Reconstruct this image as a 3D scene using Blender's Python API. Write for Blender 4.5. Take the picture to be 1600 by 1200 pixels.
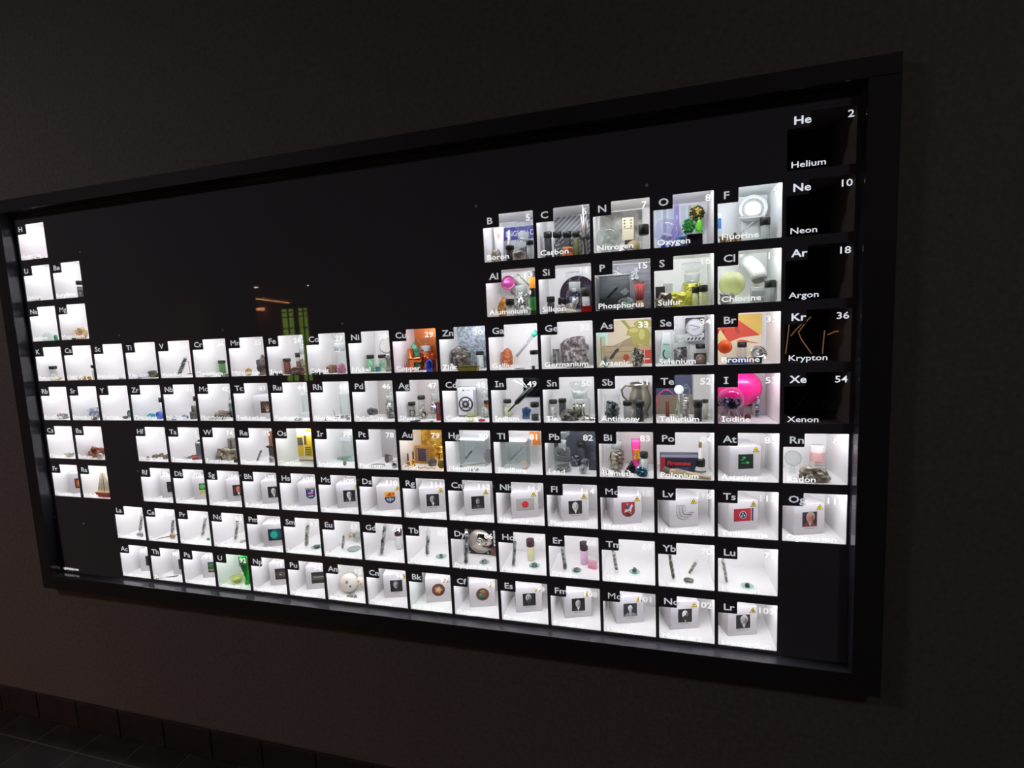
import bpy, bmesh, math, random
from mathutils import Vector, Matrix, noise
from mathutils.geometry import tessellate_polygon

random.seed(7)
SC = bpy.context.scene
COL = SC.collection
for _o in list(bpy.data.objects):
    bpy.data.objects.remove(_o)

# ------------------------------------------------------------------ camera
FPX = 768.553                                   # focal length in pixels of a 1600 x 1200 frame
CAM = Vector((1.93074, -1.14492, 1.32245))
R_RIGHT = Vector((0.96429, 0.26110, -0.04414)).normalized()
R_DOWN = Vector((-0.01553, -0.11078, -0.99372)).normalized()
R_FWD = R_RIGHT.cross(R_DOWN).normalized()
R_DOWN = R_FWD.cross(R_RIGHT).normalized()
cam_data = bpy.data.cameras.new('camera')
cam_data.sensor_width = 36.0
cam_data.lens = FPX * 36.0 / 1600.0
cam_data.clip_start = 0.01
cam = bpy.data.objects.new('camera', cam_data)
COL.objects.link(cam)
cam.matrix_world = Matrix(((R_RIGHT.x, -R_DOWN.x, -R_FWD.x, CAM.x), (R_RIGHT.y, -R_DOWN.y, -R_FWD.y, CAM.y),
                           (R_RIGHT.z, -R_DOWN.z, -R_FWD.z, CAM.z), (0, 0, 0, 1)))
SC.camera = cam

# ------------------------------------------------------------------ world, exposure
world = bpy.data.worlds.new('world')
SC.world = world
world.use_nodes = True
world.node_tree.nodes['Background'].inputs[0].default_value = (0.01, 0.009, 0.009, 1)
world.node_tree.nodes['Background'].inputs[1].default_value = 0.3
SC.view_settings.view_transform = 'Standard'
SC.view_settings.look = 'None'
SC.view_settings.gamma = 1.0
SC.view_settings.exposure = 0.0
SC.view_settings.use_curve_mapping = False
SC.cycles.use_denoising = True
SC.cycles.transparent_max_bounces = 24
LED_POWER = 37.0

# ------------------------------------------------------------------ materials
MATS = {}


def lin(h):
    h = h.lstrip('#')
    out = []
    for i in (0, 2, 4):
        c = int(h[i:i + 2], 16) / 255.0
        out.append(c / 12.92 if c <= 0.04045 else ((c + 0.055) / 1.055) ** 2.4)
    return (out[0], out[1], out[2], 1.0)


def mat(h, rough=0.5, metal=0.0, emit=0.0, spec=0.5):
    key = (h, rough, metal, emit, spec)
    if key in MATS:
        return MATS[key]
    m = bpy.data.materials.new('plain_%s_%02d' % (h.lstrip('#'), int(rough * 99)))
    m.use_nodes = True
    b = m.node_tree.nodes['Principled BSDF']
    b.inputs['Base Color'].default_value = lin(h)
    b.inputs['Roughness'].default_value = rough
    b.inputs['Metallic'].default_value = metal
    b.inputs['Specular IOR Level'].default_value = spec
    if emit:
        b.inputs['Emission Color'].default_value = lin(h)
        b.inputs['Emission Strength'].default_value = emit
    MATS[key] = m
    return m


def stone(c1, c2, c3=None, scale=130.0, rough=0.6, metal=0.0, bump=0.5):
    key = ('stone', c1, c2, c3, scale, rough, metal)
    if key in MATS:
        return MATS[key]
    m = bpy.data.materials.new('stone_' + c1.lstrip('#'))
    m.use_nodes = True
    nt = m.node_tree
    b = nt.nodes['Principled BSDF']
    tc = nt.nodes.new('ShaderNodeTexCoord')
    n = nt.nodes.new('ShaderNodeTexNoise')
    n.inputs['Scale'].default_value = scale * 0.5
    n.inputs['Detail'].default_value = 3
    n.inputs['Roughness'].default_value = 0.6
    r = nt.nodes.new('ShaderNodeValToRGB')
    e = r.color_ramp.elements
    e[0].position, e[0].color = 0.33, lin(c1)
    e[1].position, e[1].color = 0.68, lin(c3 or c2)
    if c3:
        x = e.new(0.5)
        x.color = lin(c2)
    bp = nt.nodes.new('ShaderNodeBump')
    bp.inputs['Strength'].default_value = bump
    bp.inputs['Distance'].default_value = 0.002
    nt.links.new(tc.outputs['Object'], n.inputs['Vector'])
    nt.links.new(n.outputs['Fac'], r.inputs['Fac'])
    nt.links.new(r.outputs['Color'], b.inputs['Base Color'])
    nt.links.new(n.outputs['Fac'], bp.inputs['Height'])
    nt.links.new(bp.outputs['Normal'], b.inputs['Normal'])
    b.inputs['Roughness'].default_value = rough
    b.inputs['Metallic'].default_value = metal
    MATS[key] = m
    return m


def glass(tint='#f8faf9', gloss=1.0, body=0.0):
    key = ('glass', tint, gloss, body)
    if key in MATS:
        return MATS[key]
    m = bpy.data.materials.new('glass_' + tint.lstrip('#'))
    m.use_nodes = True
    nt = m.node_tree
    nt.nodes.remove(nt.nodes['Principled BSDF'])
    out = nt.nodes['Material Output']
    tr = nt.nodes.new('ShaderNodeBsdfTransparent')
    tr.inputs['Color'].default_value = lin(tint)
    gl = nt.nodes.new('ShaderNodeBsdfGlossy')
    gl.inputs['Roughness'].default_value = 0.04
    gl.inputs['Color'].default_value = (0.85 * gloss, 0.87 * gloss, 0.87 * gloss, 1)
    lw = nt.nodes.new('ShaderNodeLayerWeight')
    lw.inputs['Blend'].default_value = 0.5
    pw = nt.nodes.new('ShaderNodeMath')
    pw.operation = 'POWER'
    pw.inputs[1].default_value = 2.6
    ml = nt.nodes.new('ShaderNodeMath')
    ml.operation = 'MULTIPLY_ADD'
    ml.inputs[1].default_value = 0.6
    ml.inputs[2].default_value = 0.02
    nt.links.new(lw.outputs['Facing'], pw.inputs[0])
    nt.links.new(pw.outputs[0], ml.inputs[0])
    mx = nt.nodes.new('ShaderNodeMixShader')
    nt.links.new(ml.outputs[0], mx.inputs[0])
    nt.links.new(tr.outputs[0], mx.inputs[1])
    nt.links.new(gl.outputs[0], mx.inputs[2])
    last = mx
    if body:
        df = nt.nodes.new('ShaderNodeBsdfDiffuse')
        df.inputs['Color'].default_value = lin(tint)
        m2 = nt.nodes.new('ShaderNodeMixShader')
        m2.inputs[0].default_value = body
        nt.links.new(mx.outputs[0], m2.inputs[1])
        nt.links.new(df.outputs[0], m2.inputs[2])
        last = m2
    nt.links.new(last.outputs[0], out.inputs['Surface'])
    MATS[key] = m
    return m


def clear_sheet():
    m = bpy.data.materials.new('clear_sheet')
    m.use_nodes = True
    nt = m.node_tree
    nt.nodes.remove(nt.nodes['Principled BSDF'])
    tr = nt.nodes.new('ShaderNodeBsdfTransparent')
    nt.links.new(tr.outputs[0], nt.nodes['Material Output'].inputs['Surface'])
    return m


def textured(name, builder, rough=0.5, metal=0.0):
    if name in MATS:
        return MATS[name]
    m = bpy.data.materials.new(name)
    m.use_nodes = True
    nt = m.node_tree
    b = nt.nodes['Principled BSDF']
    b.inputs['Roughness'].default_value = rough
    b.inputs['Metallic'].default_value = metal
    builder(nt, b)
    MATS[name] = m
    return m


def ramp(nt, src, stops):
    r = nt.nodes.new('ShaderNodeValToRGB')
    e = r.color_ramp.elements
    e[0].position, e[0].color = stops[0][0], lin(stops[0][1])
    e[1].position, e[1].color = stops[-1][0], lin(stops[-1][1])
    for p, c in stops[1:-1]:
        x = e.new(p)
        x.color = lin(c)
    nt.links.new(src, r.inputs['Fac'])
    return r.outputs['Color']


def coords(nt, sc=(1, 1, 1), rot=(0, 0, 0)):
    tc = nt.nodes.new('ShaderNodeTexCoord')
    mp = nt.nodes.new('ShaderNodeMapping')
    mp.inputs['Scale'].default_value = sc
    mp.inputs['Rotation'].default_value = rot
    nt.links.new(tc.outputs['Object'], mp.inputs['Vector'])
    return mp.outputs['Vector']


WHITE = mat('#ece9e6', 0.42)
BLACKCAP = mat('#171616', 0.45)
GLASS = glass('#f8faf9')
FROST = glass('#e2e6e4', 0.6, 0.6)
SILVER = mat('#b9b9b7', 0.28, 1.0)
CHROME = mat('#d8d8d8', 0.12, 1.0)
STEEL = stone('#2c2c2c', '#77767a', '#d0cecb', 200, 0.35, 0.3)
LANTH = stone('#4a4642', '#8f8a83', '#dcd6ce', 220, 0.35, 0.2)


# ------------------------------------------------------------------ mesh builder
_ICO = {}


def ico(sub):
    if sub not in _ICO:
        bm = bmesh.new()
        bmesh.ops.create_icosphere(bm, subdivisions=sub, radius=1.0)
        bm.verts.ensure_lookup_table()
        _ICO[sub] = ([v.co.copy() for v in bm.verts], [[v.index for v in f.verts] for f in bm.faces])
        bm.free()
    return _ICO[sub]


class MB:
    def __init__(self):
        self.v, self.f, self.m, self.s = [], [], [], []

    def add(self, verts, faces, mi=0, smooth=False, M=None):
        o = len(self.v)
        for p in verts:
            p = Vector(p)
            self.v.append(M @ p if M else p)
        for f in faces:
            self.f.append([i + o for i in f])
            self.m.append(mi)
            self.s.append(smooth)
        return self

    def box(self, x0, x1, y0, y1, z0, z1, mi=0, M=None):
        v = [(x0, y0, z0), (x1, y0, z0), (x1, y1, z0), (x0, y1, z0), (x0, y0, z1), (x1, y0, z1), (x1, y1, z1), (x0, y1, z1)]
        return self.add(v, [(0, 3, 2, 1), (4, 5, 6, 7), (0, 1, 5, 4), (1, 2, 6, 5), (2, 3, 7, 6), (3, 0, 4, 7)], mi, False, M)

    def bev(self, x0, x1, y0, y1, z0, z1, b, mi=0, M=None):
        bm = bmesh.new()
        bmesh.ops.create_cube(bm, size=1.0)
        for p in bm.verts:
            p.co = Vector(((x0 + x1) / 2 + p.co.x * (x1 - x0), (y0 + y1) / 2 + p.co.y * (y1 - y0), (z0 + z1) / 2 + p.co.z * (z1 - z0)))
        bmesh.ops.bevel(bm, geom=list(bm.edges), offset=b, segments=2, affect='EDGES', profile=0.6)
        bm.verts.index_update()
        self.add([p.co.copy() for p in bm.verts], [[p.index for p in f.verts] for f in bm.faces], mi, False, M)
        bm.free()
        return self

    def lathe(self, prof, seg=16, mi=0, M=None, smooth=True):
        rings, verts, faces = [], [], []
        for r, z in prof:
            if abs(r) < 1e-7:
                rings.append([len(verts)])
                verts.append((0, 0, z))
            else:
                rings.append(list(range(len(verts), len(verts) + seg)))
                for k in range(seg):
                    a = 2 * math.pi * k / seg
                    verts.append((r * math.cos(a), r * math.sin(a), z))
        for A, B in zip(rings, rings[1:]):
            for k in range(seg):
                k2 = (k + 1) % seg
                if len(A) == 1 and len(B) == 1:
                    continue
                if len(A) == 1:
                    faces.append((A[0], B[k2], B[k]))
                elif len(B) == 1:
                    faces.append((A[k], A[k2], B[0]))
                else:
                    faces.append((A[k], A[k2], B[k2], B[k]))
        return self.add(verts, faces, mi, smooth, M)

    def cyl(self, r, z0, z1, seg=16, mi=0, M=None, b=0.0):
        b = b or r * 0.08
        return self.lathe([(0, z0), (r - b, z0), (r, z0 + b), (r, z1 - b), (r - b, z1), (0, z1)], seg, mi, M)

    def tube(self, pts, r, seg=8, mi=0, closed=False, cap=True):
        pts = [Vector(p) for p in pts]
        n = len(pts)
        verts, faces = [], []
        up = None
        for i, p in enumerate(pts):
            if closed:
                t = pts[(i + 1) % n] - pts[i - 1]
            else:
                t = pts[min(i + 1, n - 1)] - pts[max(i - 1, 0)]
            t.normalize()
            if up is None:
                up = t.orthogonal().normalized()
            up = (up - t * up.dot(t)).normalized()
            w = t.cross(up)
            rr = r[i] if isinstance(r, (list, tuple)) else r
            for k in range(seg):
                a = 2 * math.pi * k / seg
                verts.append(p + (up * math.cos(a) + w * math.sin(a)) * rr)
        for i in range(n if closed else n - 1):
            j = (i + 1) % n
            for k in range(seg):
                k2 = (k + 1) % seg
                faces.append((i * seg + k, i * seg + k2, j * seg + k2, j * seg + k))
        if cap and not closed:
            faces.append(tuple(range(seg - 1, -1, -1)))
            faces.append(tuple((n - 1) * seg + k for k in range(seg)))
        return self.add(verts, faces, mi, True)

    def lump(self, sx, sy, sz, c=(0, 0, 0), seed=0, amp=0.3, sub=2, mi=0, flat=None, fine=0.12, smooth=False, M=None):
        V, F = ico(sub)
        out = []
        off = Vector((seed * 3.17, seed * 1.31, seed * 7.7))
        for p in V:
            k = 1 + amp * noise.noise(p * 1.3 + off) + fine * noise.noise(p * 4.1 + off) + amp * 0.5 * noise.noise(p * 2.4 - off)
            q = p * k
            z = q.z
            if flat is not None and z < flat:
                z = flat
            out.append((c[0] + q.x * sx, c[1] + q.y * sy, c[2] + z * sz))
        return self.add(out, F, mi, smooth, M)

    def ball(self, r, c=(0, 0, 0), sub=3, mi=0, sc=(1, 1, 1)):
        V, F = ico(sub)
        return self.add([(c[0] + p.x * r * sc[0], c[1] + p.y * r * sc[1], c[2] + p.z * r * sc[2]) for p in V], F, mi, True)

    def prism(self, outline, y0, y1, mi=0, M=None, side=None):
        n = len(outline)
        tri = tessellate_polygon([[Vector((x, z, 0)) for x, z in outline]])
        verts = [(x, y0, z) for x, z in outline] + [(x, y1, z) for x, z in outline]
        area = sum(outline[i][0] * outline[(i + 1) % n][1] - outline[(i + 1) % n][0] * outline[i][1] for i in range(n))
        faces, fb = [], []
        for t in tri:
            a, b, c = t
            A = (outline[b][0] - outline[a][0]) * (outline[c][1] - outline[a][1]) - (outline[c][0] - outline[a][0]) * (outline[b][1] - outline[a][1])
            t = (a, b, c) if A > 0 else (a, c, b)
            faces.append(t)
            fb.append((t[0] + n, t[2] + n, t[1] + n))
        sides = []
        for i in range(n):
            j = (i + 1) % n
            sides.append((i, i + n, j + n, j) if area > 0 else (j, j + n, i + n, i))
        self.add(verts, faces + fb, mi, False, M)
        o = len(self.v) - 2 * n
        for f in sides:
            self.f.append([i + o for i in f])
            self.m.append(mi if side is None else side)
            self.s.append(False)
        return self

    def spike(self, base, tip, r, seg=6, mi=0, head=0.25):
        base, tip = Vector(base), Vector(tip)
        return self.tube([base, base.lerp(tip, 1 - head), tip], [r, r, r * 0.06], seg, mi)

    def mesh(self, name, mats):
        me = bpy.data.meshes.new(name)
        me.from_pydata([tuple(p) for p in self.v], [], self.f)
        for m in mats:
            me.materials.append(m)
        me.polygons.foreach_set('material_index', self.m)
        me.polygons.foreach_set('use_smooth', self.s)
        me.update()
        return me

    def obj(self, name, mats, parent=None, loc=None, rz=0.0):
        if not isinstance(mats, (list, tuple)):
            mats = [mats]
        o = bpy.data.objects.new(name, self.mesh(name, mats))
        COL.objects.link(o)
        if parent:
            o.parent = parent
        if loc is not None:
            o.location = loc
        o.rotation_euler = (0, 0, rz)
        return o


SEEN = set()


def tag(o, label, cat, group=None):
    assert label not in SEEN, label
    assert 4 <= len(label.split()) <= 16, label
    SEEN.add(label)
    o['label'] = label
    o['category'] = cat
    if group:
        o['group'] = group
    return o


def thing(name, label, cat, loc=(0, 0, 0), rz=0.0, group=None):
    e = bpy.data.objects.new(name, None)
    e.empty_display_size = 0.01
    COL.objects.link(e)
    e.location = loc
    e.rotation_euler = (0, 0, rz)
    return tag(e, label, cat, group)


def structure(o):
    o['kind'] = 'structure'
    return o


# ------------------------------------------------------------------ lettering
_TXT = {}
FONT = None


def text_plain(s, size, bold):
    cu = bpy.data.curves.new('glyph', 'FONT')
    cu.body, cu.size, cu.resolution_u, cu.offset = s, size, 2, bold * size
    ob = bpy.data.objects.new('glyph', cu)
    COL.objects.link(ob)
    me = bpy.data.meshes.new_from_object(ob)
    bpy.data.objects.remove(ob)
    bpy.data.curves.remove(cu)
    return me


def text_mesh(s, height, align='LEFT', bold=0.0, name='lettering'):
    """flat letters in the x-z plane, baseline z = 0, facing -y; height is that of a capital"""
    key = (s, round(height, 6), align, bold)
    if key in _TXT:
        return _TXT[key]
    cu = bpy.data.curves.new(name, 'FONT')
    cu.body = s
    cu.size = height / 0.70
    cu.align_x = align
    cu.resolution_u = 2
    if 'M' in s:
        bold = 0.0
    cu.offset = bold * cu.size
    ob = bpy.data.objects.new(name, cu)
    COL.objects.link(ob)
    me = bpy.data.meshes.new_from_object(ob)
    bpy.data.objects.remove(ob)
    cu_size = cu.size
    bpy.data.curves.remove(cu)
    me.name = name
    if s[0] == 'I' and align == 'LEFT' and s[:3] != 'IBM':
        one = text_plain('I', cu_size, bold)
        xs = [v.co.x for v in one.vertices]
        hs = max(v.co.y for v in one.vertices)
        st, mid = max(xs) - min(xs), (max(xs) + min(xs)) / 2
        bm = bmesh.new()
        bm.from_mesh(me)
        for v in bm.verts:
            v.co.x += st * (0.75 if v.co.x < max(xs) + 1e-5 else 1.3)
        for z0, z1 in ((0, st * 0.75), (hs - st * 0.75, hs)):
            q = [bm.verts.new((mid + st * 0.75 + k * st * 1.35, z, 0)) for k, z in ((-1, z0), (1, z0), (1, z1), (-1, z1))]
            bm.faces.new(q)
        bm.to_mesh(me)
        bm.free()
    me.transform(Matrix.Rotation(math.pi / 2, 4, 'X'))
    _TXT[key] = me
    return me


def letters(s, height, material, parent, loc, name='lettering', align='LEFT', bold=0.012, sx=1.0, rot=None):
    src = text_mesh(s, height, align, bold, name)
    me = src.copy()
    me.materials.clear()
    me.materials.append(material)
    o = bpy.data.objects.new(name, me)
    COL.objects.link(o)
    o.parent = parent
    o.location = loc
    o.scale = (sx, 1, 1)
    if rot:
        o.rotation_euler = rot
    return o


# ------------------------------------------------------------------ the grid of compartments
P, PZ = 0.13, 0.129495
OW, OH = 0.12262, 0.10932                     # clear opening of a compartment
ZT = 1.732                                     # top of the first row above the floor
DEPTH = 0.14
ROWS = [
    [(1, 'H', 1, 'Hydrogen'), (18, 'He', 2, 'Helium')],
    [(1, 'Li', 3, 'Lithium'), (2, 'Be', 4, 'Beryllium'), (13, 'B', 5, 'Boron'), (14, 'C', 6, 'Carbon'), (15, 'N', 7, 'Nitrogen'), (16, 'O', 8, 'Oxygen'), (17, 'F', 9, 'Fluorine'), (18, 'Ne', 10, 'Neon')],
    [(1, 'Na', 11, 'Sodium'), (2, 'Mg', 12, 'Magnesium'), (13, 'Al', 13, 'Aluminium'), (14, 'Si', 14, 'Silicon'), (15, 'P', 15, 'Phosphorus'), (16, 'S', 16, 'Sulfur'), (17, 'Cl', 17, 'Chlorine'), (18, 'Ar', 18, 'Argon')],
    list(zip(range(1, 19), 'K Ca Sc Ti V Cr Mn Fe Co Ni Cu Zn Ga Ge As Se Br Kr'.split(), range(19, 37),
             'Potassium Calcium Scandium Titanium Vanadium Chromium Manganese Iron Cobalt Nickel Copper Zinc Gallium Germanium Arsenic Selenium Bromine Krypton'.split())),
    list(zip(range(1, 19), 'Rb Sr Y Zr Nb Mo Tc Ru Rh Pd Ag Cd In Sn Sb Te I Xe'.split(), range(37, 55),
             'Rubidium Strontium Yttrium Zirconium Niobium Molybdenum Technetium Ruthenium Rhodium Palladium Silver Cadmium Indium Tin Antimony Tellurium Iodine Xenon'.split())),
    [(1, 'Cs', 55, 'Caesium'), (2, 'Ba', 56, 'Barium')] + list(zip(range(4, 19), 'Hf Ta W Re Os Ir Pt Au Hg Tl Pb Bi Po At Rn'.split(), range(72, 87),
             'Hafnium Tantalum Tungsten Rhenium Osmium Iridium Platinum Gold Mercury Thallium Lead Bismuth Polonium Astatine Radon'.split())),
    [(1, 'Fr', 87, 'Francium'), (2, 'Ra', 88, 'Radium')] + list(zip(range(4, 19), 'Rf Db Sg Bh Hs Mt Ds Rg Cn Nh Fl Mc Lv Ts Og'.split(), range(104, 119),
             'Rutherfordium Dubnium Seaborgium Bohrium Hassium Meitnerium Darmstadtium Roentgenium Copernicium Nihonium Flerovium Moscovium Livermorium Tennessine Oganesson'.split())),
    list(zip(range(3, 18), 'La Ce Pr Nd Pm Sm Eu Gd Tb Dy Ho Er Tm Yb Lu'.split(), range(57, 72),
             'Lanthanum Cerium Praseodymium Neodymium Promethium Samarium Europium Gadolinium Terbium Dysprosium Holmium Erbium Thulium Ytterbium Lutetium'.split())),
    list(zip(range(3, 18), 'Ac Th Pa U Np Pu Am Cm Bk Cf Es Fm Md No Lr'.split(), range(89, 104),
             'Actinium Thorium Protactinium Uranium Neptunium Plutonium Americium Curium Berkelium Californium Einsteinium Fermium Mendelevium Nobelium Lawrencium'.split())),
]
CELL = {}
for _r, _row in enumerate(ROWS):
    for _c, _s, _n, _nm in _row:
        CELL[_s] = (_c, _r + 1, _n, _nm)
NOBLE = {'He', 'Ne', 'Ar', 'Kr', 'Xe'}


def cx(s):
    return (CELL[s][0] - 1) * P


def ctop(s):
    return ZT - (CELL[s][1] - 1) * PZ


def cfloor(s):
    return ctop(s) - OH - 0.0016


def ray(px, py):
    return R_RIGHT * ((px - 800) / FPX) + R_DOWN * ((py - 600) / FPX) + R_FWD


def hit(px, py, axis, val):
    d = ray(px, py)
    return CAM + d * ((val - CAM[axis]) / d[axis])


def fit(s, xl, xr, yt, d=None, yb=None, wide=False):
    """where a thing with that outline stands on its compartment's floor: (x, y, z), width, height"""
    zf = cfloor(s)
    xm = (xl + xr) / 2
    if yb is not None:
        d = min(max(hit(xm, yb, 2, zf).y, 0.010), 0.105)
    ym = (yt + (yb if yb is not None else yt + 20)) / 2
    r = ray(xm, ym)
    x0, x1 = cx(s), cx(s) + OW + 0.001
    for _ in range(30):
        a, b = hit(xl, ym, 1, d), hit(xr, ym, 1, d)
        w = (b.x - a.x) * (1 if wide else r.y / math.hypot(r.x, r.y))
        x = (a.x + b.x) / 2
        y = d
        if yb is not None:
            y = d + w * 0.35
            x += (y - d) * r.x / r.y
        if x - w / 2 >= x0 + 0.0005 or d < 0.009:
            break
        d -= 0.004
    h = hit(xm, yt, 1, d).z - zf
    y = min(max(y, w * 0.5 + 0.004 if w < 0.1 else 0.05), DEPTH - 0.006 - w * 0.5 if w < 0.1 else 0.08)
    x = min(max(x, x0 + w / 2), x1 - w / 2)
    return Vector((x, y, zf)), w, min(max(h, 0.003), OH + 0.0070)


def where(s):
    return ' in the compartment marked ' + s


# ------------------------------------------------------------------ the room (structure)
def stucco(nt, b):
    v = coords(nt)
    n = nt.nodes.new('ShaderNodeTexNoise')
    n.inputs['Scale'].default_value = 90
    n.inputs['Detail'].default_value = 5
    nt.links.new(v, n.inputs['Vector'])
    nt.links.new(ramp(nt, n.outputs['Fac'], [(0.3, '#6d6767'), (0.7, '#807878')]), b.inputs['Base Color'])
    bp = nt.nodes.new('ShaderNodeBump')
    bp.inputs['Strength'].default_value = 0.4
    bp.inputs['Distance'].default_value = 0.003
    nt.links.new(n.outputs['Fac'], bp.inputs['Height'])
    nt.links.new(bp.outputs['Normal'], b.inputs['Normal'])


WALLM = textured('wall_stucco', stucco, 0.85)
GROUT = mat('#6b5a52', 0.9)
TILEM = stone('#2c2729', '#363032', '#40393a', 25, 0.6, 0.0, 0.2)
FX0, FX1, FZ0, FZ1 = -0.012, 2.3365, ZT - 1.153, ZT + 0.033       # face of the cabinet inside its frame
OX0, OX1, OZ0, OZ1 = -0.060, 2.391, ZT - 1.200, ZT + 0.070       # outside of the frame
RX0, RX1, RY0, RZ1 = -3.2, 4.2, -4.0, 2.75

w = MB()
w.box(RX0, OX0 + 0.01, 0, 0.2, 0, RZ1)
w.box(OX1 - 0.01, RX1, 0, 0.2, 0, RZ1)
w.box(OX0 + 0.01, OX1 - 0.01, 0, 0.2, OZ1 - 0.01, RZ1)
w.box(OX0 + 0.01, OX1 - 0.01, 0, 0.2, 0, OZ0 + 0.01)
structure(w.obj('wall_front', WALLM))
structure(MB().box(RX0 - 0.15, RX0, RY0, 0.2, 0, RZ1).obj('wall_left', WALLM))
structure(MB().box(RX1, RX1 + 0.15, RY0, 0.2, 0, RZ1).obj('wall_right', WALLM))
DX0, DX1, DZ1 = -2.86, -1.95, 2.147
w = MB()
w.box(RX0, DX0, RY0 - 0.12, RY0, 0, RZ1)
w.box(DX1, RX1, RY0 - 0.12, RY0, 0, RZ1)
w.box(DX0, DX1, RY0 - 0.12, RY0, DZ1, RZ1)
structure(w.obj('wall_back', WALLM))
structure(MB().box(RX0, RX1, RY0, 0.2, RZ1, RZ1 + 0.1).obj('ceiling', mat('#4a4540', 0.9)))


def floor_nodes(nt, b):
    v = coords(nt)
    t = nt.nodes.new('ShaderNodeTexBrick')
    t.offset = 0.0
    t.inputs['Scale'].default_value = 1.0
    t.inputs['Brick Width'].default_value = 0.1965
    t.inputs['Row Height'].default_value = 0.1965
    t.inputs['Mortar Size'].default_value = 0.004
    t.inputs['Color1'].default_value = lin('#332c2d')
    t.inputs['Color2'].default_value = lin('#3e3536')
    t.inputs['Mortar'].default_value = lin('#6b5a52')
    nt.links.new(v, t.inputs['Vector'])
    nt.links.new(t.outputs['Color'], b.inputs['Base Color'])


floor = structure(MB().box(RX0, RX1, RY0, 0.0, -0.1, -0.004).obj('floor', textured('floor_far_tiles', floor_nodes, 0.5)))
structure(MB().box(-1.5, 2.2, -0.49, 0.0, -0.02, -0.0025).obj('floor_grout', GROUT, floor))
TILE = 0.1965
tm1 = MB().bev(-TILE / 2 + 0.003, TILE / 2 - 0.003, -0.041, 0.041, -0.01, 0, 0.002).mesh('floor_tile', [TILEM])
tm2 = MB().bev(-TILE / 2 + 0.003, TILE / 2 - 0.003, -TILE / 2 + 0.003, TILE / 2 - 0.003, -0.01, 0, 0.002).mesh('floor_tile', [TILEM])
for i in range(-6, 10):
    for j in range(3):
        o = bpy.data.objects.new('floor_tile', tm1 if j == 0 else tm2)
        COL.objects.link(o)
        o.parent = floor
        o.location = (-0.022 + TILE * i, -0.0455 if j == 0 else -0.0885 - TILE * (j - 0.5), random.uniform(-0.0007, 0))
base = structure(MB().box(RX0, RX1, -0.007, 0.0, 0, 0.098).obj('baseboard_front', GROUT))
bt = MB().bev(-TILE / 2 + 0.0025, TILE / 2 - 0.0025, -0.0045, 0.004, 0.003, 0.1, 0.002).mesh('baseboard_tile', [TILEM])
for i in range(-7, 14):
    o = bpy.data.objects.new('baseboard_tile', bt)
    COL.objects.link(o)
    o.parent = base
    o.location = (0.0735 + TILE * i, -0.007, random.uniform(-0.001, 0.0005))

# the passage beyond the doorway in the back wall, which the black face of the cabinet mirrors
HALLM = mat('#8c5a46', 0.8)
HX0, HX1, HY0, HZ1 = -8.6, -1.3, -9.5, 2.30
w = MB()
w.box(HX0 - 0.1, HX0, HY0, RY0 - 0.12, 0, HZ1)
w.box(HX1, HX1 + 0.1, HY0, RY0 - 0.12, 0, HZ1)
w.box(HX0, RX0, RY0 - 0.22, RY0 - 0.12, 0, HZ1)
structure(w.obj('wall_passage', HALLM))
structure(MB().box(HX0, HX1, HY0 - 0.12, RY0 - 0.12, HZ1, HZ1 + 0.1).obj('ceiling_passage', mat('#9a6a4c', 0.9)))
structure(MB().box(HX0, HX1, HY0 - 0.12, RY0, -0.1, -0.002).obj('floor_passage', mat('#3b2c24', 0.6)))
WX = ((-7.03, -6.64), (-6.53, -6.228))
w = MB()
w.box(HX0, WX[0][0], HY0 - 0.12, HY0, 0, HZ1)
w.box(WX[0][1], WX[1][0], HY0 - 0.12, HY0, 0, HZ1)
w.box(WX[1][1], HX1, HY0 - 0.12, HY0, 0, HZ1)
for a, b in WX:
    w.box(a, b, HY0 - 0.12, HY0, 2.18, HZ1)
    w.box(a, b, HY0 - 0.12, HY0, 0, 0.35)
structure(w.obj('wall_passage_end', HALLM))
for i, (a, b) in enumerate(WX):
    wn = structure(MB().box(a, b, HY0 - 0.08, HY0 - 0.07, 0.35, 2.18).obj('window_%d' % (i + 1), mat('#7f9a3a', 0.6, 0, 6.0)))
    f = MB()
    xm = (a + b) / 2
    for z in (2.1, 1.977, 1.69, 1.3, 0.9):
        f.box(a, b, HY0 - 0.06, HY0 - 0.03, z - 0.012, z + 0.012)
    f.box(xm - 0.012, xm + 0.012, HY0 - 0.06, HY0 - 0.03, 0.35, 2.18)
    f.obj('glazing_bar', mat('#20180f', 0.6), wn)
d = MB()
d.box(DX0 - 0.06, DX0, RY0 - 0.13, RY0 + 0.012, 0, DZ1 + 0.06)
d.box(DX1, DX1 + 0.06, RY0 - 0.13, RY0 + 0.012, 0, DZ1 + 0.06)
d.box(DX0, DX1, RY0 - 0.13, RY0 + 0.012, DZ1, DZ1 + 0.06)
structure(d.obj('trim_1', mat('#4a3528', 0.6)))
WARM = mat('#ffb27a', 0.5, 0, 9.0)


def linear_lamp(a, b, r, label, em):
    a, b = Vector(a), Vector(b)
    t = thing('ceiling_lamp', label, 'ceiling lamp', a, 0, 'lamps of the passage')
    t.location = (0, 0, 0)
    MB().tube([a, b], r, 8).obj('diffuser', em, t)
    m = (a + b) / 2
    MB().box(m.x - 0.02, m.x + 0.02, m.y - 0.02, m.y + 0.02, m.z + r * 0.8, HZ1).obj('mount', mat('#222222'), t)


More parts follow.
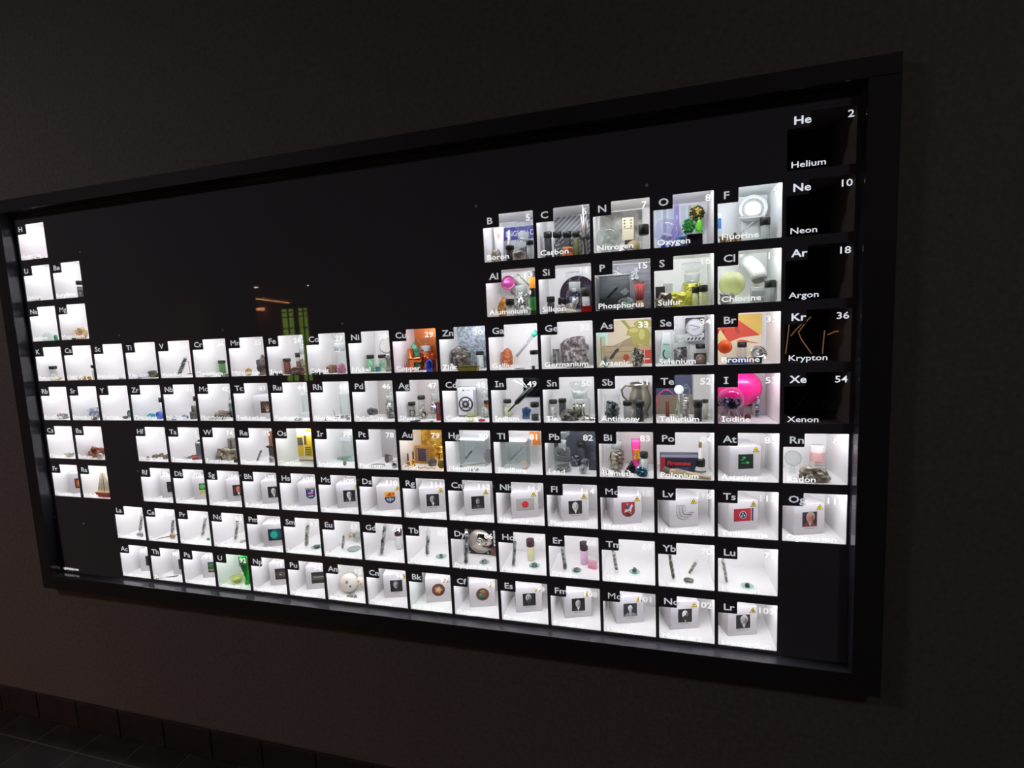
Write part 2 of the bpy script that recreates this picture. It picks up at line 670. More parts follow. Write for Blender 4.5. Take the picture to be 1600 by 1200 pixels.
linear_lamp((-5.90, -7.5, 2.27), (-6.25, -8.9, 2.27), 0.012, 'long thin warm ceiling light mirrored in the black panel', WARM)
linear_lamp((-7.70, -9.3, 2.21), (-7.33, -9.3, 2.20), 0.035, 'short thick orange light at the far end of the passage', WARM)
for q, lb in (((-4.438, -5.9), 'round downlight over the left of the passage'), ((-3.622, -6.2), 'round downlight by the right side of the passage')):
    t = thing('downlight', lb, 'ceiling lamp', (q[0], q[1], HZ1), 0, 'downlights of the passage')
    MB().cyl(0.05, -0.012, 0.0, 16).obj('housing', mat('#dddddd', 0.4), t)
    MB().cyl(0.036, -0.016, -0.012, 16).obj('lens', mat('#ffe0c0', 0.5, 0, 30.0), t)

t = thing('added_fill_panel', 'added unseen warm fill panel just inside the doorway of the passage', 'ceiling lamp', (-2.5, -4.5, HZ1))  # added where the mirror image misses it, to brighten the passage
MB().box(-0.32, 0.32, -0.2, 0.2, -0.03, 0).obj('housing', mat('#c8c2ba', 0.5), t)
MB().box(-0.3, 0.3, -0.18, 0.18, -0.034, -0.03).obj('diffuser', mat('#ffb890', 0.5, 0, 60.0), t)

t = thing('added_fill_panel', 'added unseen warm fill panel near the far end of the passage', 'ceiling lamp', (-4.3, -8.4, HZ1))  # second added panel, kept off the mirrored sight line, brightens the end wall
MB().box(-0.32, 0.32, -0.2, 0.2, -0.03, 0).obj('housing', mat('#c8c2ba', 0.5), t)
MB().box(-0.3, 0.3, -0.18, 0.18, -0.034, -0.03).obj('diffuser', mat('#ffb890', 0.5, 0, 110.0), t)

# two unseen ceiling lamps, added to lift the walls of the dark room
for lx, em, lb_ in ((-0.7, 25.0, 'added dim fill lamp on the ceiling at the left of the dark room'), (3.2, 9.0, 'fainter added fill lamp on the ceiling at the right of the room')):
    t = thing('added_fill_lamp', lb_, 'ceiling lamp', (lx, -1.75, RZ1), 0, 'added fill lamps of the dark room')
    MB().cyl(0.22, -0.04, 0.0, 24).obj('housing', mat('#c8c2ba', 0.5), t)
    MB().cyl(0.20, -0.046, -0.04, 24).obj('lens', mat('#fff4f4', 0.5, 0, em), t)

# ------------------------------------------------------------------ the cabinet
cab = thing('display_cabinet', 'wide black wall cabinet holding a lit periodic table of compartments', 'display cabinet', ((FX0 + FX1) / 2, 0, OZ0))
ORG = Vector(cab.location)


def L(v):
    return Vector(v) - ORG


GLOSSBLACK = mat('#606067', 0.02, 0, 0, 0.5)
RIM = mat('#0a0a0b', 0.4)
FRAMEM = mat('#3a393e', 0.08, 0, 0, 0.5)
FRONTM = mat('#38373c', 0.6, 0, 0, 0.2)
FY = -0.033
for nm, b in (('frame_rail', (OX0, OX1, FZ1, OZ1)), ('frame_rail', (OX0, OX1, OZ0, FZ0)), ('frame_rail', (OX0, FX0, FZ0, FZ1)), ('frame_rail', (FX1, OX1, FZ0, FZ1))):
    a = L((b[0], 0, b[2]))
    c = L((b[1], 0, b[3]))
    o = MB().bev(a.x, c.x, FY, 0.02, a.z, c.z, 0.0015).obj(nm, [FRAMEM, FRONTM], cab)
    for p_ in o.data.polygons:
        if abs(p_.normal.y) > 0.4:
            p_.material_index = 1
# sides and back of the recessed carcass
a, c = L((OX0 + 0.012, 0, OZ0 + 0.012)), L((OX1 - 0.012, 0, OZ1 - 0.012))
m = MB()
m.box(a.x, c.x, 0.160, 0.165, a.z, c.z)
m.box(a.x, a.x + 0.004, 0.02, 0.16, a.z, c.z)
m.box(c.x - 0.004, c.x, 0.02, 0.16, a.z, c.z)
m.box(a.x, c.x, 0.02, 0.16, a.z, a.z + 0.004)
m.box(a.x, c.x, 0.02, 0.16, c.z - 0.004, c.z)
m.obj('carcass', mat('#151414', 0.6), cab)

NW, NH, RC = 0.0403, 0.0290, 0.0022


def rounded(pts, r, n=3):
    out = []
    k = len(pts)
    for i in range(k):
        p, a, b = Vector(pts[i]), Vector(pts[i - 1]), Vector(pts[(i + 1) % k])
        u, v = (a - p).normalized(), (b - p).normalized()
        for j in range(n + 1):
            t = j / n
            out.append(tuple((p + u * r) * (1 - t) ** 2 + p * 2 * t * (1 - t) + (p + v * r) * t ** 2))
    return out


OPEN = rounded([(0, 0), (OW, 0), (OW, OH), (NW, OH), (NW, OH - NH), (0, OH - NH)], RC)
mk = MB()
PY0, PY1 = 0.0, 0.003
gx0, gz1 = -0.0037, 0.0101                     # margin of the grid left of and above the first opening


def quad(mb, x0, x1, z0, z1):
    mb.add([L((x0, PY0, z0)), L((x1, PY0, z0)), L((x1, PY0, z1)), L((x0, PY0, z1))], [(0, 1, 2, 3)])


occupied = {(CELL[s][0], CELL[s][1]): s for s in CELL}
for r in range(1, 10):
    for c in range(1, 19):
        x0, x1 = gx0 + (c - 1) * P, gx0 + c * P
        z1 = ZT + gz1 - (r - 1) * PZ
        z0 = z1 - PZ
        if (c, r) not in occupied:
            quad(mk, x0, x1, z0, z1)
            continue
        ox, oz = (c - 1) * P, ZT - (r - 1) * PZ - OH
        outer = [(x0, z0), (x1, z0), (x1, z1), (x0, z1)]
        inner = [(ox + p[0], oz + p[1]) for p in OPEN]
        allp = outer + inner
        tri = tessellate_polygon([[Vector((p[0], p[1], 0)) for p in outer], [Vector((p[0], p[1], 0)) for p in reversed(inner)]])
        n = len(inner)
        idx = list(range(4)) + [4 + n - 1 - i for i in range(n)]
        fs = []
        for t in tri:
            a, b, cc = (idx[i] for i in t)
            A = (allp[b][0] - allp[a][0]) * (allp[cc][1] - allp[a][1]) - (allp[cc][0] - allp[a][0]) * (allp[b][1] - allp[a][1])
            fs.append((a, b, cc) if A > 0 else (a, cc, b))
        mk.add([L((p[0], PY0, p[1])) for p in allp], fs)
        mk.add([L((p[0], PY0, p[1])) for p in inner] + [L((p[0], PY1, p[1])) for p in inner], [(i, (i + 1) % n, (i + 1) % n + n, i + n) for i in range(n)], 1)
GX1, GZ0 = gx0 + 18 * P, ZT + gz1 - 9 * PZ
quad(mk, FX0, gx0, FZ0, FZ1)
quad(mk, GX1, FX1, FZ0, FZ1)
quad(mk, gx0, GX1, ZT + gz1, FZ1)
quad(mk, gx0, GX1, FZ0, GZ0)
mk.obj('face_panel', [GLOSSBLACK, RIM], cab)
a, c = L((FX0, 0, FZ0)), L((FX1, 0, FZ1))
MB().box(a.x, c.x, -0.0022, -0.0016, a.z, c.z).obj('clear_cover_sheet', clear_sheet(), cab)
for px, py in ((125.5, 394), (186.6, 524), (348, 516), (535, 505.5), (744, 322), (1010.5, 289.5), (215.5, 736), (376, 743), (560, 750), (771, 760), (86, 808), (131, 818)):
    q = hit(px, py, 1, 0)
    M = Matrix.Translation(L(q)) @ Matrix.Rotation(math.pi / 2, 4, 'X')
    MB().lathe([(0.0034, 0.0), (0.0034, 0.0007), (0.0022, 0.0012), (0.0009, 0.0008), (0, 0.0008)], 12, 0, M).obj('screw', mat('#d8d8dc', 0.5), cab)

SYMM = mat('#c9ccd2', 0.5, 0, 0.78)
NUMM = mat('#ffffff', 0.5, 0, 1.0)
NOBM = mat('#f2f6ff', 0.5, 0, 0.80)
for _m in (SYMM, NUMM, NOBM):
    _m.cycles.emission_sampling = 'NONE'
DARKBOX = mat('#a39b98', 0.5)
LEDM = mat('#f4f6ff', 0.5, 0, LED_POWER)
INX0, INX1, INZ0, INZ1 = -0.0020, OW + 0.0020, -0.0020, OH + 0.0105


def white_shell(tint):
    return mat(tint, 0.42)


SHELL_TINT = {'H': '#f6f2f1', 'Ra': '#f6f3ef', 'Au': '#f6f1ec', 'Cu': '#f6f2f3', 'Os': '#f5f5ef', 'U': '#f3f6f0', 'Bk': '#f4f6f1', 'F': '#f2f5f4', 'Cl': '#f3f5f1', 'S': '#f4f5f0'}
BOXCACHE = {}


def box_mesh(m, key):
    if key not in BOXCACHE:
        b = MB()
        t = 0.0012
        x0, x1, z0, z1, y0, y1 = INX0, INX1, INZ0, INZ1, PY1, DEPTH
        b.box(x0 - t, x1 + t, y0, y1 + t, z0 - t, z0)
        b.box(x0 - t, x1 + t, y0, y1 + t, z1, z1 + t)
        b.box(x0 - t, x0, y0, y1 + t, z0, z1)
        b.box(x1, x1 + t, y0, y1 + t, z0, z1)
        b.box(x0, x1, y1, y1 + t, z0, z1, 1)
        BOXCACHE[key] = b.mesh('compartment', [m, mat('#1a1818', 0.6) if key == 'noble' else m])
    return BOXCACHE[key]


lb = MB()
lb.add([(0.004, 0.0050, OH + 0.0012), (OW - 0.004, 0.0050, OH + 0.0012), (OW - 0.004, 0.0105, OH + 0.0075), (0.004, 0.0105, OH + 0.0075)], [(0, 3, 2, 1)], 0)
lb.prism([(0.0, 0.0), (0.0062, 0.0070), (0.0, 0.0078)], 0.003, OW - 0.003, 1, Matrix(((0, 1, 0, 0), (1, 0, 0, 0.0043), (0, 0, 1, OH + 0.0014), (0, 0, 0, 1))))
LEDMESH = lb.mesh('led_strip', [LEDM, mat('#d8d8d8', 0.6)])
COMP = {}
for s, (c, r, n, nm) in CELL.items():
    noble = s in NOBLE
    tint = '#2a2625' if noble else SHELL_TINT.get(s, '#f5f3f1')
    o = bpy.data.objects.new('compartment', box_mesh(DARKBOX if noble else white_shell(tint), 'noble' if noble else tint))
    COL.objects.link(o)
    o.parent = cab
    o.location = L((cx(s), 0, ctop(s) - OH))
    COMP[s] = o
    if not noble:
        l = bpy.data.objects.new('led_strip', LEDMESH)
        COL.objects.link(l)
        l.parent = o
    fm = NOBM if noble else NUMM
    letters(s, 0.0150, NOBM if noble else SYMM, o, (0.0105, -0.0009, OH - 0.0213), 'symbol_lettering', 'LEFT', 0.016, 1.25)
    letters(str(n), 0.0135, fm, o, (OW * 0.955, -0.0009, OH - 0.0215), 'number_lettering', 'RIGHT', 0.010, 1.25)
    letters(nm, 0.0118, fm, o, (0.0065, -0.0009, 0.0048), 'name_lettering', 'LEFT', 0.009, min(1.3, 0.109 / (0.0086 * len(nm) + 0.001)))
q = hit(100, 888, 1, 0)
letters('rgbdisplays.com', 0.0085, NUMM, cab, L((q.x, -0.0009, q.z - 0.002)), 'maker_lettering', 'LEFT', 0.01, 0.9)


def back(s, material, x0=0.0, x1=1.0, z0=0.0, z1=1.0, y=0.134, name='back_panel'):
    """a sheet standing against the back of the compartment (fractions of its clear width and height)"""
    W, H = INX1 - INX0 - 0.001, INZ1 - INZ0 - 0.001
    return MB().box(INX0 + W * x0, INX0 + W * x1, y, y + 0.002, INZ0 + 0.0005 + H * z0, INZ0 + H * z1).obj(name, material, COMP[s])



# ------------------------------------------------------------------ builders of the exhibits
def vial(s, xl, xr, yt, desc, fillc='#d8d6d0', d=None, yb=None, cap='#171616', fill=0.75, capf=0.21, body=None, grain=None, label_c=None):
    loc, w, h = fit(s, xl, xr, yt, d, yb)
    r = w / 2
    t = thing('vial', desc + where(s), 'vial', loc, random.uniform(0, 3), 'small vials')
    hb = h * (1 - capf)
    MB().lathe([(0, 0), (r * 0.86, 0), (r * 0.92, r * 0.1), (r * 0.92, hb * 0.86), (r * 0.62, hb * 0.96), (r * 0.62, hb)], 14).obj('glass_body', body or GLASS, t)
    if fillc:
        MB().lathe([(0, r * 0.08), (r * 0.82, r * 0.08), (r * 0.84, r * 0.2), (r * 0.84, hb * fill), (0, hb * fill + r * 0.1)], 12).obj('contents', grain or mat(fillc, 0.6), t)
    MB().cyl(r, hb * 0.985, h, 16, 0, None, r * 0.12).obj('cap', mat(cap, 0.45), t)
    if label_c:
        MB().lathe([(r * 0.94, hb * 0.15), (r * 0.94, hb * 0.8)], 14).obj('paper_label', mat(label_c, 0.7), t)
    return t, loc, w, h


def lumps_in(r, z0, z1, n, size, seed, mi=0, sub=1, amp=0.35):
    rnd = random.Random(seed)
    m = MB()
    if n > 12:
        m.lathe([(0, z0), (r * 0.72, z0), (r * 0.78, z0 + size * 0.5), (r * 0.78, z1 - size), (0, z1 - size * 0.6)], 12)
    for i in range(n):
        a, q = rnd.uniform(0, 6.28), (r - size * 0.9) * (math.sqrt(rnd.random()) if n <= 12 else rnd.uniform(0.75, 1))
        k = size * rnd.uniform(0.7, 1.15)
        m.lump(k, k * rnd.uniform(0.7, 1), k * rnd.uniform(0.6, 1), (q * math.cos(a), q * math.sin(a), z0 + size * 1.25 + max(0.0, z1 - z0 - size * 1.7) * (i / max(1, n - 1))), seed + i * 1.7, amp, sub, mi)
    return m


def jar(s, xl, xr, yt, desc, material, d=None, yb=None, fill=0.5, n=40, size=0.22, stopper=True, glassm=None, neck=0.72, shoulder=0.55):
    loc, w, h = fit(s, xl, xr, yt, d, yb)
    r = w / 2
    g = glassm or GLASS
    t = thing('glass_jar', desc + where(s), 'jar', loc, random.uniform(0, 3), 'glass specimen jars')
    hs = h * (shoulder if stopper else 0.8)
    hn = h * (0.76 if stopper else 0.98)
    MB().lathe([(0, 0), (r * 0.9, 0), (r, r * 0.12), (r, hs * 0.88), (r * 0.9, hs), (r * neck, hs + (hn - hs) * 0.25), (r * neck, hn * 0.96), (r * (neck + 0.12), hn * 0.97), (r * (neck + 0.12), hn)], 20).obj('glass_body', g, t)
    if stopper:
        MB().lathe([(0, hs * 1.02), (r * neck * 0.86, hs * 1.02), (r * neck * 0.93, hn)], 18).obj('ground_neck', FROST, t)
        MB().lathe([(r * neck * 0.9, hn), (r * neck * 0.8, hn + (h - hn) * 0.25), (r * 0.95, hn + (h - hn) * 0.55), (r * 0.98, h * 0.985), (r * 0.9, h), (0, h)], 18).obj('stopper', g, t)
    if n:
        c = lumps_in(r * 0.93, h * 0.01, h * fill, n, r * size, len(desc) + n).obj('contents', material, t)
        c['kind'] = 'stuff'
    elif material:
        MB().lathe([(0, r * 0.05), (r * 0.9, r * 0.05), (r * 0.93, r * 0.2), (r * 0.93, h * fill), (0, h * fill)], 16).obj('contents', material, t)
    return t, loc, w, h


def rock(s, xl, xr, yt, desc, material, d=None, yb=None, seed=1, amp=0.35, sub=3, deep=0.75, kind='mineral', name='mineral_rock', fine=0.14, up=0.0):
    loc, w, h = fit(s, xl, xr, yt, d, yb)
    loc.z += up
    h = max(h - up, 0.003)
    m = MB().lump(w * 0.5, w * 0.5 * deep, h * 0.62, (0, 0, 0), seed, amp, sub, 0, -0.62, fine)
    xs = [v.x for v in m.v]
    zs = [v.z for v in m.v]
    kx, kz = w / (max(xs) - min(xs)), h / (max(zs) - min(zs))
    z0, xm = min(zs), (max(xs) + min(xs)) / 2
    for v in m.v:
        v.x, v.z = (v.x - xm) * kx, (v.z - z0) * kz
        f = 1 + 0.85 * max(0.0, v.z / h - 0.45)
        v.x, v.y = v.x * f, v.y * f
    xs = [v.x for v in m.v]
    kx = w / (max(xs) - min(xs))
    for v in m.v:
        v.x = v.x * kx
    o = m.obj(name, material, None, loc)
    tag(o, desc + where(s), kind, 'mineral samples')
    return o


def segment(s, top, bot, d, lift=0.0):
    """a slanting thing's two ends: the lower on the compartment floor, the upper in the same plane"""
    a = hit(bot[0], bot[1], 1, d)
    b = hit(top[0], top[1], 1, d)
    a.z = max(a.z, cfloor(s) + 0.0015 + lift)
    return a, b


def floor_depth(s, px, py, lo=0.012, hi=0.12):
    return min(max(hit(px, py, 2, cfloor(s)).y, lo), hi)


def ampoule(s, top, bot, wpx, desc, material=None, d=None, fill=(0.1, 0.8), n=6, name='glass_ampoule'):
    if d is None:
        d = floor_depth(s, bot[0], bot[1])
    while d > 0.012 and hit(bot[0] - wpx * 0.6, bot[1], 1, d).x < cx(s) + 0.001:
        d -= 0.004
    a, b = segment(s, top, bot, d)
    x0, x1 = cx(s) + 0.002, cx(s) + OW - 0.001
    r = abs(hit(bot[0] + wpx / 2, bot[1], 1, d).x - hit(bot[0] - wpx / 2, bot[1], 1, d).x) / 2
    q = ray(*bot)
    r *= q.y / math.hypot(q.x, q.y)
    r = max(r, 0.0022)
    for p in (a, b):
        p.x = min(max(p.x, x0 + r), x1 - r)
    a.z = max(a.z, cfloor(s) + r * 0.25)
    b.z = min(b.z, ctop(s) + 0.004)
    t = thing(name, desc + where(s), 'ampoule', a, 0, 'sealed glass ampoules')
    v = b - a
    ln = v.length
    M = v.to_track_quat('Z', 'X').to_matrix().to_4x4()
    MB().lathe([(0, 0), (r * 0.6, r * 0.12), (r, r * 0.7), (r, ln * 0.86), (r * 0.55, ln * 0.93), (r * 0.3, ln), (0, ln)], 12, 0, M).obj('glass_tube', GLASS, t)
    m = MB()
    rnd = random.Random(len(desc) + int(bot[0]))
    for i in range(n):
        k = fill[0] + (fill[1] - fill[0]) * (i + 0.5) / n
        L_ = ln * (fill[1] - fill[0]) / n * 0.75
        m.lump(r * rnd.uniform(0.6, 0.85), r * 0.75, L_ * rnd.uniform(0.9, 1.5), (r * rnd.uniform(-0.15, 0.15), 0, ln * k), i * 2.3 + bot[0], 0.3, 2, 0, None, 0.15, False, M)
    c = m.obj('metal_pieces', material or LANTH, t)
    c['kind'] = 'stuff'
    return t


def dish(s, xl, xr, yb, desc, sample=None, smat=None, sxr=0.45, szr=0.4, amp=0.4, seed=1, scat='metal sample'):
    zf = cfloor(s)
    ym = yb - 3
    y = floor_depth(s, (xl + xr) / 2, ym, 0.02, 0.11)
    a, b = hit(xl, ym, 2, zf), hit(xr, ym, 2, zf)
    r = max(0.006, abs(hit(xr, ym, 1, y).x - hit(xl, ym, 1, y).x) / 2)
    x = min(max(hit((xl + xr) / 2, ym, 1, y).x, cx(s) + r), cx(s) + OW - r)
    loc = Vector((x, y, zf))
    o = MB().lathe([(0, 0.0004), (r * 0.35, 0.0005), (r * 0.8, 0.0016), (r, 0.0034), (r * 0.98, 0.0040), (r * 0.78, 0.0024), (0, 0.0011)], 20).obj('watch_glass', glass('#dcefe9', 0.9, 0.06), None, loc)
    tag(o, desc + where(s), 'dish', 'small glass dishes')
    if sample:
        k = MB().lump(r * sxr, r * sxr * 0.8, r * szr, (0, 0, 0), seed, amp, 2, 0, -0.5, 0.15)
        z0 = min(v.z for v in k.v)
        for v in k.v:
            v.z -= z0
        q = k.obj('metal_sample', smat or STEEL, None, loc + Vector((0, 0, 0.0016)))
        tag(q, sample + where(s), scat, 'samples on dishes')
    return loc, r


def plate(parent, outline, y, material, name, M=None, th=0.0004):
    return MB().prism(outline, y - th, y, 0, M).obj(name, material, parent)


def ell(cx_, cz, rx, rz, n=20, a0=0.0, a1=360.0):
    return [(cx_ + rx * math.cos(math.radians(a0 + (a1 - a0) * k / (n if a1 - a0 >= 359 else n - 1))), cz + rz * math.sin(math.radians(a0 + (a1 - a0) * k / (n if a1 - a0 >= 359 else n - 1)))) for k in range(n)]


def rect(x0, x1, z0, z1):
    return [(x0, z0), (x1, z0), (x1, z1), (x0, z1)]


class Print:
    """a flat colour print made of thin layers; drawn in a unit square, x to the right, z up"""

    def __init__(self):
        self.m, self.mats, self.k = MB(), [], 0

    def lay(self, outline, c, rough=0.6):
        mm = mat(c, rough)
        if mm not in self.mats:
            self.mats.append(mm)
        self.k += 1
        self.m.prism(outline, -0.00012 * self.k, 0.0, self.mats.index(mm))
        return self

    def done(self, parent, loc, w, h, name='photo_print', rz=0.0):
        for v in self.m.v:
            v.x, v.z = v.x * w, v.z * h
        return self.m.obj(name, self.mats, parent, loc, rz)


def portrait(bg='#151416', suit='#2a2828', face='#b9b6b2', hair='#dcd9d5', shade='#6f6c6a', bald=False, tilt=0.0, shirt='#cfcdca', beard=None, pos=0.5, big=1.0):
    p = Print()
    p.lay(rect(0, 1, 0, 1), bg)
    c = pos
    p.lay([(max(0, c - 0.46), 0), (min(1, c + 0.46), 0), (min(1, c + 0.44), 0.16), (c + 0.2, 0.3), (c - 0.2, 0.3), (max(0, c - 0.42), 0.16)], suit)
    p.lay([(c - 0.1, 0.28), (c + 0.02, 0.0), (c + 0.12, 0.3)], shirt)
    rx, rz = 0.2 * big, 0.29 * big
    zc = 0.58
    if not bald:
        p.lay(ell(c + tilt * 0.1, zc + 0.08, rx * 1.18, rz * 1.06, 18), hair)
    p.lay(ell(c + tilt * 0.05, zc, rx, rz, 18), face)
    p.lay(ell(c + tilt * 0.05 + rx * 0.62, zc - 0.03, rx * 0.34, rz * 0.72, 14), shade)
    p.lay(ell(c + tilt * 0.05 - rx * 0.25, zc + rz * 0.45, rx * 0.5, rz * 0.28, 12), face)
    for k in (-1, 1):
        p.lay(ell(c + tilt * 0.05 + k * rx * 0.42, zc + 0.04, rx * 0.17, rz * 0.055, 8), '#3a3634')
    p.lay([(c + tilt * 0.05 - 0.02, zc + 0.02), (c + tilt * 0.05 - 0.04, zc - 0.08), (c + tilt * 0.05 + 0.03, zc - 0.08)], shade)
    p.lay(rect(c - 0.07, c + 0.06, zc - 0.17, zc - 0.145), '#4a3a38')
    if beard:
        p.lay(ell(c, zc - rz * 0.72, rx * 0.75, rz * 0.55, 14), beard)
    return p


def trefoil(parent, loc, size):
    t = MB().prism([(0, 0), (size, 0), (size / 2, size * 0.88)], -0.0006, 0, 0).obj('warning_sign', mat('#e3c81e', 0.5), parent, loc)
    m = MB()
    cx_, cz = size / 2, size * 0.33
    m.prism(ell(cx_, cz, size * 0.045, size * 0.045, 8), -0.0009, -0.0006)
    for k in range(3):
        a = 90 + 120 * k + 60
        o = [(cx_ + size * 0.08 * math.cos(math.radians(a + q)), cz + size * 0.08 * math.sin(math.radians(a + q))) for q in (-30, 0, 30)]
        o += [(cx_ + size * 0.22 * math.cos(math.radians(a + q)), cz + size * 0.22 * math.sin(math.radians(a + q))) for q in (30, 0, -30)]
        m.prism(o, -0.0009, -0.0006)
    b = 0.05 * size
    for (x0, z0), (x1, z1) in (((0, 0), (size, 0)), ((size, 0), (size / 2, size * 0.88)), ((size / 2, size * 0.88), (0, 0))):
        v = Vector((x1 - x0, z1 - z0)).normalized()
        n = Vector((-v.y, v.x)) * b
        m.prism([(x0, z0), (x1, z1), (x1 + n.x, z1 + n.y), (x0 + n.x, z0 + n.y)], -0.0009, -0.0006)
    m.obj('trefoil_mark', mat('#1b1a16', 0.5), t)
    return t


CUBE = 0.07
CUBEM = mat('#c6c2c3', 0.5)


def cube(s, desc, pr, caption=None, pw=0.034, ph=0.034, px=None, pz=None, sign=True, dx=0.0, name='photo_print', rz=18.0, dy=0.0):
    loc = Vector((cx(s) + 0.0275 + dx, 0.0415 + dy, cfloor(s)))
    t = thing('display_cube', desc + where(s), 'cube', loc, math.radians(rz), 'white display cubes')
    MB().bev(0, CUBE, 0, CUBE, 0, CUBE, 0.0008).obj('body', CUBEM, t)
    if pr:
        x0 = (CUBE - pw) / 2 + 0.001 if px is None else px
        z0 = 0.0175 if pz is None else pz
        pr.done(t, (x0, -0.0002, z0), pw, ph, name)
    if caption:
        letters(caption, 0.0024, mat('#2a2828', 0.7), t, (CUBE / 2, -0.0004, 0.0125), 'caption_lettering', 'CENTER', 0.005)
    if sign:
        trefoil(t, (CUBE * 0.735, -0.0002, CUBE * 0.80), 0.0145)
    return t


def single(s, m, mats, name, desc, cat, loc, rz=0.0, group=None):
    o = m.obj(name, mats, None, loc, rz)
    return tag(o, desc + where(s), cat, group)
# ================================================================== row 1 - 3, left
S = 'H'
loc, w, h = fit(S, 49, 63, 388, d=0.05)
single(S, MB().tube([(w * 0.5 * math.cos(a) * k, w * 0.3 * math.sin(a), 0.005 + 0.016 * i / 30) for i, (a, k) in enumerate([(0.42 * i, 1 - i * 0.012) for i in range(31)])], 0.0016, 6), mat('#b58f8f', 0.4), 'coiled_tube', 'coil of thin pinkish tubing', 'tubing', loc)
loc, w, h = fit(S, 66, 74, 396, d=0.035)
t = thing('pressure_gauge', 'small round black gauge' + where(S), 'gauge', loc)
M = Matrix.Translation((0, 0, 0.006)) @ Matrix.Rotation(math.radians(75), 4, 'X')
MB().lathe([(0.0058, -0.003), (0.0062, 0), (0.0056, 0.003), (0.0044, 0.003), (0.0044, 0.0015), (0, 0.0015)], 16, 0, M).obj('case', mat('#1c1b1b', 0.4), t)
MB().lathe([(0.0043, 0.0018), (0, 0.0018)], 16, 0, M).obj('dial', mat('#c9c8c4', 0.5), t)
loc, w, h = fit('Li', 55, 66, 463, d=0.055)
t = thing('coin_cell', 'round silver coin cell leaning' + where('Li'), 'battery', loc)
M = Matrix.Translation((0, 0, 0.0092)) @ Matrix.Rotation(math.radians(60), 4, 'X')
MB().cyl(0.0105, -0.0015, 0.0015, 20, 0, M).obj('can', SILVER, t)
MB().cyl(0.0085, 0.0016, 0.0023, 20, 0, M).obj('cap', CHROME, t)
vial('Be', 119, 132, 438.7, 'black capped vial of dark grey chips', '#3b3a3a', d=0.035, grain=stone('#1d1c1c', '#5d5b59', '#a8a5a0', 400), fill=0.85)
loc, w, h = fit('Na', 66, 84, 519, d=0.055)
t = thing('glass_dome', 'clear curved glass dome' + where('Na'), 'glass dome', loc)
MB().lathe([(w * 0.5, 0), (w * 0.5, h * 0.3), (w * 0.42, h * 0.7), (w * 0.22, h * 0.95), (0, h)], 18).obj('dome', glass('#eef4f0'), t)
MB().lathe([(w * 0.52, 0), (w * 0.52, 0.0015), (w * 0.46, 0.0016)], 18).obj('rim', glass('#cdd6d2'), t)
rock('Na', 84, 93, 523, 'small green crystal chip at the front corner', stone('#1f6a45', '#4b9a70', '#a9d8bf'), d=0.03, seed=4, sub=2)
rock('Mg', 116, 138, 511, 'tan crumpled mineral lump', stone('#a98458', '#cba77a', '#ead2ae', 110), d=0.05, seed=9, amp=0.5, fine=0.3)
rock('Mg', 112, 121, 526.5, 'tiny dark green chip before the tan lump', stone('#2f4a26', '#4e6a3c'), d=0.022, seed=2, sub=2)
vial('K', 76.7, 90.2, 572, 'black capped vial of pale grey metal', '#dcd9d2', yb=588, fill=0.6)
loc, w, h = fit('K', 84, 100, 589, d=0.03)
t = thing('banana', 'small yellow toy banana with green tip' + where('K'), 'banana', loc)
pts = [Vector((-0.014 + 0.028 * k / 10, 0, 0.0035 + 0.0032 * ((k - 5) / 5) ** 2)) for k in range(11)]
MB().tube(pts, [0.0012, 0.0022, 0.003, 0.0034, 0.0035, 0.0035, 0.0034, 0.0031, 0.0026, 0.0018, 0.0010], 10).obj('fruit', mat('#d8c23a', 0.5), t)
MB().tube([pts[-1], pts[-1] + Vector((0.003, 0, 0.0012))], 0.0010, 8).obj('tip', mat('#6f8a2c', 0.6), t)
vial('Ca', 142.5, 155, 570, 'vial with black cap half hidden at the right', '#cfd2c9', d=0.05)
for i, (a, b, c) in enumerate((('leftmost small amber lump', 121, 129), ('middle small amber lump', 129, 137), ('rightmost small amber lump', 137, 145))):
    rock('Ca', b, c, 587.8, a + ' of the row', stone('#7e5a1e', '#c79a3c', '#ecd28a', 200), d=0.022, seed=i + 3, sub=2)
loc, w, h = fit('Sc', 184, 197, 587, d=0.03)
single('Sc', MB().lump(0.010, 0.004, 0.0016, (0, 0, 0.0016), 3, 0.4, 2), STEEL, 'metal_sliver', 'thin grey metal sliver lying', 'metal sample', loc, 0.3)
rock('Ti', 232, 249, 579, 'dark olive brown rock', stone('#2b2a20', '#4f4a38', '#7d765c'), yb=589, seed=5, amp=0.4)
for i, (a, b, c) in enumerate((('left tiny violet blue crystal', 215, 222), ('middle tiny violet blue crystal', 222, 227.5), ('right tiny violet blue crystal', 227, 233))):
    rock('Ti', b, c, 586.6, a, stone('#2f2c5e', '#6a66a8', '#b9b6e0', 300), yb=590, seed=i + 11, sub=2)
ampoule('V', (290.8, 556), (279.6, 586.5), 8.5, 'leaning ampoule of grey crystal chunks', stone('#2f2e2e', '#6e6b69', '#c9c7c3', 300, 0.4, 0.4), d=0.05, fill=(0.04, 0.88), n=12)
a, b = segment('V', (294, 564), (297.5, 584), 0.045)
t = thing('thin_rod', 'thin reddish rod on a small foot' + where('V'), 'rod', a)
MB().tube([(0, 0, 0), b - a], 0.0008, 6).obj('rod', mat('#a06a66', 0.4), t)
MB().box(-0.006, 0.006, -0.004, 0.004, -0.001, 0.0015).obj('foot', mat('#55504e', 0.5), t)
vial('Cr', 341.5, 353.5, 563, 'black capped vial of green powder', '#3f7d2c', yb=583, fill=0.95)
loc, w, h = fit('Cr', 318, 340, 581, yb=588)
t = thing('chrome_spoon', 'shiny chrome spoon lying flat' + where('Cr'), 'spoon', loc, 0.2)
MB().lump(0.011, 0.007, 0.0028, (-0.008, 0, 0.003), 1, 0.05, 3, 0, None, 0.0, True).obj('bowl', CHROME, t)
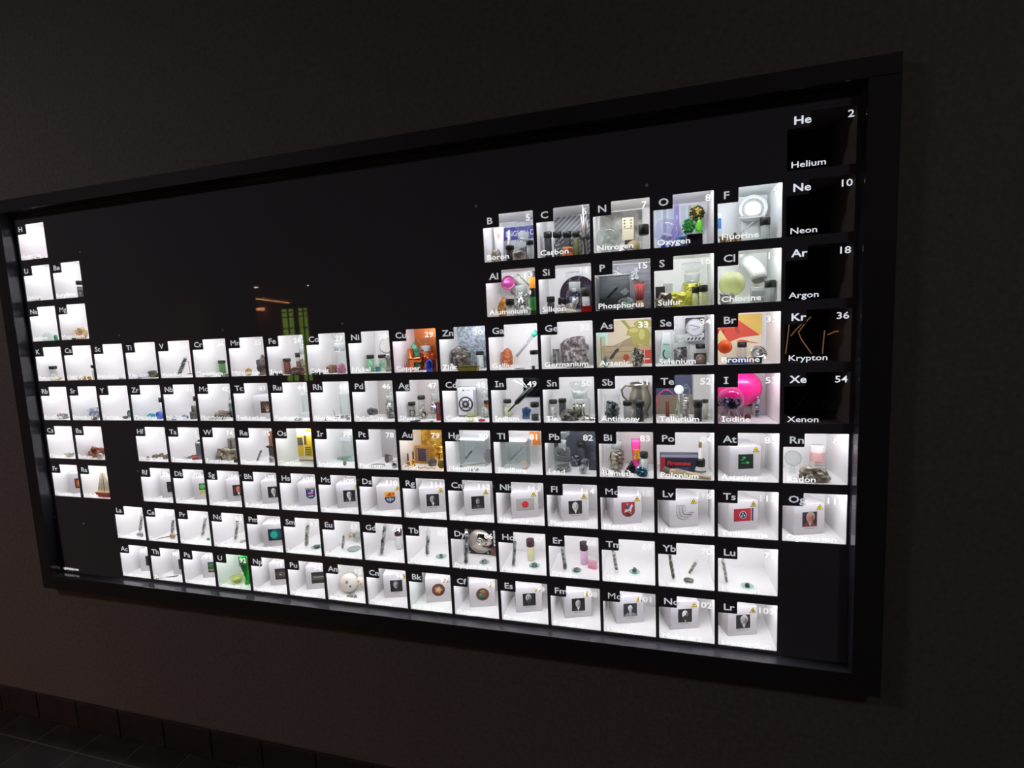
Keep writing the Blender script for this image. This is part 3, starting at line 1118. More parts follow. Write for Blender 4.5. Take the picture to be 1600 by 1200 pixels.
MB().tube([(0, 0, 0.003), (0.012, 0.001, 0.005), (0.024, 0.002, 0.003)], 0.0013, 8).obj('handle', CHROME, t)
rock('Cr', 343, 358, 583, 'flat green grey ore piece before the vial', stone('#41574a', '#7f9a86', '#cfd8cf'), d=0.014, seed=8, sub=2)
rock('Mn', 381.7, 395, 575, 'rounded tan banded pebble', stone('#a9793c', '#caa263', '#7a5526', 160), yb=586.5, seed=2, amp=0.12, deep=0.5)
rock('Mn', 398, 420, 554, 'large dark brown botryoidal rock', stone('#2f2926', '#554b46', '#8a7d74', 140), yb=586.5, seed=21, amp=0.45, fine=0.3)
vial('Fe', 442.5, 455, 560, 'brown capped vial of rust red powder', '#7c3a26', yb=579, cap='#3f2a24', fill=0.95)
jar('Fe', 464, 480, 529, 'stoppered jar of mottled brown stones', stone('#4a3a30', '#a08c78', '#d8cdbd', 240), d=0.08, fill=0.42, n=40, size=0.28)
vial('Fe', 461.5, 469.5, 551, 'slim black capped vial beside the jar', '#6b4a3c', d=0.065)
rock('Fe', 443.6, 480, 573, 'flat brown slab of iron meteorite', stone('#35231c', '#5b4033', '#7f6453'), d=0.03, seed=6, amp=0.3, deep=0.5)
for i, (a, b) in enumerate(((428, 434), (434, 439), (438, 443))):
    rock('Fe', a, b, 582.5, ('left', 'middle', 'right')[i] + ' of the tiny black ore chips', stone('#171514', '#3a3532'), d=0.02, seed=i + 30, sub=2)
jar('Co', 516.5, 543, 521, 'tall stoppered jar holding a grey metal ball', None, d=0.075, n=0)
loc, w, h = fit('Co', 526, 538, 556, d=0.075)
c = MB().ball(0.0085, (0.002, 0, 0.0095), 3).obj('metal_ball', mat('#8b8682', 0.3, 0.9), None, loc)
tag(c, 'grey metal ball inside the jar' + where('Co'), 'metal sample')
rock('Co', 508, 529, 570, 'brown and yellow crusted ore', stone('#4b3a24', '#8a6a3e', '#a4687a', 180), yb=583, seed=14)
rock('Co', 526, 542, 567, 'pink erythrite rock behind the brown ore', stone('#8e4f6c', '#c07f9d', '#7a5a60', 180), d=0.05, seed=15)
for i, (a, b) in enumerate(((487, 494), (493, 500), (500, 507))):
    rock('Co', a, b, 580, ('left', 'middle', 'right')[i] + ' of the small black nuggets', stone('#1b1a1a', '#45423f'), d=0.018, seed=i + 40, sub=2)
vial('Ni', 573, 585.5, 554.6, 'left vial of pale green crystals', '#6fa878', yb=581, fill=0.96, grain=stone('#4f9160', '#7fb98b', '#bfe0c4', 300))
vial('Ni', 591, 603.5, 554, 'right vial of green lumps', '#6fa878', yb=578, fill=0.75, grain=stone('#4f9160', '#9ccba4', '#d8ecd8', 160))
loc, w, h = fit('Ni', 586.6, 594, 570, yb=581)
t = thing('specimen_box', 'tiny clear box holding a teal block' + where('Ni'), 'box', loc)
MB().box(-w / 2, w / 2, -w / 2, w / 2, 0, h).obj('clear_box', GLASS, t)
MB().bev(-w * 0.36, w * 0.36, -w * 0.36, w * 0.36, 0.0006, h * 0.72, 0.0008).obj('block', mat('#1f7f86', 0.4), t)
q = hit(603, 540, 1, 0.105)
M = Matrix.Rotation(math.radians(80), 4, 'X')
o = MB().lathe([(0, -0.001), (0.021, -0.001), (0.022, 0), (0.021, 0.0012), (0.019, 0.0008), (0, 0.0008)], 28, 0, M).obj('metal_disc', mat('#9a9792', 0.35, 0.8), None, Vector((min(q.x, cx('Ni') + OW - 0.023), 0.108, q.z)))
tag(o, 'large round grey nickel disc leaning' + where('Ni'), 'disc')
loc, w, h = fit('Ni', 602, 611, 552, d=0.07)
t = thing('metal_spool', 'small brown grey spool under the disc' + where('Ni'), 'spool', loc)
MB().lathe([(0, 0), (0.008, 0), (0.008, 0.004), (0.005, 0.006), (0.005, h * 0.6), (0.008, h * 0.7), (0.008, h * 0.8), (0, h * 0.8)], 16).obj('core', mat('#6e655d', 0.4, 0.5), t)
MB().ball(0.0045, (0, 0, h * 0.9), 2).obj('knob', CHROME, t)

# ================================================================== rows 2 - 3, right
S = 'B'
W_ = INX1 - INX0
bp = back(S, mat('#c9c8cc', 0.5), 0.10, 1.0, 0.0, 0.98)
MB().box(0.014, INX1 - 0.001, 0.1325, 0.1338, 0.072, 0.104).obj('blue_band', mat('#3a3a96', 0.5), COMP[S])
letters('ENGLISH DESIGN', 0.0140, mat('#d6d6e6', 0.6), COMP[S], (0.019, 0.1322, 0.0805), 'band_lettering', 'LEFT', 0.010, 0.78)
loc, w, h = fit(S, 770.6, 788, 356, d=0.075)
t = thing('cream_tube', 'white upright ointment tube with red letters' + where(S), 'tube', loc)
m = MB()
V0, F0 = [], []
for k in range(9):
    zz = 0.004 + (h - 0.004) * k / 8
    rx, ry = w * 0.5 * (0.62 + 0.38 * k / 8), w * 0.42 * (1 - 0.92 * k / 8)
    for j in range(14):
        a = 6.2832 * j / 14
        V0.append((rx * math.cos(a), ry * math.sin(a), zz))
for k in range(8):
    for j in range(14):
        F0.append((k * 14 + j, k * 14 + (j + 1) % 14, (k + 1) * 14 + (j + 1) % 14, (k + 1) * 14 + j))
m.add(V0, F0, 0, True).obj('body', mat('#e6e4e6', 0.4), t)
MB().cyl(w * 0.28, 0, 0.006, 14).obj('cap', mat('#d8d8da', 0.4), t)
letters('NUR CREAM', 0.0042, mat('#4a4a50', 0.6), t, (0.0020, -w * 0.47, 0.010), 'brand_lettering', 'LEFT', 0.01, 1.0, (0, -math.pi / 2, 0))
letters('HC', 0.0065, mat('#c22a30', 0.6), t, (0.0045, -w * 0.30, h * 0.72), 'strength_lettering', 'LEFT', 0.02, 1.0, (0, -math.pi / 2, 0))
vial(S, 790, 803.7, 384, 'front vial of dark brown powder', '#2c221f', d=0.03, fill=1.0)
vial(S, 822, 834, 376, 'front vial of white powder', '#dcdcde', d=0.03, fill=1.0)
ampoule(S, (795, 356), (795, 385), 7, 'slim white sealed glass tube behind the brown vial', mat('#e8e6e4', 0.5), d=0.07, n=4)
jar(S, 804, 831, 347.5, 'stoppered jar holding dark boron lumps', stone('#202226', '#4a4d54', '#8d9096', 240), d=0.075, fill=0.42, n=16, size=0.4)
rock(S, 800, 823, 391, 'pale sandy borax rock between the vials', stone('#8f8576', '#bfb6a4', '#e3ddd0', 220), d=0.02, seed=3, amp=0.15)
rock(S, 767, 783, 389, 'small brownish layered rock before the tube', stone('#6e6054', '#a89a8a', '#d6cdc0', 220), d=0.03, seed=7, sub=2)
S = 'C'


def carbon(nt, b):
    v = coords(nt, (1, 1, 1), (0, math.radians(-48), 0))
    wv = nt.nodes.new('ShaderNodeTexWave')
    wv.inputs['Scale'].default_value = 34
    nt.links.new(v, wv.inputs['Vector'])
    nt.links.new(ramp(nt, wv.outputs['Fac'], [(0.42, '#1c1d20'), (0.62, '#7d8086')]), b.inputs['Base Color'])


back(S, textured('carbon_fibre', carbon, 0.3), 0.17, 1.0, 0.0, 0.99)
for i, (a, b) in enumerate(((849.5, 862.5), (864, 878), (879.5, 893), (894.5, 906))):
    vial(S, a, b, 362.5 - 0.3 * i, ('leftmost', 'second', 'third', 'fourth')[i] + ' black capped vial in the row of carbon samples',
         ('#232326', '#1e1e20', '#2b2b2e', '#6e6636')[i], d=0.05, fill=(0.95, 0.7, 0.9, 0.9)[i], capf=0.19, grain=stone('#141415', '#4a4a4c', '#b6b4b0', 500) if i == 1 else None)
rock(S, 877, 896.5, 385, 'rusty orange mineral chunk before the vials', stone('#9c4a1e', '#cf7030', '#e8a060', 200), d=0.022, seed=5, amp=0.2)
loc, w, h = fit(S, 906, 921, 367, d=0.045)
t = thing('pencil_jar', 'small jar with a dark collar holding pencils' + where(S), 'jar', loc)
MB().lathe([(0, 0), (w * 0.48, 0), (w * 0.48, h * 0.72), (w * 0.4, h * 0.8)], 16).obj('glass_body', glass('#e8eae8'), t)
MB().lathe([(w * 0.5, h * 0.80), (w * 0.5, h * 1.0), (w * 0.42, h * 1.0), (w * 0.42, h * 0.8)], 16).obj('collar', BLACKCAP, t)
for k in range(7):
    a = k * 0.9
    p0 = Vector((w * 0.3 * math.cos(a + 2.4), w * 0.3 * math.sin(a + 2.4), 0.001))
    p1 = Vector((w * 0.38 * math.cos(a), w * 0.38 * math.sin(a), h * (1.65 + 0.3 * (k % 3))))
    o = MB().tube([p0, p0.lerp(p1, 0.85), p1], [0.0016, 0.0016, 0.0002], 6).obj('pencil', mat(('#d8d8d6', '#b0aeac', '#ececea', '#6e6c6a', '#d0b0a8', '#c9c9c9', '#55524f')[k], 0.5), t)
S = 'N'


def cloudy(nt, b):
    v = coords(nt)
    n = nt.nodes.new('ShaderNodeTexNoise')
    n.inputs['Scale'].default_value = 26
    n.inputs['Detail'].default_value = 5
    nt.links.new(v, n.inputs['Vector'])
    nt.links.new(ramp(nt, n.outputs['Fac'], [(0.36, '#6e6c64'), (0.5, '#a3a29a'), (0.62, '#dcdcd6')]), b.inputs['Base Color'])


back(S, textured('cloud_print', cloudy, 0.6), 0.06, 0.86, 0.0, 0.97)


def globe(S, xl, xr, yt, desc, d, tint, inner=None, yb=None):
    loc, w, h = fit(S, xl, xr, yt, d, yb)
    r = min(w / 2, h / 2)
    t = thing('glass_globe', desc + where(S), 'glass globe', loc)
    r = w / 2
    zc = h - r
    if zc < r * 0.9:
        zc = r * 0.98
    MB().lathe([(r * math.sin(math.pi * k / 14), zc - r * math.cos(math.pi * k / 14)) for k in range(15)], 24).obj('globe', tint, t)
    MB().lathe([(r * 0.35, 0), (r * 0.4, 0.002), (r * 0.25, max(0.003, zc - r * 0.97)), (0, max(0.004, zc - r * 0.95))], 16).obj('foot', GLASS, t)
    if inner:
        inner(t, r, zc)
    return t, r, zc


globe(S, 931, 971, 352, 'big clear glass globe', 0.05, glass('#f2f7f6', 1.0), lambda t, r, z: MB().tube([(-r * 0.5, 0, z - r * 0.6), (r * 0.1, 0, z + r * 0.1)], r * 0.09, 8).obj('inner_tube', GLASS, t))
loc, w, h = fit(S, 972, 990, 339.5, d=0.09)
hh = hit(981, 339.5, 1, 0.09).z - hit(981, 375, 1, 0.09).z
t = thing('domino', 'ivory domino with six black pips above the line' + where(S), 'domino', loc)
MB().bev(-w / 2, w / 2, 0, 0.006, h - hh, h, 0.0012).obj('tile_body', mat('#d9cfae', 0.4), t)
MB().box(-w * 0.3, w * 0.3, 0.001, 0.005, 0, h - hh).obj('stand', mat('#2b2926', 0.5), t)
for i in (-1, 1):
    for k in range(3):
        MB().lathe([(0.0018, 0.0), (0.0016, 0.0004), (0, 0.0004)], 10, 0, Matrix.Translation((i * w * 0.28, 0.0, h - hh * (0.13 + 0.135 * k))) @ Matrix.Rotation(math.pi / 2, 4, 'X')).obj('pip', mat('#1a1918', 0.5), t)
MB().box(-w * 0.4, w * 0.4, -0.0004, 0.0, h - hh * 0.50, h - hh * 0.48).obj('dividing_line', mat('#2a2826', 0.5), t)
vial(S, 997.5, 1014, 351, 'clear vial with black cap and an amber strip', '#b07a3a', d=0.035, fill=0.0, capf=0.36)
loc, w, h = fit(S, 979, 1000, 374, d=0.045)
single(S, MB().lathe([(0, -0.0015), (w * 0.5, -0.0015), (w * 0.5, 0.0015), (0, 0.0015)], 24, 0, Matrix.Translation((0, 0, w * 0.5)) @ Matrix.Rotation(math.radians(78), 4, 'X')), mat('#c9b37e', 0.5), 'wooden_disc', 'tan round disc standing on edge', 'disc', loc)
rock(S, 970, 990, 385, 'small dark grey rubble heap', stone('#4a4a48', '#8a8a86', '#d0d0cc', 250), d=0.02, seed=9, sub=2)
S = 'O'


def planks(nt, b):
    v = coords(nt, (1, 1, 1), (0, 0, 0))
    wv = nt.nodes.new('ShaderNodeTexWave')
    wv.inputs['Scale'].default_value = 11
    nt.links.new(v, wv.inputs['Vector'])
    nt.links.new(ramp(nt, wv.outputs['Fac'], [(0.1, '#a9b4bb'), (0.3, '#dfe6ea'), (0.8, '#c9d2da')]), b.inputs['Base Color'])


back(S, textured('pale_blue_sheet', planks, 0.5), 0.0, 0.9, 0.0, 0.95)
globe(S, 1021, 1060, 342, 'glass globe with violet crystals at its bottom', 0.045, glass('#f0f0fa', 1.0), lambda t, r, z: MB().lump(r * 0.5, r * 0.4, r * 0.3, (0, 0, z - r * 0.5), 4, 0.4, 2).obj('violet_crystals', stone('#8a7fb8', '#c3bbdf', '#e6e2f2', 300), t))
loc, w, h = fit(S, 1051, 1063, 314, d=0.11)
t = thing('violet_bottle', 'tall violet bottle with slim neck at the back' + where(S), 'bottle', loc)
MB().lathe([(0, 0), (w * 0.8, 0), (w * 0.85, 0.003), (w * 0.85, h * 0.38), (w * 0.36, h * 0.58), (w * 0.32, h * 0.97), (w * 0.4, h)], 16).obj('glass_body', glass('#d6cdf0', 1.0, 0.2), t)
LEAF = {}


def tree(S, xl, xr, yt, yb, d, desc, cols, n, coneish):
    zf = cfloor(S)
    a, b = hit(xl, (yt + yb) / 2, 1, d), hit(xr, (yt + yb) / 2, 1, d)
    w = b.x - a.x
    zb, zt = hit((xl + xr) / 2, yb, 1, d).z, hit((xl + xr) / 2, yt, 1, d).z
    t = thing('miniature_tree', desc + where(S), 'miniature tree', (0.5 * (a.x + b.x), d, zf), 0, 'miniature trees')
    H = zt - zb
    rnd = random.Random(n + int(xl))
    m = MB()
    for i in range(n):
        k = rnd.random()
        rr = (w / 2 * (1 - k) if coneish else w / 2 * math.sqrt(max(0.05, 1 - (2 * k - 1) ** 2)))
        q = rnd.uniform(0, 6.28)
        e = rr * math.sqrt(rnd.uniform(0.3, 1))
        m.lump(w * 0.085, w * 0.085, w * 0.07, (e * math.cos(q), e * math.sin(q) * 0.7, zb - zf + H * k), i, 0.4, 1, i % len(cols))
    m.lump(w * 0.36, w * 0.28, H * 0.42, (0, 0, zb - zf + H * 0.46), 3, 0.2, 2, 0)
    c = m.obj('foliage', [mat(k, 0.7) for k in cols], t)
    c['kind'] = 'stuff'
    MB().tube([(0, 0, 0), (0, 0, zb - zf + H * 0.3)], w * 0.06, 6).obj('trunk', mat('#4a3622', 0.7), t)


tree(S, 1065, 1085.5, 342.5, 366, 0.075, 'rounded dark green tree', ('#0f6a22', '#2f9a3a', '#0a4a18'), 130, False)
tree(S, 1076, 1101, 322.5, 344, 0.10, 'tall olive tree with yellow fruits behind', ('#2b2a0c', '#c9b048', '#4a4a14', '#3a380f'), 150, False)
tree(S, 1085, 1099.5, 340, 364, 0.06, 'small bright green fir', ('#5fc024', '#8fe03e', '#3f9a18'), 110, True)
loc, w, h = fit(S, 1072, 1098, 365.5, d=0.035)
t = thing('dark_cup', 'dark square cup on a white rim' + where(S), 'cup', loc)
MB().bev(-w * 0.46, w * 0.46, -w * 0.4, w * 0.4, 0, h * 0.93, 0.002).obj('body', mat('#231f2b', 0.35), t)
MB().bev(-w * 0.52, w * 0.55, -w * 0.46, w * 0.46, h * 0.93, h, 0.001).obj('rim', mat('#d8dbe4', 0.4), t)
vial(S, 1058.5, 1072.5, 368.5, 'round blue glass jar', '#2f8cc4', d=0.03, cap='#6aa8d0', body=glass('#a8d4ee', 1.0, 0.3), fill=0.9)
rock(S, 1032, 1042, 379, 'small royal blue crystal lump', stone('#1a2f9a', '#3a5fd0', '#c9d0f0', 250), d=0.022, seed=2, sub=2)
rock(S, 1045, 1056, 381, 'small dark violet crystal lump', stone('#2a1f5a', '#5a4f9a', '#c9c0e0', 250), d=0.022, seed=3, sub=2)
S = 'F'
loc, w, h = fit(S, 1152, 1199, 299.5, d=0.112)
t = thing('white_plate', 'round white plate with grooved rim standing upright' + where(S), 'plate', loc)
rp = w * 0.5
M = Matrix.Translation((0, 0, h - rp)) @ Matrix.Rotation(math.radians(84), 4, 'X')
MB().lathe([(0, -0.002), (rp * 0.7, -0.002), (rp, 0.002), (rp, 0.0032), (rp * 0.78, 0.0015), (rp * 0.74, 0.0), (rp * 0.7, 0.0015), (rp * 0.66, 0.0), (rp * 0.62, 0.0014), (rp * 0.45, 0.0006), (0, 0.0006)], 36, 0, M).obj('disc', mat('#dadcd9', 0.3), t)
for k in (0.70, 0.62):
    MB().tube([M @ Vector((rp * k * math.cos(6.2832 * i / 36), rp * k * math.sin(6.2832 * i / 36), 0.0016)) for i in range(36)], 0.0005, 5, 0, True).obj('groove_ring', mat('#7f8684', 0.5), t)
MB().box(-0.012, 0.012, -0.006, 0.006, 0, max(0.004, h - 2 * rp + 0.002)).obj('stand', mat('#d0d2d0', 0.4), t)
loc, w, h = fit(S, 1153, 1192, 331, d=0.075)
t = thing('white_pan', 'shallow white pan tipped on a white box' + where(S), 'pan', loc)
M = Matrix.Translation((0, 0, h * 0.82)) @ Matrix.Rotation(math.radians(16), 4, 'X')
MB().lathe([(0, -0.006), (w * 0.36, -0.006), (w * 0.5, 0.002), (w * 0.5, 0.003), (w * 0.36, -0.0045), (0, -0.0045)], 28, 0, M).obj('bowl', mat('#d8dad6', 0.3), t)
MB().bev(-w * 0.42, w * 0.3, -0.012, 0.012, 0, h * 0.82 - 0.008, 0.001).obj('box', mat('#cfd3d0', 0.5), t)
vial(S, 1187, 1204, 340, 'vial with black cap and grey body', '#b9bcba', d=0.05, capf=0.30, fill=1.0)
rock(S, 1122.5, 1142, 367, 'left brown fluorite crystal cluster', stone('#5a3f1c', '#a8823c', '#e6d4a0', 300), d=0.02, seed=3, amp=0.5, fine=0.3)
rock(S, 1142, 1159, 363.5, 'right brown fluorite crystal cluster', stone('#3f2c18', '#8a6a3a', '#d8c8a8', 300), d=0.025, seed=4, amp=0.5, fine=0.3)
a, b = segment(S, (1177, 347), (1157.5, 364), 0.03)
single(S, MB().tube([(0, 0, 0), b - a], 0.0012, 8), mat('#e6e8e6', 0.4), 'plastic_stick', 'thin white plastic stick leaning', 'stick', a)
loc, w, h = fit(S, 1120.5, 1127, 334, d=0.07)
t = thing('paste_tube', 'white and blue toothpaste tube at the left wall' + where(S), 'tube', loc)
MB().bev(-w * 0.5, w * 0.5, -0.006, 0.006, 0.003, h, 0.002).obj('body', mat('#dfe6ea', 0.4), t)
MB().cyl(w * 0.4, 0, 0.004, 10).obj('cap', mat('#3a6fa8', 0.4), t)
MB().box(-w * 0.4, w * 0.4, -0.0066, -0.006, h * 0.55, h * 0.85).obj('blue_print', mat('#3f7fc0', 0.5), t)
S = 'Al'


def tread(nt, b):
    v = coords(nt, (1, 1, 1), (0, math.radians(45), 0))
    wv = nt.nodes.new('ShaderNodeTexWave')
    wv.inputs['Scale'].default_value = 14
    nt.links.new(v, wv.inputs['Vector'])
    nt.links.new(ramp(nt, wv.outputs['Fac'], [(0.03, '#6f6c64'), (0.16, '#c3c0b6'), (0.9, '#d6d3ca')]), b.inputs['Base Color'])


back(S, textured('brushed_aluminium', tread, 0.35, 0.2), 0.22, 1.0, 0.0, 0.95)
q = hit(793, 441.5, 1, 0.10)
o = MB().lathe([(0, -0.008), (0.012, -0.007), (0.0185, 0.0), (0.0185, 0.0015), (0.012, -0.005), (0, -0.006)], 24, 0, Matrix.Rotation(math.radians(75), 4, 'X') @ Matrix.Rotation(math.radians(0), 4, 'Z')).obj('pink_bowl', mat('#c9589c', 0.25, 0.6), None, (q.x, 0.105, q.z))
tag(o, 'shiny pink anodised bowl on the back sheet' + where(S), 'bowl')
jar(S, 801, 827, 431.5, 'stoppered jar full of silver pellets', mat('#cfcfcc', 0.2, 0.9), d=0.07, fill=0.58, n=90, size=0.19)
rock(S, 775.6, 797, 463.5, 'dark amber crystal rock', stone('#5a3a18', '#a86a24', '#e0a850', 160), d=0.06, seed=6, amp=0.3)
vial(S, 790, 804, 467, 'front vial of white powder with black cap', '#e2e2de', d=0.028, fill=1.0, capf=0.36)
loc, w, h = fit(S, 827.5, 838, 424, d=0.045)
t = thing('drink_can', 'slim black green and orange drink can at the right' + where(S), 'can', loc)
r = 0.0095
MB().lathe([(0, 0), (r * 0.8, 0), (r, 0.003), (r, h * 0.93), (r * 0.8, h * 0.98), (r * 0.78, h), (r * 0.7, h * 0.985), (0, h * 0.985)], 20).obj('can_body', mat('#262422', 0.3), t)
for z0, z1, c in ((0.12, 0.42, '#2f8a3a'), (0.62, 0.86, '#d8862a')):
    MB().lathe([(r * 1.01, h * z0), (r * 1.01, h * z1)], 20).obj('colour_band', mat(c, 0.35), t)
MB().lathe([(0, -0.0002), (0.0055, -0.0002)], 14, 0, Matrix.Translation((-r * 0.72, -r * 0.74, h * 0.53)) @ Matrix.Rotation(math.radians(45), 4, 'Z') @ Matrix.Rotation(math.pi / 2, 4, 'Y')).obj('white_badge', mat('#dcdcd8', 0.4), t)
rock(S, 812, 831, 476.5, 'pale clear crystal lump at the front', stone('#9aa096', '#c9cec6', '#eef0ec', 260), d=0.02, seed=11, sub=3, fine=0.3)
S = 'Si'
q = hit(893, 452, 1, 0.125)


def wafer(nt, b):
    v = coords(nt)
    ck = nt.nodes.new('ShaderNodeTexBrick')
    ck.offset = 0
    ck.inputs['Scale'].default_value = 1
    ck.inputs['Brick Width'].default_value = 0.0042
    ck.inputs['Row Height'].default_value = 0.0042
    ck.inputs['Mortar Size'].default_value = 0.0004
    sp = nt.nodes.new('ShaderNodeSeparateXYZ')
    cb = nt.nodes.new('ShaderNodeCombineXYZ')
    nt.links.new(v, sp.inputs[0])
    nt.links.new(sp.outputs['X'], cb.inputs['X'])
    nt.links.new(sp.outputs['Z'], cb.inputs['Y'])
    nt.links.new(cb.outputs[0], ck.inputs['Vector'])
    ck.inputs['Color1'].default_value = lin('#3f3046')
    ck.inputs['Color2'].default_value = lin('#4c3a50')
    ck.inputs['Mortar'].default_value = lin('#1b1620')
    nt.links.new(ck.outputs['Color'], b.inputs['Base Color'])


rw = 0.046
o = MB().lathe([(0, -0.0006), (rw, -0.0006), (rw, 0.0006), (0, 0.0006)], 40, 0, Matrix.Rotation(math.pi / 2, 4, 'X')).obj('silicon_wafer', textured('silicon_wafer', wafer, 0.2, 0.3), None, (cx(S) + OW - rw - 0.002, 0.128, cfloor(S) + 0.052))
tag(o, 'large dark purple silicon wafer standing at the back' + where(S), 'wafer')
jar(S, 884, 911, 425, 'stoppered jar holding dark silicon shards', stone('#23232e', '#4e5060', '#b0b4c4', 220, 0.25, 0.5), d=0.075, fill=0.5, n=14, size=0.45)
vial(S, 854, 867, 463.5, 'left vial of black granules', '#232226', d=0.04, fill=0.95, capf=0.3)
vial(S, 908, 922.5, 449, 'right vial of white powder', '#d6d4d6', d=0.05, fill=1.0, capf=0.34)
vial(S, 872, 885, 465, 'small black capped vial behind the quartz', '#2a282c', d=0.065, capf=0.4)
loc, w, h = fit(S, 866, 906, 464, d=0.03)
m = MB()
rnd = random.Random(5)
m.lump(w * 0.42, w * 0.3, h * 0.2, (-0.002, 0, h * 0.14), 3, 0.4, 2)
for k in range(13):
    a = rnd.uniform(-1.2, 0.5)
    m.spike((rnd.uniform(-w * 0.3, w * 0.2), rnd.uniform(-0.006, 0.006), h * 0.1), (rnd.uniform(-w * 0.45, w * 0.15), rnd.uniform(-0.01, 0.006), h * rnd.uniform(0.4, 0.7)), 0.0028, 6)
m.spike((w * 0.15, 0, h * 0.05), (w * 0.44, -0.004, h * 0.98), 0.006, 6)
single(S, m, stone('#9a8f7c', '#cfc7b8', '#f0ebe2', 140, 0.25), 'quartz_cluster', 'pale quartz cluster with one big pointed crystal', 'mineral', loc)
loc, w, h = fit(S, 909, 926, 478, d=0.02)
t = thing('sealant_box', 'small red and white box at the front right' + where(S), 'box', loc)
MB().bev(-w * 0.5, w * 0.5, -0.007, 0.007, 0, h, 0.0008).obj('box_body', mat('#c31f26', 0.4), t)
MB().bev(-w * 0.95, -w * 0.52, -0.006, 0.006, 0, h * 0.55, 0.0008).obj('white_end', mat('#d8d6d6', 0.4), t)
S = 'P'


def brushed(nt, b):
    v = coords(nt, (3, 3, 40))
    n = nt.nodes.new('ShaderNodeTexNoise')
    n.inputs['Scale'].default_value = 6
    nt.links.new(v, n.inputs['Vector'])
    nt.links.new(ramp(nt, n.outputs['Fac'], [(0.3, '#6c6c70'), (0.7, '#8e8e92')]), b.inputs['Base Color'])


back(S, textured('grey_brushed_sheet', brushed, 0.4, 0.3), 0.0, 1.0, 0.0, 0.98)
MB().box(INX0 + 0.0003, INX0 + 0.002, 0.02, 0.13, INZ0 + 0.0005, OH * 0.74).obj('side_lining', mat('#8a8a8e', 0.4), COMP[S])
loc, w, h = fit(S, 937, 984, 431, d=0.05)
t = thing('glass_case', 'clear glass case with a bright top edge' + where(S), 'glass case', loc)
m = MB()
m.box(-w / 2, w / 2, -0.012, -0.0112, 0, h)
m.box(-w / 2, w / 2, 0.0112, 0.012, 0, h)
m.box(-w / 2, -w / 2 + 0.0012, -0.012, 0.012, 0, h)
m.box(w / 2 - 0.0012, w / 2, -0.012, 0.012, 0, h)
m.obj('pane_box', glass('#f0f2f1', 0.8), t)
MB().box(-w / 2, w / 2, -0.012, 0.012, h, h + 0.0014).obj('top_edge', mat('#b9bbbb', 0.3), t)
ampoule(S, (968, 445), (949, 466), 6, 'slanting glass tube of black powder inside the case', mat('#232325', 0.5), d=0.05, fill=(0.05, 0.75), n=7)
rock(S, 966, 991.5, 464.5, 'green grey apatite rock', stone('#2f3f36', '#5f756a', '#b9c8be', 200), d=0.025, seed=12, amp=0.3)
for i, (xa, xb, ya, yb_) in enumerate(((957, 975, 416, 431), (984, 1000, 417, 431), (983, 999, 428, 438), (968, 984, 449, 463))):
    q = hit((xa + xb) / 2, (ya + yb_) / 2, 1, 0.115)
    m = MB()
    rnd = random.Random(i)
    rr = (hit(xb, ya, 1, 0.115).x - hit(xa, ya, 1, 0.115).x) / 2
    for k in range(16):
        a, e = rnd.uniform(0, 6.28), rnd.uniform(0.55, 1)
        m.spike((0, 0.004, 0), (rr * e * math.cos(a), -0.006 * rnd.random(), rr * 0.85 * e * math.sin(a)), 0.0016, 5)
    o = m.obj('white_crystal_spray', mat('#eceef0', 0.35), None, (q.x, 0.122, q.z))
    tag(o, ('upper left', 'upper right', 'lower right', 'lowest')[i] + ' white crystal spray on the grey sheet' + where(S), 'mineral', 'white crystal sprays')
loc, w, h = fit(S, 991, 1007.5, 440.5, d=0.045)
for k in range(6):
    xo = (k - 2.5) * w * 0.16
    t = thing('matchstick', ('leftmost', 'second', 'third', 'fourth', 'fifth', 'rightmost')[k] + ' red coated matchstick of the standing bundle' + where(S), 'match', loc + Vector((xo * 0.45, 0.002 * (k % 2), 0)), 0, 'matchsticks in the bundle')
    top = Vector((xo * 0.75, 0, h * (0.97 + 0.02 * (k % 3))))
    MB().tube([(0, 0, 0), top * 0.36], 0.0010, 6).obj('stick', mat('#d0a878', 0.6), t)
    MB().tube([top * 0.36, top * 0.96], 0.0014, 6).obj('red_coat', mat('#b8382c', 0.6), t)
    MB().tube([top * 0.96, top], [0.0018, 0.0012], 6).obj('head', mat('#6a2420', 0.7), t)
loc, w, h = fit(S, 992, 1009, 474, d=0.03)
single(S, MB().bev(-w * 0.5, w * 0.5, -0.005, 0.005, 0, 0.006, 0.001), mat('#4a3a36', 0.6), 'match_base', 'low dark block in front of the matches', 'block', loc)
S = 'S'
jar(S, 1064, 1099, 411, 'stoppered jar full of yellow sulfur granules', stone('#b8b02c', '#dcd648', '#f0ec90', 400), d=0.075, fill=0.56, n=120, size=0.16)
rock(S, 1042.5, 1073, 455, 'bright yellow sulfur rock', stone('#a8a420', '#cfcb38', '#e8e680', 150), d=0.035, seed=7, amp=0.3)
rock(S, 1023.5, 1051, 457, 'grey brown pyrite chunk at the front', stone('#35302a', '#7a7062', '#d0c8b8', 220, 0.35, 0.3), d=0.022, seed=8, amp=0.4, fine=0.3)
vial(S, 1081, 1092, 448, 'left of the two vials of pale yellow powder', '#d0d298', d=0.05, fill=1.0, capf=0.3)
vial(S, 1091.5, 1106, 445.5, 'right of the two vials of pale yellow powder', '#d6d8a4', d=0.042, fill=1.0, capf=0.3)
loc, w, h = fit(S, 1024, 1039, 448, d=0.055)
single(S, MB().bev(-w * 0.5, w * 0.5, -0.007, 0.007, 0, h, 0.001), mat('#2f2c2b', 0.5), 'rubber_block', 'black square rubber block', 'block', loc)
loc, w, h = fit(S, 1036, 1051, 443, d=0.09)
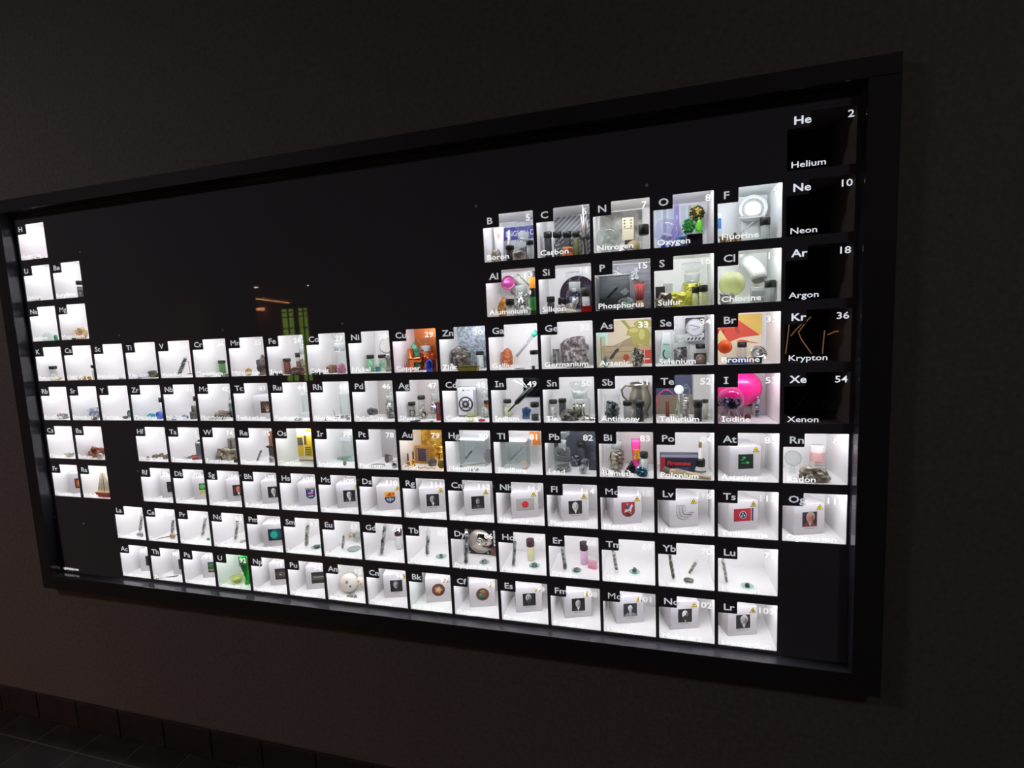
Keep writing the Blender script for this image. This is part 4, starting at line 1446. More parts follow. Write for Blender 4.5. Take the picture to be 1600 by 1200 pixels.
single(S, MB().bev(-w * 0.5, w * 0.5, -0.005, 0.005, 0, h, 0.001), mat('#a5a7a4', 0.5), 'small_grey_box', 'small pale grey box behind the black block', 'box', loc)
loc, w, h = fit(S, 1066, 1104, 472, d=0.03, wide=True)
single(S, MB().bev(-w * 0.5, w * 0.5, -0.012, 0.014, 0, 0.004, 0.0008), mat('#d6d8cc', 0.4), 'glass_tray', 'flat pale tray under the vials', 'tray', Vector((loc.x, 0.028, loc.z)))
S = 'Cl'
globe(S, 1122.5, 1165, 424, 'glass globe tinted with pale yellow gas', 0.05, glass('#e9ecc0', 0.9, 0.28))
t = thing('pipe_elbow', 'white plastic pipe elbow' + where(S), 'pipe', (0, 0, 0))
pa, pb, pc = hit(1163, 407, 1, 0.10), hit(1182, 412, 1, 0.085), hit(1187, 435, 1, 0.07)
pts = [pa.lerp(pb, k / 4).lerp(pb.lerp(pc, k / 4), k / 4) for k in range(5)]
org = Vector((pb.x, pb.y, cfloor(S)))
t.location = org
r = 0.0165
MB().tube([p - org for p in pts], r, 24).obj('bend', mat('#dcdedb', 0.35), t)
MB().tube([pts[-1] - org, pts[-1] + (pts[-1] - pts[-2]).normalized() * 0.004 - org], r * 0.9, 24).obj('bore', mat('#8b908c', 0.6), t)
MB().box(-0.004, 0.004, -0.004, 0.004, 0, pb.z - org.z).obj('stand', GLASS, t)
rock(S, 1122.5, 1148, 456, 'grey salt crystal cluster', stone('#8a8884', '#b9b7b2', '#e6e4e0', 260), d=0.02, seed=5, amp=0.4, fine=0.3)
vial(S, 1196, 1214, 438, 'vial with black cap and grey body', '#a8a8a6', d=0.05, capf=0.3, fill=1.0)
for i, (ya, dd) in enumerate(((449, 0.055), (463, 0.03))):
    loc, w, h = fit(S, 1172, 1196, ya, d=dd)
    single(S, MB().bev(-w * 0.5, w * 0.5, -0.002, 0.002, 0, h, 0.0008).box(-w * 0.42, w * 0.42, -0.0026, -0.002, h * 0.25, h * 0.8, 1), [mat('#cfd2cf', 0.35), mat('#9da29f', 0.3)], 'tablet_pack', ('rear', 'front')[i] + ' grey foil tablet pack', 'packet', loc, 0.1)
# ================================================================== row 4, right half
S = 'Cu'
back(S, mat('#c8733f', 0.3, 0.85), 0.0, 1.0, 0.0, 0.99)
rock(S, 642, 656, 534, 'green malachite rock propped at the back', stone('#1c4a38', '#2f7a58', '#6ab090', 160), d=0.085, seed=3, amp=0.3)
loc, w, h = fit(S, 636, 654, 544.6, d=0.06)
t = thing('copper_fitting', 'shiny copper pipe fitting' + where(S), 'pipe fitting', loc)
COP = mat('#c9693a', 0.25, 1.0)
MB().lathe([(0.0075, 0), (0.0075, h * 0.45), (0.009, h * 0.46), (0.009, h * 0.6), (0.0075, h * 0.61), (0.0075, h), (0.006, h), (0.006, h * 0.5)], 18, 0, Matrix.Translation((-w * 0.2, 0, 0))).obj('upright_pipe', COP, t)
MB().lathe([(0.008, 0), (0.008, 0.018), (0.0095, 0.019), (0.0095, 0.026), (0.0075, 0.026), (0.0065, 0.012)], 18, 0, Matrix.Translation((-w * 0.2, 0, h * 0.5)) @ Matrix.Rotation(math.radians(65), 4, 'Z') @ Matrix.Rotation(math.radians(90), 4, 'X') @ Matrix.Rotation(math.radians(70), 4, 'Y')).obj('side_branch', COP, t)
for i, px in enumerate((631.8, 633.8)):
    a = hit(px, 560, 1, 0.05)
    single(S, MB().tube([(0, 0, 0), (0, 0, 0.026)], 0.0010, 8), COP, 'copper_rod', ('left', 'right')[i] + ' thin upright copper rod', 'rod', (a.x, 0.05 + i * 0.004, cfloor(S)))
jar(S, 655, 680, 528, 'stoppered jar full of copper shot', mat('#b86038', 0.25, 0.9), yb=577, fill=0.62, n=120, size=0.15)
rock(S, 664, 677, 561.5, 'bright blue copper sulfate crystal', stone('#0f2fa8', '#2455dc', '#4a80f0', 200, 0.3), d=0.022, seed=9, amp=0.4)
loc, w, h = fit(S, 676, 683.5, 561, d=0.03)
single(S, MB().bev(-w * 0.5, w * 0.5, -w * 0.5, w * 0.5, 0, h, 0.0008), mat('#8a4426', 0.4, 0.4), 'copper_block', 'small red brown copper block', 'block', loc)
S = 'Zn'


def spangle(nt, b):
    v = coords(nt)
    n = nt.nodes.new('ShaderNodeTexVoronoi')
    n.inputs['Scale'].default_value = 190
    nt.links.new(v, n.inputs['Vector'])
    sp = nt.nodes.new('ShaderNodeSeparateColor')
    nt.links.new(n.outputs['Color'], sp.inputs[0])
    nt.links.new(ramp(nt, sp.outputs[0], [(0.1, '#84909a'), (0.9, '#c6d0d6')]), b.inputs['Base Color'])


back(S, textured('zinc_spangle', spangle, 0.35, 0.4), 0.0, 1.0, 0.0, 1.0)
rock(S, 703.5, 737.5, 540.5, 'dark sparkling sphalerite rock', stone('#1f1b18', '#453e38', '#a89c90', 230, 0.35), yb=569, seed=16, amp=0.25, fine=0.18)
vial(S, 744, 756.5, 549, 'vial of white powder with black cap', '#dcdedd', yb=575, fill=1.0)
loc, w, h = fit(S, 716, 747.5, 569, yb=580)
for k in range(3):
    single(S, MB().bev(-w * 0.5, w * 0.5, -0.010, 0.010, 0, 0.0042, 0.0008), mat(('#8f8230', '#a89a42', '#948738')[k], 0.35, 0.5), 'brass_plate', ('bottom', 'middle', 'top')[k] + ' plate of the stack of brass plates', 'plate', loc + Vector((0.001 * k, 0, 0.0044 * k)), 0.05 * k, 'stacked brass plates')
rock(S, 703, 714, 568, 'white jagged powder lump at the front left', mat('#e6e6e4', 0.7), yb=578, seed=4, amp=0.5, fine=0.3, sub=2)
S = 'Ga'
rock(S, 783, 801, 543.4, 'orange brown bauxite rock', stone('#7c3a1c', '#b05a2c', '#d8946a', 230), yb=565, seed=13, amp=0.18)
a, b = segment(S, (839, 517), (807, 557), 0.06)
t = thing('syringe', 'slanting clear syringe with a teal cap' + where(S), 'syringe', Vector((a.x, a.y, cfloor(S))))
o_ = Vector((a.x, a.y, cfloor(S)))
v = (b - a)
MB().tube([a - o_, a + v * 0.8 - o_], 0.0042, 12).obj('barrel', glass('#eef0f0', 0.9, 0.12), t)
MB().tube([a + v * 0.02 - o_, a + v * 0.5 - o_], 0.0026, 10).obj('plunger', mat('#bfc3c4', 0.4), t)
MB().tube([a + v * 0.8 - o_, a + v * 0.98 - o_], 0.0062, 12).obj('cap', mat('#3fae96', 0.4), t)
MB().tube([a - v * 0.08 - o_, a - o_], 0.0012, 8).obj('nozzle', mat('#d8dadb', 0.4), t)
MB().tube([Vector((a.x, a.y + 0.003, cfloor(S))) - o_, a + v * 0.1 - o_], 0.0008, 6).obj('support', GLASS, t)
vial(S, 828, 841.5, 547, 'round clear vial holding a small dark metal piece', None, yb=577, capf=0.22)
loc, w, h = fit(S, 831, 836, 568, yb=576.5)
single(S, MB().bev(-0.0035, 0.0035, -0.003, 0.003, 0, 0.008, 0.0006), mat('#4e4f50', 0.35, 0.6), 'metal_block', 'tiny dark metal block in the round vial', 'metal sample', Vector((hit(834, 574, 1, 0.035).x, 0.032, cfloor(S))))
loc, w, h = fit(S, 801, 822, 571, yb=577)
single(S, MB().lump(w * 0.45, w * 0.25, 0.0014, (0, 0, 0.0014), 3, 0.3, 2, 0, None, 0.1, True), mat('#8f8a94', 0.2, 0.9), 'metal_puddle', 'thin shiny grey metal puddle', 'metal sample', loc)
S = 'Ge'
loc, w, h = fit(S, 863.6, 874, 545, yb=565)
single(S, MB().bev(-w * 0.45, w * 0.45, -w * 0.35, w * 0.35, 0, h, 0.0008).lump(w * 0.2, w * 0.2, h * 0.4, (w * 0.2, -w * 0.25, h * 0.5), 3, 0.3, 2, 1), [stone('#2b2d2a', '#8d918c', '#d8dad6', 200, 0.25, 0.6), mat('#c9ccc6', 0.2, 0.6)], 'metal_block', 'small shiny grey metal block', 'metal sample', loc)
rock(S, 877.7, 924, 525, 'large rough grey and brown ore rock', stone('#332c2b', '#6e6462', '#c4bcb8', 190), yb=563, seed=19, amp=0.4, fine=0.22)
for k in range(5):
    rock(S, 885 + k * 5.6, 891 + k * 5.6, 567.5, ('leftmost', 'second', 'third', 'fourth', 'rightmost')[k] + ' of the small dark chips in a row', stone('#2a2828', '#6a6664'), yb=574.5, seed=k + 50, sub=2)
S = 'As'
p = Print()
p.lay(rect(0, 1, 0, 1), '#d9c9ac')
p.lay(rect(0, 1, 0, 0.42), '#b9a684')
p.lay([(0.25, 0.42), (0.62, 0.62), (0.75, 0.42)], '#a8957a')
p.lay(rect(0.02, 0.14, 0.45, 0.8), '#cfe0d0')
p.lay(rect(0.16, 0.3, 0.5, 0.78), '#d8c8b8')
for e in ((0.72, 0.72, 0.2, 0.13), (0.84, 0.62, 0.15, 0.2), (0.7, 0.52, 0.07, 0.16), (0.86, 0.9, 0.2, 0.09), (0.9, 0.48, 0.07, 0.1)):
    p.lay(ell(*e), '#a9a556')
for e in ((0.66, 0.76, 0.1, 0.05), (0.82, 0.66, 0.06, 0.12), (0.9, 0.88, 0.1, 0.04)):
    p.lay(ell(*e), '#c6c274')
p.lay([(0.4, 1.0), (0.48, 1.0), (0.62, 0.8), (0.56, 0.78)], '#a09a52')
p.lay([(0.5, 0.64), (0.56, 0.66), (0.55, 0.7)], '#8a853e')
for z in (0.13, 0.27, 0.40):
    p.lay(rect(0.1, 0.78, z, z + 0.012), '#8a765a')
p.lay(rect(0.74, 1.0, 0.0, 0.3), '#c8493c')
p.lay(rect(0.78, 0.97, 0.08, 0.11), '#e6ddd0')
p.lay(ell(0.5, 0.14, 0.06, 0.08), '#a84a34')
p.lay(rect(0.86, 0.875, 0.0, 0.3), '#d8cbb8')
p.done(COMP[S], (INX0 + 0.002, 0.134, INZ0 + 0.001), W_ - 0.004, OH, 'back_picture')
ampoule(S, (974, 534), (953.5, 561.5), 7, 'slanting glass tube with dark grains', mat('#4a4a46', 0.5), d=0.05, fill=(0.05, 0.6), n=6)
rock(S, 986, 1007, 541, 'dark glittering arsenic crystal rock', stone('#26241f', '#6a655a', '#d6d2c6', 320, 0.3, 0.3), d=0.045, seed=23, amp=0.4, fine=0.3)
loc, w, h = fit(S, 934, 945, 520, d=0.05)
t = thing('acrylic_case', 'tall clear case with a pale green lid' + where(S), 'case', loc)
MB().box(-w * 0.5, w * 0.5, -0.008, 0.008, 0, h * 0.88).obj('case_body', glass('#f3f5ea', 0.8, 0.08), t)
MB().box(-w * 0.5, w * 0.5, -0.008, 0.008, h * 0.88, h).obj('lid', mat('#a3cfc0', 0.4), t)
rock(S, 942, 951, 556, 'small blue grey crystal near the tube foot', stone('#5a666a', '#8d9a9c', '#c9d2d2', 300), d=0.03, seed=6, sub=2)
S = 'Se'
loc, w, h = fit(S, 1031, 1048, 519, yb=569)
t = thing('shampoo_bottle', 'tapered white and green shampoo bottle' + where(S), 'bottle', loc, 0.15)
wb = w * 0.5
MB().prism([(-wb, 0.004), (wb, 0.004), (wb * 0.85, h), (-wb * 0.62, h)], -0.006, 0.006).obj('bottle_body', mat('#ccd2cf', 0.35), t)
MB().box(-wb, wb, -0.0065, 0.0065, 0, 0.004).obj('dark_cap', mat('#262626', 0.4), t)
MB().prism([(-wb * 0.8, h * 0.12), (wb * 0.85, h * 0.12), (wb * 0.8, h * 0.62), (-wb * 0.68, h * 0.62)], -0.0064, -0.006).obj('green_print', mat('#9fc2b2', 0.4), t)
MB().prism(ell(0, h * 0.32, wb * 0.62, h * 0.16, 16, 120, 300) + ell(wb * 0.15, h * 0.32, wb * 0.5, h * 0.13, 16, 300, 120), -0.0068, -0.0064).obj('swoosh_mark', mat('#2c3a36', 0.4), t)
letters('Selsun', 0.0042, mat('#3f5f58', 0.6), t, (-wb * 0.5, -0.0068, h * 0.6), 'brand_lettering', 'LEFT', 0.01)
jar(S, 1049, 1078, 508, 'stoppered jar of dark grey selenium lumps', stone('#221f22', '#4f494e', '#a49ea4', 240, 0.3, 0.3), yb=569, fill=0.44, n=30, size=0.3)
q = hit(1086, 512, 1, 0.12)
t = thing('light_meter', 'black and white dial of a light meter standing behind' + where(S), 'light meter', (q.x, 0.124, cfloor(S)))
zc = q.z - cfloor(S)
rr = 0.021
MB().bev(-rr * 1.05, rr * 1.05, -0.002, 0.006, zc - rr * 1.55, zc + rr * 1.15, 0.004).obj('case', mat('#2c2c2e', 0.4), t)
MB().bev(-rr * 0.98, rr * 0.98, -0.003, -0.002, zc - rr * 1.5, zc - rr * 0.6, 0.0004).obj('scale_window', mat('#d8dada', 0.4), t)
M = Matrix.Translation((0, -0.003, zc)) @ Matrix.Rotation(math.pi / 2, 4, 'X')
MB().lathe([(rr, 0), (rr, 0.002), (rr * 0.8, 0.0025), (0, 0.0025)], 32, 0, M).obj('dial', mat('#d9dade', 0.4), t)
m = MB()
for k in range(24):
    a = 6.2832 * k / 24
    m.box(-0.0004, 0.0004, -0.0060, -0.0054, rr * 0.82, rr * 0.96, 0, Matrix.Translation((0, 0, zc)) @ Matrix.Rotation(a, 4, 'Y'))
for k in range(5):
    m.prism([(-rr * 0.9 + k * rr * 0.4, zc - rr * 1.4), (-rr * 0.7 + k * rr * 0.4, zc - rr * 1.4), (-rr * 0.55 + k * rr * 0.4, zc - rr * 1.12), (-rr * 0.75 + k * rr * 0.4, zc - rr * 1.12)], -0.0034, -0.003)
for k in range(7):
    m.box(-rr * 0.5 + k * rr * 0.15, -rr * 0.42 + k * rr * 0.15, -0.0060, -0.0054, zc + rr * 0.25 - rr * 0.05 * k, zc + rr * 0.4 - rr * 0.05 * k)
    m.box(-rr * 0.3 + k * rr * 0.1, -rr * 0.25 + k * rr * 0.1, -0.0060, -0.0054, zc - rr * 0.3 + rr * 0.03 * k, zc - rr * 0.2 + rr * 0.03 * k)
c = m.obj('dial_marks', mat('#2a2b33', 0.5), t)
c['kind'] = 'stuff'
vial(S, 1087, 1102, 537.5, 'clear vial with black cap over a brown plate', '#6e6a66', yb=566, capf=0.24, fill=0.4)
loc, w, h = fit(S, 1084, 1104, 552, yb=570)
t = thing('rectifier_plate', 'square brown plate with a round centre contact' + where(S), 'plate', loc)
MB().bev(-w * 0.5, w * 0.5, -0.0015, 0.0015, 0, h, 0.0008).obj('plate_body', mat('#453a31', 0.4), t)
for k, c in ((0.38, '#6f6152'), (0.12, '#a09484')):
    MB().lathe([(w * k, 0), (w * k, 0.0004 + 0.0008 * (0.5 - k)), (0, 0.0004 + 0.0008 * (0.5 - k))], 20, 0, Matrix.Translation((0, -0.0015, h * 0.5)) @ Matrix.Rotation(math.pi / 2, 4, 'X')).obj('contact_ring', mat(c, 0.35, 0.3), t)
S = 'Br'
p = Print()
p.lay(rect(0, 1, 0, 1), '#e9dfc4')
p.lay(rect(0.3, 1, 0.55, 1), '#dcb95c')
p.lay([(0.0, 0.46), (0.0, 0.86), (0.16, 0.84), (0.14, 0.7), (0.3, 0.78), (0.42, 0.95), (0.56, 0.88), (0.98, 0.54), (0.6, 0.5), (0.4, 0.42), (0.2, 0.52), (0.1, 0.44)], '#cf4a36')
p.lay([(0.02, 0.62), (0.16, 0.8), (0.14, 0.6), (0.3, 0.7), (0.26, 0.5), (0.08, 0.5)], '#a83040')
p.lay([(0.1, 0.42), (0.2, 0.7), (0.34, 0.46), (0.28, 0.36)], '#efdf9c')
p.lay([(0.5, 0.42), (0.98, 0.36), (0.62, 0.46)], '#d8603c')
p.lay([(0.44, 0.93), (0.47, 0.93), (0.6, 0.6), (0.52, 0.58)], '#b03a34')
p.done(COMP[S], (INX0 + 0.002, 0.134, INZ0 + 0.001), (W_ - 0.004) * 0.92, OH, 'back_picture')
vial(S, 1152, 1167, 534.5, 'clear vial with black cap', '#c9b8ae', yb=561, capf=0.26, fill=0.9)
t, r, zc = globe(S, 1121, 1144.5, 531, 'glowing orange red glass bulb', 0.045, glass('#f07a3a', 0.9, 0.45))
MB().ball(r * 0.5, (0, 0, zc), 3).obj('inner_bead', mat('#d83a1c', 0.3), t)
q = hit(1184, 549, 1, 0.055)
t = thing('halogen_lamp', 'silver halogen reflector lamp with ribbed rim' + where(S), 'lamp', Vector((q.x, 0.05, cfloor(S))))
r = 0.019
M = Matrix.Translation((0, 0, r + 0.001)) @ Matrix.Rotation(math.radians(70), 4, 'X') @ Matrix.Rotation(math.radians(20), 4, 'Y')
MB().lathe([(0.004, -0.018), (0.008, -0.014), (r * 0.8, -0.003), (r, 0.002), (r, 0.0035), (r * 0.93, 0.0035), (r * 0.74, -0.002), (0.007, -0.011), (0, -0.0115)], 30, 0, M).obj('reflector', mat('#d5d2cc', 0.18, 0.85), t)
for k in range(26):
    a = 6.2832 * k / 26
    p0, p1 = M @ Vector((r * 0.95 * math.cos(a), r * 0.95 * math.sin(a), 0.0037)), M @ Vector((r * 0.72 * math.cos(a), r * 0.72 * math.sin(a), -0.0015))
    MB().tube([p0, p1], 0.0005, 5).obj('rib', mat('#f0eeea', 0.3), t)
MB().ball(0.0045, M @ Vector((0, 0, -0.004)), 2).obj('capsule', mat('#e8e4de', 0.2), t)
loc, w, h = fit(S, 1136, 1191, 560, yb=570, wide=True)
t = thing('battery_pack', 'long dark blue packet with an orange stripe lying flat' + where(S), 'packet', loc)
MB().bev(-w * 0.5, w * 0.5, -0.006, 0.006, 0, h, 0.0016).obj('packet_body', mat('#243a78', 0.4), t)
MB().box(w * 0.16, w * 0.26, -0.0064, -0.006, h * 0.1, h * 0.9).obj('stripe', mat('#c86a34', 0.4), t)
MB().bev(w * 0.26, w * 0.502, -0.0062, 0.0062, -0.0 + 0.0002, h * 1.01, 0.0016).obj('dark_end', mat('#1c1c30', 0.4), t)


def gas_letters(S, strokes, em, label):
    t = thing('discharge_tube', label + where(S), 'neon tube', (cx(S) + OW / 2, 0.08, cfloor(S)))
    for st in strokes:
        pts = [hit(px, py, 1, 0.08) - Vector(t.location) for px, py in st]
        MB().tube(pts, 0.0012, 8).obj('tube_stroke', em, t)
    for k in (-1, 1):
        MB().tube([(k * 0.03, 0.004, 0), (k * 0.03, 0.004, 0.07)], 0.0012, 6).obj('support_rod', mat('#1c1a1a', 0.4), t)


KRM = mat('#c98a62', 0.4, 0, 0.28)
KRM.cycles.emission_sampling = 'NONE'
gas_letters('Kr', (((1233, 507), (1230.5, 530), (1227.5, 553)), ((1235.5, 525), (1243, 516), (1252, 507)), ((1267, 495), (1262, 500), (1247.5, 519), (1252, 530), (1268, 552.5)), ((1288.5, 516), (1287, 530), (1285, 553)), ((1293, 523), (1300, 520), (1306, 517.5), (1313, 518), (1320, 521.5))), KRM, 'thin copper coloured glass tube bent into the letters Kr')
XEM = mat('#4a4648', 0.15)
gas_letters('Xe', (((1240, 604), (1255, 622), (1275, 645)), ((1272, 604), (1255, 622), (1236, 646)), ((1285, 630), (1300, 628), (1306, 618), (1298, 610), (1287, 616), (1284, 632), (1292, 645), (1306, 644))), XEM, 'faint unlit glass tube bent into the letters Xe')

# ================================================================== row 5
rock('Rb', 87, 109, 646, 'low violet grey mica rock', stone('#5a4a54', '#8d7d88', '#cfc4ca', 240), yb=655, seed=4, amp=0.4)
rock('Sr', 138, 158, 637.5, 'grey blue celestine rock', stone('#5d6672', '#8d98a8', '#cfd4dc', 170), yb=654, seed=5, amp=0.4, fine=0.3)
rock('Sr', 142, 155, 652, 'small red brown chip before the blue rock', stone('#4f2a24', '#8a5348'), d=0.02, seed=6, sub=2)
rock('Y', 190, 202, 650, 'flat dark green grey ore chip', stone('#2a332e', '#55605a'), yb=654.5, seed=6, sub=2)
rock('Y', 198, 206, 641, 'upright dark green mineral', stone('#1f3a30', '#4a6a5c', '#8fa89c'), yb=652, seed=7, amp=0.5)
rock('Zr', 229, 244, 646, 'teal blue glassy stone', stone('#1f8aa8', '#3fb4cc', '#8fdce4', 120, 0.2), yb=654.5, seed=8, amp=0.2, sub=3)
rock('Zr', 242, 256, 643.5, 'deep blue glassy stone', stone('#1f3fa8', '#3f66cc', '#8fa4e4', 120, 0.2), yb=655, seed=9, amp=0.2, sub=3)
vial('Zr', 248, 260, 621, 'white vial with black cap half hidden', '#d8dcda', d=0.06, fill=1.0)
for i, (a, b, c, e) in enumerate(((268, 277.5, 650.5, 656), (283, 296, 648, 654.8))):
    rock('Nb', a, b, c, ('small left', 'larger right')[i] + ' flat blue violet metal flake', stone('#39508a', '#6f86b8', '#b8c2dc', 200, 0.3, 0.5), yb=e, seed=i + 20, sub=2)
loc, w, h = fit('Nb', 296, 311, 634.5, yb=655)
t = thing('metal_pillar', 'stepped grey brown metal cylinder' + where('Nb'), 'metal sample', loc)
MB().cyl(w * 0.5, 0, h * 0.55, 18).obj('lower_cylinder', mat('#6a6862', 0.4, 0.6), t)
MB().cyl(w * 0.28, h * 0.55, h, 18).obj('upper_cylinder', mat('#7d7b75', 0.4, 0.6), t)
vial('Nb', 302, 312, 619, 'black capped vial half hidden at the right', '#c9ccca', d=0.075)
rock('Mo', 333, 362, 641, 'brown and grey ore rock', stone('#3d322b', '#6e5d50', '#a5988a', 170), d=0.05, seed=31, amp=0.35)
jar('Mo', 353, 371, 603, 'stoppered jar of grey lumps at the right', stone('#2f3230', '#6d716e', '#c9ccc8', 240), d=0.075, fill=0.5, n=30, size=0.3)
loc, w, h = fit('Mo', 328, 353, 651, yb=656, wide=True)
t = thing('hacksaw_blade', 'dark toothed saw blade lying flat' + where('Mo'), 'blade', loc)
m = MB()
wb = min(w, 0.06)
m.box(-wb / 2, wb / 2, -0.003, 0.003, 0, 0.0022)
for k in range(9):
    m.prism([(-wb / 2 + wb * k / 9, 0.0022), (-wb / 2 + wb * (k + 1) / 9, 0.0022), (-wb / 2 + wb * (k + 0.5) / 9, 0.0062)], -0.002, 0.002)
m.obj('blade_strip', mat('#26242e', 0.4, 0.5), t)
loc, w, h = fit('Ru', 459, 472.5, 650.5, yb=657)
for k in range(3):
    single('Ru', MB().bev(-0.0034, 0.0034, -0.004, 0.004, 0, 0.0058, 0.0006), mat('#1d1c1c', 0.35, 0.3), 'resistor_block', ('left', 'middle', 'right')[k] + ' tiny black block of the row', 'block', loc + Vector((0.0078 * (k - 1), 0, 0)), 0.1 * k, 'tiny black blocks')
loc, w, h = fit('Ru', 466, 484, 646, d=0.07)
single('Ru', MB().bev(-0.02, 0.016, -0.012, 0.012, 0, 0.012, 0.0008), mat('#cfd2d4', 0.45), 'white_carton', 'low white carton behind the black blocks', 'box', Vector((min(loc.x, cx('Ru') + OW - 0.018), 0.085, loc.z)), 0.15)
a, b = segment('Rh', (521, 641), (525, 655), 0.045)
single('Rh', MB().tube([(0, 0, 0), b - a], 0.0009, 6), mat('#7f8280', 0.3, 0.7), 'metal_pin', 'thin leaning grey metal pin', 'pin', a)
for i, (xa, xb, ya, yb_) in enumerate(((506, 512, 653, 657.5), (522, 530, 650.5, 655), (532, 538, 649, 654.5), (538, 544, 648.5, 654), (541, 547, 652, 656.5))):
    rock('Rh', xa, xb, ya, ('leftmost', 'second', 'third', 'fourth', 'rightmost')[i] + ' of the scattered small silver bits', stone('#555553', '#a5a5a2', '#e2e2df', 400, 0.25, 0.6), yb=yb_, seed=i + 60, sub=2)
for S_, a_, b_, y_ in (('Rh', 531, 548, 615), ('Ru', 472, 486, 616)):
    loc, w, h = fit(S_, a_, b_, y_, d=0.10)
    t = thing('acrylic_case', 'tall clear acrylic case at the back' + where(S_), 'case', loc)
    MB().box(-w * 0.4, w * 0.4, -0.010, 0.010, 0.0, h).obj('case_body', glass('#f0f5f3', 0.7, 0.06), t)
    MB().box(-w * 0.42, w * 0.42, -0.011, 0.011, h, h + 0.003).obj('lid', mat('#c9cfcd', 0.4), t)
back('Pd', mat('#b9b4b0', 0.45), 0.0, 1.0, 0.0, 1.0)
rock('Pd', 573, 592, 637, 'dark grey sponge metal pebble raised on a clear stand', stone('#2d2d2e', '#5b5b5c', '#8f8f8f', 300, 0.4, 0.3), d=0.05, seed=3, amp=0.15, up=0.012)
loc, w, h = fit('Pd', 579, 586, 647, d=0.05)
single('Pd', MB().cyl(0.0055, 0, 0.0118, 12), GLASS, 'clear_stand', 'short clear stand under the grey pebble', 'stand', Vector((hit(582.5, 650, 1, 0.05).x, 0.05, cfloor('Pd'))))
jar('Pd', 601, 619, 608, 'stoppered jar of silvery palladium lumps', stone('#3a3937', '#8d8b88', '#dcdad6', 260, 0.3, 0.5), yb=654, fill=0.58, n=34, size=0.3)
S = 'Ag'
back(S, mat('#cfc7c2', 0.4), 0.0, 1.0, 0.0, 1.0)
vial(S, 638, 650, 628.5, 'front vial of dark silver chips', '#6d6a66', yb=654, fill=0.9, grain=stone('#1f1d1c', '#77726c', '#d8d4ce', 420))
vial(S, 652.5, 664.5, 618, 'rear taller vial of silver chips', '#a8a49e', d=0.065, fill=0.85, grain=stone('#6d6964', '#a8a49e', '#e4e0da', 420), capf=0.16)
loc, w, h = fit(S, 654, 671, 636, yb=655)
t = thing('silver_bowl', 'crumpled round silver bowl lying on its side' + where(S), 'bowl', loc)
m = MB().lathe([(0, -0.010), (0.008, -0.008), (0.0105, 0.0), (0.0100, 0.006), (0.0094, 0.006), (0.0096, 0), (0.007, -0.007), (0, -0.0088)], 24, 0, Matrix.Translation((0, 0, 0.0106)) @ Matrix.Rotation(math.radians(75), 4, 'X'))
m.obj('bowl_shell', mat('#d8d0c4', 0.15, 1.0), t)
MB().lump(0.006, 0.003, 0.006, (0, -0.002, 0.010), 4, 0.3, 2).obj('foil_lump', mat('#f0ead8', 0.2, 0.9), t)
jar(S, 670, 690, 604, 'stoppered jar of silver shot at the right', mat('#c9c6c2', 0.25, 0.8), d=0.08, fill=0.5, n=50, size=0.22)
loc, w, h = fit(S, 682, 688.5, 628.5, d=0.035)
t = thing('red_box', 'narrow upright red box with white lettering' + where(S), 'box', loc)
MB().bev(-w * 0.5, w * 0.5, -0.005, 0.005, 0, h, 0.0006).obj('box_body', mat('#a8342c', 0.4), t)
MB().box(-w * 0.3, w * 0.34, -0.0056, -0.005, h * 0.36, h * 0.93).obj('blue_print', mat('#5a3a6e', 0.4), t)
letters('COLLOIDAL', 0.0034, mat('#e6dfe0', 0.6), t, (w * 0.22, -0.0060, h * 0.38), 'brand_lettering', 'LEFT', 0.01, 1.0, (0, -math.pi / 2, 0))
loc, w, h = fit(S, 638, 667, 655, yb=659, wide=True)
single(S, MB().lathe([(0.010, 0), (0.013, 0.0004), (0.013, 0.002), (0.010, 0.0024), (0, 0.0024)], 28), mat('#57504c', 0.3, 0.8), 'tarnished_coin', 'large tarnished dark coin lying at the front', 'coin', Vector((loc.x, 0.018, loc.z)))
loc, w, h = fit(S, 671, 680, 656, yb=659)
single(S, MB().cyl(0.005, 0, 0.0018, 18), mat('#8a8480', 0.3, 0.8), 'small_coin', 'small grey coin right of the dark coin', 'coin', Vector((loc.x, 0.016, loc.z)))
S = 'Cd'
loc, w, h = fit(S, 713.6, 747, 605, yb=651)
t = thing('charger_unit', 'silver and white unit with a round black dial' + where(S), 'device', loc)
MB().bev(-w * 0.5, w * 0.5, -0.006, 0.008, 0, h, 0.008).obj('case', mat('#c3c4c6', 0.25, 0.4), t)
MB().bev(-w * 0.42, w * 0.36, -0.0072, -0.005, h * 0.06, h * 0.96, 0.0012).obj('front_plate', mat('#d6d7d9', 0.3), t)
zc, rr = h * 0.42, w * 0.36
M = Matrix.Translation((-w * 0.03, -0.0072, zc)) @ Matrix.Rotation(math.pi / 2, 4, 'X')
MB().lathe([(rr, 0), (rr, 0.0015), (rr * 0.8, 0.0016)], 32, 0, M).obj('dial_ring', mat('#1d1d20', 0.35), t)
MB().lathe([(rr * 0.8, 0.0012), (rr * 0.78, 0.002), (rr * 0.5, 0.002)], 32, 0, M).obj('white_ring', mat('#d8d8da', 0.35), t)
MB().lathe([(rr * 0.5, 0.0014), (rr * 0.5, 0.003), (rr * 0.2, 0.0034), (0, 0.0034)], 28, 0, M).obj('knob', mat('#232327', 0.35), t)
MB().lathe([(rr * 0.2, 0.0034), (rr * 0.18, 0.0045), (0, 0.0045)], 16, 0, M).obj('knob_centre', SILVER, t)
